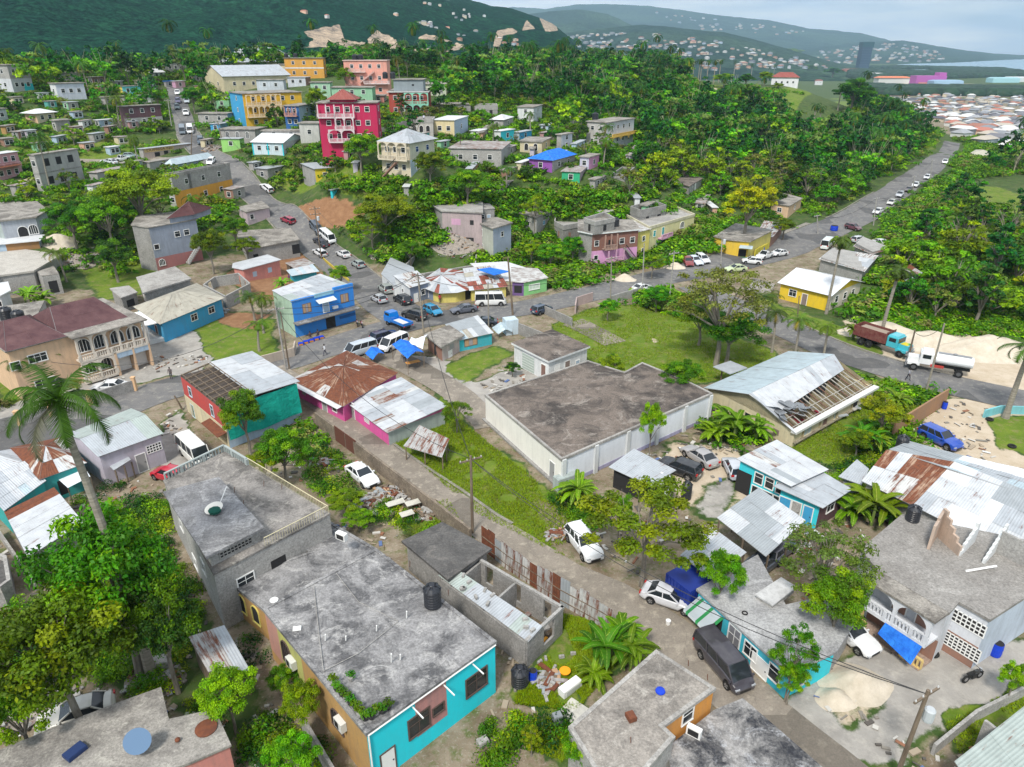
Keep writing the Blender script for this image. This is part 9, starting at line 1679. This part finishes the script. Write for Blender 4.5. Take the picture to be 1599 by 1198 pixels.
for i,(px,py,s,lb) in enumerate([(945,1040,1.0,'banana clump beside the bottom roof, nearest the roof'),(965,1010,.95,'banana clump right beside the zinc fence end'),(925,1065,.8,'banana clump nearest the fridge'),(980,1035,.9,'banana clump against the alley corner'),(903,785,1.1,'banana plant under the hall corner'),(1118,690,1.2,'banana clump left of the silver saloon'),(1148,685,1.3,'middle banana clump behind the silver saloon'),(1180,690,1.1,'right banana clump behind the silver saloon'),(1330,815,1.2,'banana clump left below the rusty roof'),(1360,820,1.3,'banana clump right below the rusty roof'),(1345,795,1.1,'banana clump behind its neighbours below the rusty roof'),(1390,815,1.,'banana plant beside the roof tank'),(1340,700,1.1,'banana clump on the lawn left of the brown wall'),(1365,705,1.,'banana clump on the lawn beside the tank'),(70,480,1.4,'banana plants behind the left black tanks'),(50,478,1.2,'banana plant left of the ruin with dark openings'),(1330,530,1.,'banana plant beside the sand bank'),(1445,480,1.2,'yellow green banana plant in the wooded hollow'),(440,455,.9,'banana behind the blue shop'),(1395,640,1.,'banana leaves in the yellow green bush')]):
 g=G(px,py); o=placetree(BAN[i%3][0],BAN[i%3][1],g[0],g[1],lb,rz=i*1.3,name='banana_plant',cat='banana plant',group='banana plants',parts=('leaves','stem')); o.scale=(s,s,s)
FR=[np.array(f) for f in FOOT]; FC=np.array([f.mean(0) for f in FR]); FRD=np.array([np.max(np.hypot(*(f-c).T)) for f,c in zip(FR,FC)])
def clear(x,y,m=0.):
 k=np.nonzero(np.hypot(FC[:,0]-x,FC[:,1]-y)<FRD+m+.5)[0]
 for i in k:
  if FZ.get(i,99)<tzf(x,y)+.3: continue
  if inpoly(FR[i],np.array([x]),np.array([y]))[0] or distseg(FR[i],np.array([x]),np.array([y]),True)[0]<m: return False
 for P,hw in ROADS:
  if min(math.hypot(p[0]-x,p[1]-y) for p in P)<hw+1.2: return False
 return True
rng=np.random.default_rng(21)
FP=[([(690,128),(760,96),(900,100),(1100,120),(1215,128),(1345,136),(1385,165),(1450,222),(1435,232),(1385,285),(1300,325),(1215,312),(1195,330),(1100,330),(1085,275),(1030,300),(1000,300),(995,190),(850,162),(700,152)],.95),([(1530,275),(1600,255),(1720,245),(1720,540),(1560,508),(1430,500),(1395,470),(1400,420),(1445,365),(1500,305)],.85),
 ([(-60,122),(0,124),(330,114),(480,109),(700,108),(690,135),(480,132),(300,150),(0,150)],.7),([(-60,150),(280,130),(270,230),(230,240),(140,230),(-60,230)],.4),([(-60,270),(60,290),(140,260),(280,280),(400,330),(360,400),(200,420),(60,380),(-60,330)],.3),([(300,150),(700,150),(1000,190),(1060,300),(1100,380),(850,400),(620,370),(500,300),(400,250)],.38)]
FPn=[(np.array(a,float),d) for a,d in FP]; NOT=[np.array(a,float) for a in ([(1205,146),(1318,146),(1345,215),(1225,215)],[(1072,100),(1320,100),(1320,150),(1200,165),(1072,165)],[(335,120),(480,119),(620,119),(690,128),(690,165),(560,170),(335,168)],[(1212,148),(1315,150),(1325,172),(1235,182)],[(1088,131),(1165,131),(1165,141),(1088,141)],[(1480,282),(1660,268),(1680,350),(1510,352)],[(430,300),(600,300),(600,350),(440,350)],[(445,232),(500,232),(490,270),(445,262)])]
pts=[]; cell={}
def far_enough(x,y,d):
 i,j=int(x//6),int(y//6)
 for a in (i-1,i,i+1):
  for b in (j-1,j,j+1):
   for q in cell.get((a,b),()):
    if math.hypot(q[0]-x,q[1]-y)<d: return False
 cell.setdefault((i,j),[]).append((x,y)); return True
X=rng.uniform(-280,420,60000); Y=rng.uniform(95,560,60000); Z=tz(X,Y); D_=Y*cp-(Z-HC)*sp; v_=Y*sp+(Z-HC)*cp; PX=CX+FPX*X/D_; PY=CY-FPX*v_/D_
dens=np.zeros(len(X))
for a,d in FPn: dens=np.where(inpoly(a,PX,PY),np.maximum(dens,d),dens)
for a in NOT: dens=np.where(inpoly(a,PX,PY),0,dens)
ok=np.nonzero((rng.random(len(X))<dens)&(D_>60))[0]
for i in ok:
 dmin=4.3 if dens[i]>.6 else 6.2
 if not far_enough(X[i],Y[i],dmin): continue
 if not clear(X[i],Y[i],2.2 if dens[i]<.6 else 1.): continue
 pts.append((X[i],Y[i],Z[i],D_[i],dens[i]))
pts.sort(key=lambda p:p[3]); IND=pts[:236]; REST=pts[236:]
wts=np.array([3,3,2.2,2.4,1.4,1.6,1.5]); wts/=wts.sum()
for k,(x,y,z,D,d) in enumerate(IND):
 t=int(rng.choice(7,p=wts)); s=rng.uniform(.5,.9) if d<.6 else rng.uniform(.6,1.25)
 o=placetree(MID[t][0],MID[t][1],x,y,['dark leafy tree among the hillside houses and woods','green tree among the hillside houses and woods','light green tree among the hillside houses and woods','thin olive crowned tree among the hillside houses and woods','narrow dark tree among the hillside houses and woods','nearly bare grey limbed tree among the hillside houses and woods','yellowish green tree among the hillside houses and woods'][t],rz=rng.random()*6.28,s=s,group='trees of the hillside and woods'); o.location.z-=2.3*s; o.scale=(s*1.1,s*1.1,s*rng.uniform(.85,1.15))
LOD=[treemesh(30+i,H,rx,rz,22,17,1.05,b_,a_,.4,(1.,1.6))[2] for i,(H,rx,rz,b_,a_) in enumerate(((9,3.6,3.4,GD,G1),(8,3.8,3.,G1,G2),(8,3.6,3.2,(.08,.16,.015),GY),(10,2.6,4.2,GD,(.035,.09,.015)),(8.5,3.6,3.,GO,G1)))]
BR=[]
def barkquads(seed):
 V=[];rr=random.Random(seed)
 for k in range(7):
  a=rr.random()*6.28; e=(2.6*math.cos(a),2.6*math.sin(a),7+rr.random()*2.5); s=(0,0,2.+rr.random()*2)
  for w in ((.09,0,0),(0,.09,0)): V.append([(s[0]-w[0],s[1]-w[1],s[2]),(s[0]+w[0],s[1]+w[1],s[2]),(e[0]+w[0]*.3,e[1]+w[1]*.3,e[2]),(e[0]-w[0]*.3,e[1]-w[1]*.3,e[2])])
 for w in ((.16,0,0),(0,.16,0)): V.append([(-w[0],-w[1],0),(w[0],w[1],0),(w[0]*.7,w[1]*.7,4),(-w[0]*.7,-w[1]*.7,4)])
 V=np.array(V).reshape(-1,3); return V,np.arange(len(V)).reshape(-1,4),np.tile(np.array([[.27,.25,.2]]),(len(V),1))
LOD+= [PALM[0][2],FARP[2]]; LOD.append(barkquads(1)); LOD.append(barkquads(2))
pl=[];sc=[];ro=[]
for (x,y,z,D,d) in REST:
 t=int(rng.choice(7,p=[.22,.23,.14,.12,.21,.04,.04])); s=rng.uniform(.6,1.45)
 if rng.random()<.22: pl.append((x,y,z,7+int(rng.random()<.5))); sc.append(s*1.05); ro.append(rng.random()*6)
 if rng.random()>.08: pl.append((x,y,z-.5+2*(t>4),t)); sc.append(s); ro.append(rng.random()*6.28)
V,F_,c=merge_copies(LOD,pl,sc,ro); tag(linkmesh('woodland',npmesh('woodland',V,F_,[LEAF],col=c)),'dense tropical woodland on the plateau and behind the village','woodland',kind='stuff')
def clump(seed,b_,a_,K=4,nl=26,size=.42,r=1.):
 g=np.random.default_rng(seed); C=g.normal(size=(K,3))*np.array([.6,.6,.12])*r+np.array([0,0,.35*r]); return leafcloud(g,C,g.uniform(.5,.8,K)*r,nl,size,tone_set(g,K,b_,.35,a_,.35))
CN=[clump(6,G1,G2,7,75,.17),clump(7,(.08,.18,.012),GY,7,75,.17),clump(8,GD,G1,7,75,.18),clump(9,GO,(.16,.15,.06),7,60,.16),clump(10,(.1,.22,.012),G2,7,75,.17)]
CL=CN+[clump(1,G1,G2),clump(2,(.08,.18,.012),GY),clump(3,GD,G1),clump(4,GO,(.16,.15,.06)),clump(5,(.1,.22,.012),G2)]
UG=[([(480,650),(590,765),(720,850),(640,860),(500,770),(440,690)],.13),([(100,745),(250,790),(320,900),(260,960),(60,900)],.3),([(1300,500),(1560,520),(1640,520),(1640,535),(1330,508)],.5),([(620,560),(700,600),(740,650),(690,640)],.12),([(1380,640),(1440,690),(1400,740),(1330,740)],.25),([(560,1150),(760,1080),(800,1198),(600,1198)],.12),([(1320,960),(1370,950),(1390,985),(1340,1000)],.2),([(860,740),(940,790),(930,840),(880,800)],.25),([(1330,590),(1480,610),(1470,625),(1380,640)],.2),([(0,620),(60,600),(60,620),(0,640)],.2),([(0,95),(700,90),(1100,120),(1400,150),(1470,210),(1300,330),(1110,400),(850,440),(640,400),(560,330),(400,300),(200,430),(0,420)],.3),([(1492,218),(1720,190),(1720,540),(1430,505),(1330,490),(1370,420),(1385,350)],.55),([(1000,110),(1400,150),(1470,215),(1390,290),(1300,330),(1200,330),(1090,260),(1000,200)],.2),([(790,340),(870,345),(910,420),(940,455),(850,470),(830,430)],.5),([(545,330),(680,300),(690,350),(620,420),(560,390)],.25),([(1000,440),(1080,470),(1080,500),(1000,480)],.15),([(0,960),(300,900),(420,1040),(380,1198),(300,1120),(170,1080),(0,1060)],.25),([(1240,720),(1300,740),(1390,690),(1330,760)],.25),([(560,690),(640,705),(700,760),(650,745)],.18),([(690,610),(740,640),(730,690),(690,680)],.3),([(880,520),(940,560),(1080,600),(1020,560)],.005),([(395,1060),(470,1060),(520,1198),(390,1198)],.35),([(1200,560),(1400,610),(1330,590)],.1),([(780,1120),(900,1140),(890,1198),(760,1198)],.25),([(640,300),(1000,270),(1090,330),(1080,400),(850,440),(640,380)],.3),([(0,180),(230,190),(240,240),(0,260)],.2),([(1120,640),(1200,670),(1180,700),(1110,690)],.3)]
UGn=[(np.array(a,float),d) for a,d in UG]; n=150000; X=rng.uniform(-260,330,n); Y=rng.uniform(24,420,n); Y[:60000]=rng.uniform(24,170,60000); X[:60000]=rng.uniform(-70,120,60000)
Z=tz(X,Y); D_=Y*cp-(Z-HC)*sp; v_=Y*sp+(Z-HC)*cp; PX=CX+FPX*X/D_; PY=CY-FPX*v_/D_; dens=np.zeros(n)
for a,d in UGn: dens=np.where(inpoly(a,PX,PY),np.maximum(dens,d),dens)
for a in NOT[:7]: dens=np.where(inpoly(a,PX,PY)&((PY>100)|(dens<0)),0 if a is not NOT[1] else .25,dens)
dens*=np.where(np.arange(n)<60000,2.2,1.6); ok=np.nonzero((rng.random(n)<dens)&(vnoise(X,Y,.12,9)>.22))[0]; pl=[];sc=[];ro=[]
for i in ok:
 if not clear(X[i],Y[i],.7): continue
 pl.append((X[i],Y[i],Z[i]-.1,int(rng.choice(5,p=[.3,.2,.2,.12,.18]))+5*(D_[i]>78))); sc.append(rng.uniform(.6,1.3)*(1. if D_[i]<120 else 1.6)); ro.append(rng.random()*6.28)
V,F_,c=merge_copies(CL,pl,sc,ro); tag(linkmesh('undergrowth',npmesh('undergrowth',V,F_,[LEAF],col=c)),'tangled green undergrowth and weeds over the slopes and verges','undergrowth',kind='stuff'); print('trees',len(pts),'clumps',len(pl))
LW=[([(590,600),(700,640),(760,690),(900,800),(880,870),(740,800),(640,710),(600,690)],26000),([(880,960),(930,970),(960,1040),(900,1110),(800,1100),(820,1060),(870,1010)],14000),([(860,505),(930,480),(1010,475),(1080,500),(1200,545),(1220,590),(1060,600),(960,575),(880,560)],16000),([(1235,700),(1320,650),(1380,590),(1475,610),(1480,630),(1400,690),(1310,740)],12000),([(590,800),(700,780),(730,830),(650,860)],1500),([(800,1110),(900,1130),(880,1190),(820,1170)],1500),([(1475,1130),(1590,1075),(1640,1090),(1500,1180)],1500)]
Q=[]; LWP=[wpoly(p) for p,_ in LW]+[wpoly([(680,560),(770,535),(810,550),(720,606)]),wpoly([(290,500),(440,490),(445,560),(330,570)]),wpoly([(1530,640),(1640,635),(1640,720),(1555,705)])]
for P,N in LW:
 P=wpoly(P); lo,hi=P.min(0),P.max(0); q=rng.random((int(N*2.4),2))*(hi-lo)+lo; q=q[inpoly(P,q[:,0],q[:,1])][:N]; Q.append(q[vnoise(q[:,0],q[:,1],.5,4)>.3])
Q=np.concatenate(Q); n=len(Q); a=rng.random((n,3))*6.28; Vs=[]
for k in range(3):
 dx,dy=np.cos(a[:,k]),np.sin(a[:,k]); h=rng.uniform(.06,.2,n)*(.5+vnoise(Q[:,0],Q[:,1],.25,6)); w=.022; b0=np.stack([Q[:,0],Q[:,1],np.zeros(n)],1); s=np.stack([dx*w,dy*w,0*dx],1); t=np.stack([-dy*.12,dx*.12,h],1); Vs.append(np.stack([b0-s,b0+s,b0+t+s*.4,b0+t-s*.4],1))
V=np.stack(Vs,1).reshape(-1,3); c=np.repeat(np.array([[.12,.2,.012]])*rng.uniform(.6,1.4,(n,1))+rng.random((n,1))*np.array([[.06,.02,0]]),12,0)
tag(linkmesh('grass',npmesh('grass',V,np.arange(len(V)).reshape(-1,4),[LEAF],col=c)),'short tufted grass on the lawns and alley verge','grass',kind='stuff')
n=9000; X=rng.uniform(-60,60,n); Y=rng.uniform(24,95,n); PXY=[proj(x,y,0) for x,y in zip(X,Y)]; k=[i for i in range(n) if PXY[i][1]>455 and clear(X[i],Y[i],.2) and vnoise(np.array([X[i]]),np.array([Y[i]]),.15,3)[0]>.42]; V=[];c=[]
for i in k:
 if any(inpoly(q_,X[i:i+1],Y[i:i+1])[0] for q_ in LWP): continue
 a=rng.random()*3; L_,W_,h=rng.uniform(.06,.4)*(1+1.2*(rng.random()<.06)),rng.uniform(.05,.2),rng.uniform(.02,.1); e=np.array([math.cos(a),math.sin(a),0])*L_; f=np.array([-math.sin(a),math.cos(a),0])*W_; p=np.array([X[i],Y[i],-.03]); u=np.array([0,0,h+.05]); q=[p-e-f,p+e-f,p+e+f,p-e+f]; t=[v+u for v in q]
 V+= [t[0],t[1],t[2],t[3]]+[q[0],q[1],t[1],t[0]]+[q[1],q[2],t[2],t[1]]+[q[3],q[0],t[0],t[3]]; b_=[(.5,.48,.44),(.22,.2,.17),(.1,.09,.08),(.33,.27,.2),(.6,.6,.58),(.25,.12,.07),(.1,.15,.3)][int(rng.choice(7,p=[.25,.25,.18,.17,.07,.05,.03]))]; c+= [b_]*16
V=np.array(V); b=NB('litter'); at=b.n('ShaderNodeAttribute',attribute_name='Col'); b.base(at.outputs['Color']); tag(linkmesh('litter',npmesh('litter',V,np.arange(len(V)).reshape(-1,4),[b.m],col=np.array(c))),'stones, scraps and litter strewn over the yards','litter',kind='stuff')
for o in S.objects:
 if o.parent is None and 'category' in o and 'kind' not in o: o['kind']='thing'
# =============== HAZE ===============
m=bpy.data.materials.new('haze'); m.use_nodes=True; t=m.node_tree; t.nodes.clear()
o_=t.nodes.new('ShaderNodeOutputMaterial'); v_=t.nodes.new('ShaderNodeVolumePrincipled'); v_.inputs['Color'].default_value=(.55,.8,1,1); v_.inputs['Density'].default_value=.0001; v_.inputs['Anisotropy'].default_value=.2
t.links.new(v_.outputs[0],o_.inputs['Volume'])
b_=MB(); b_.box((0,5400,282),(23500,13000,618),m); tag(b_.obj('haze'),kind='stuff')
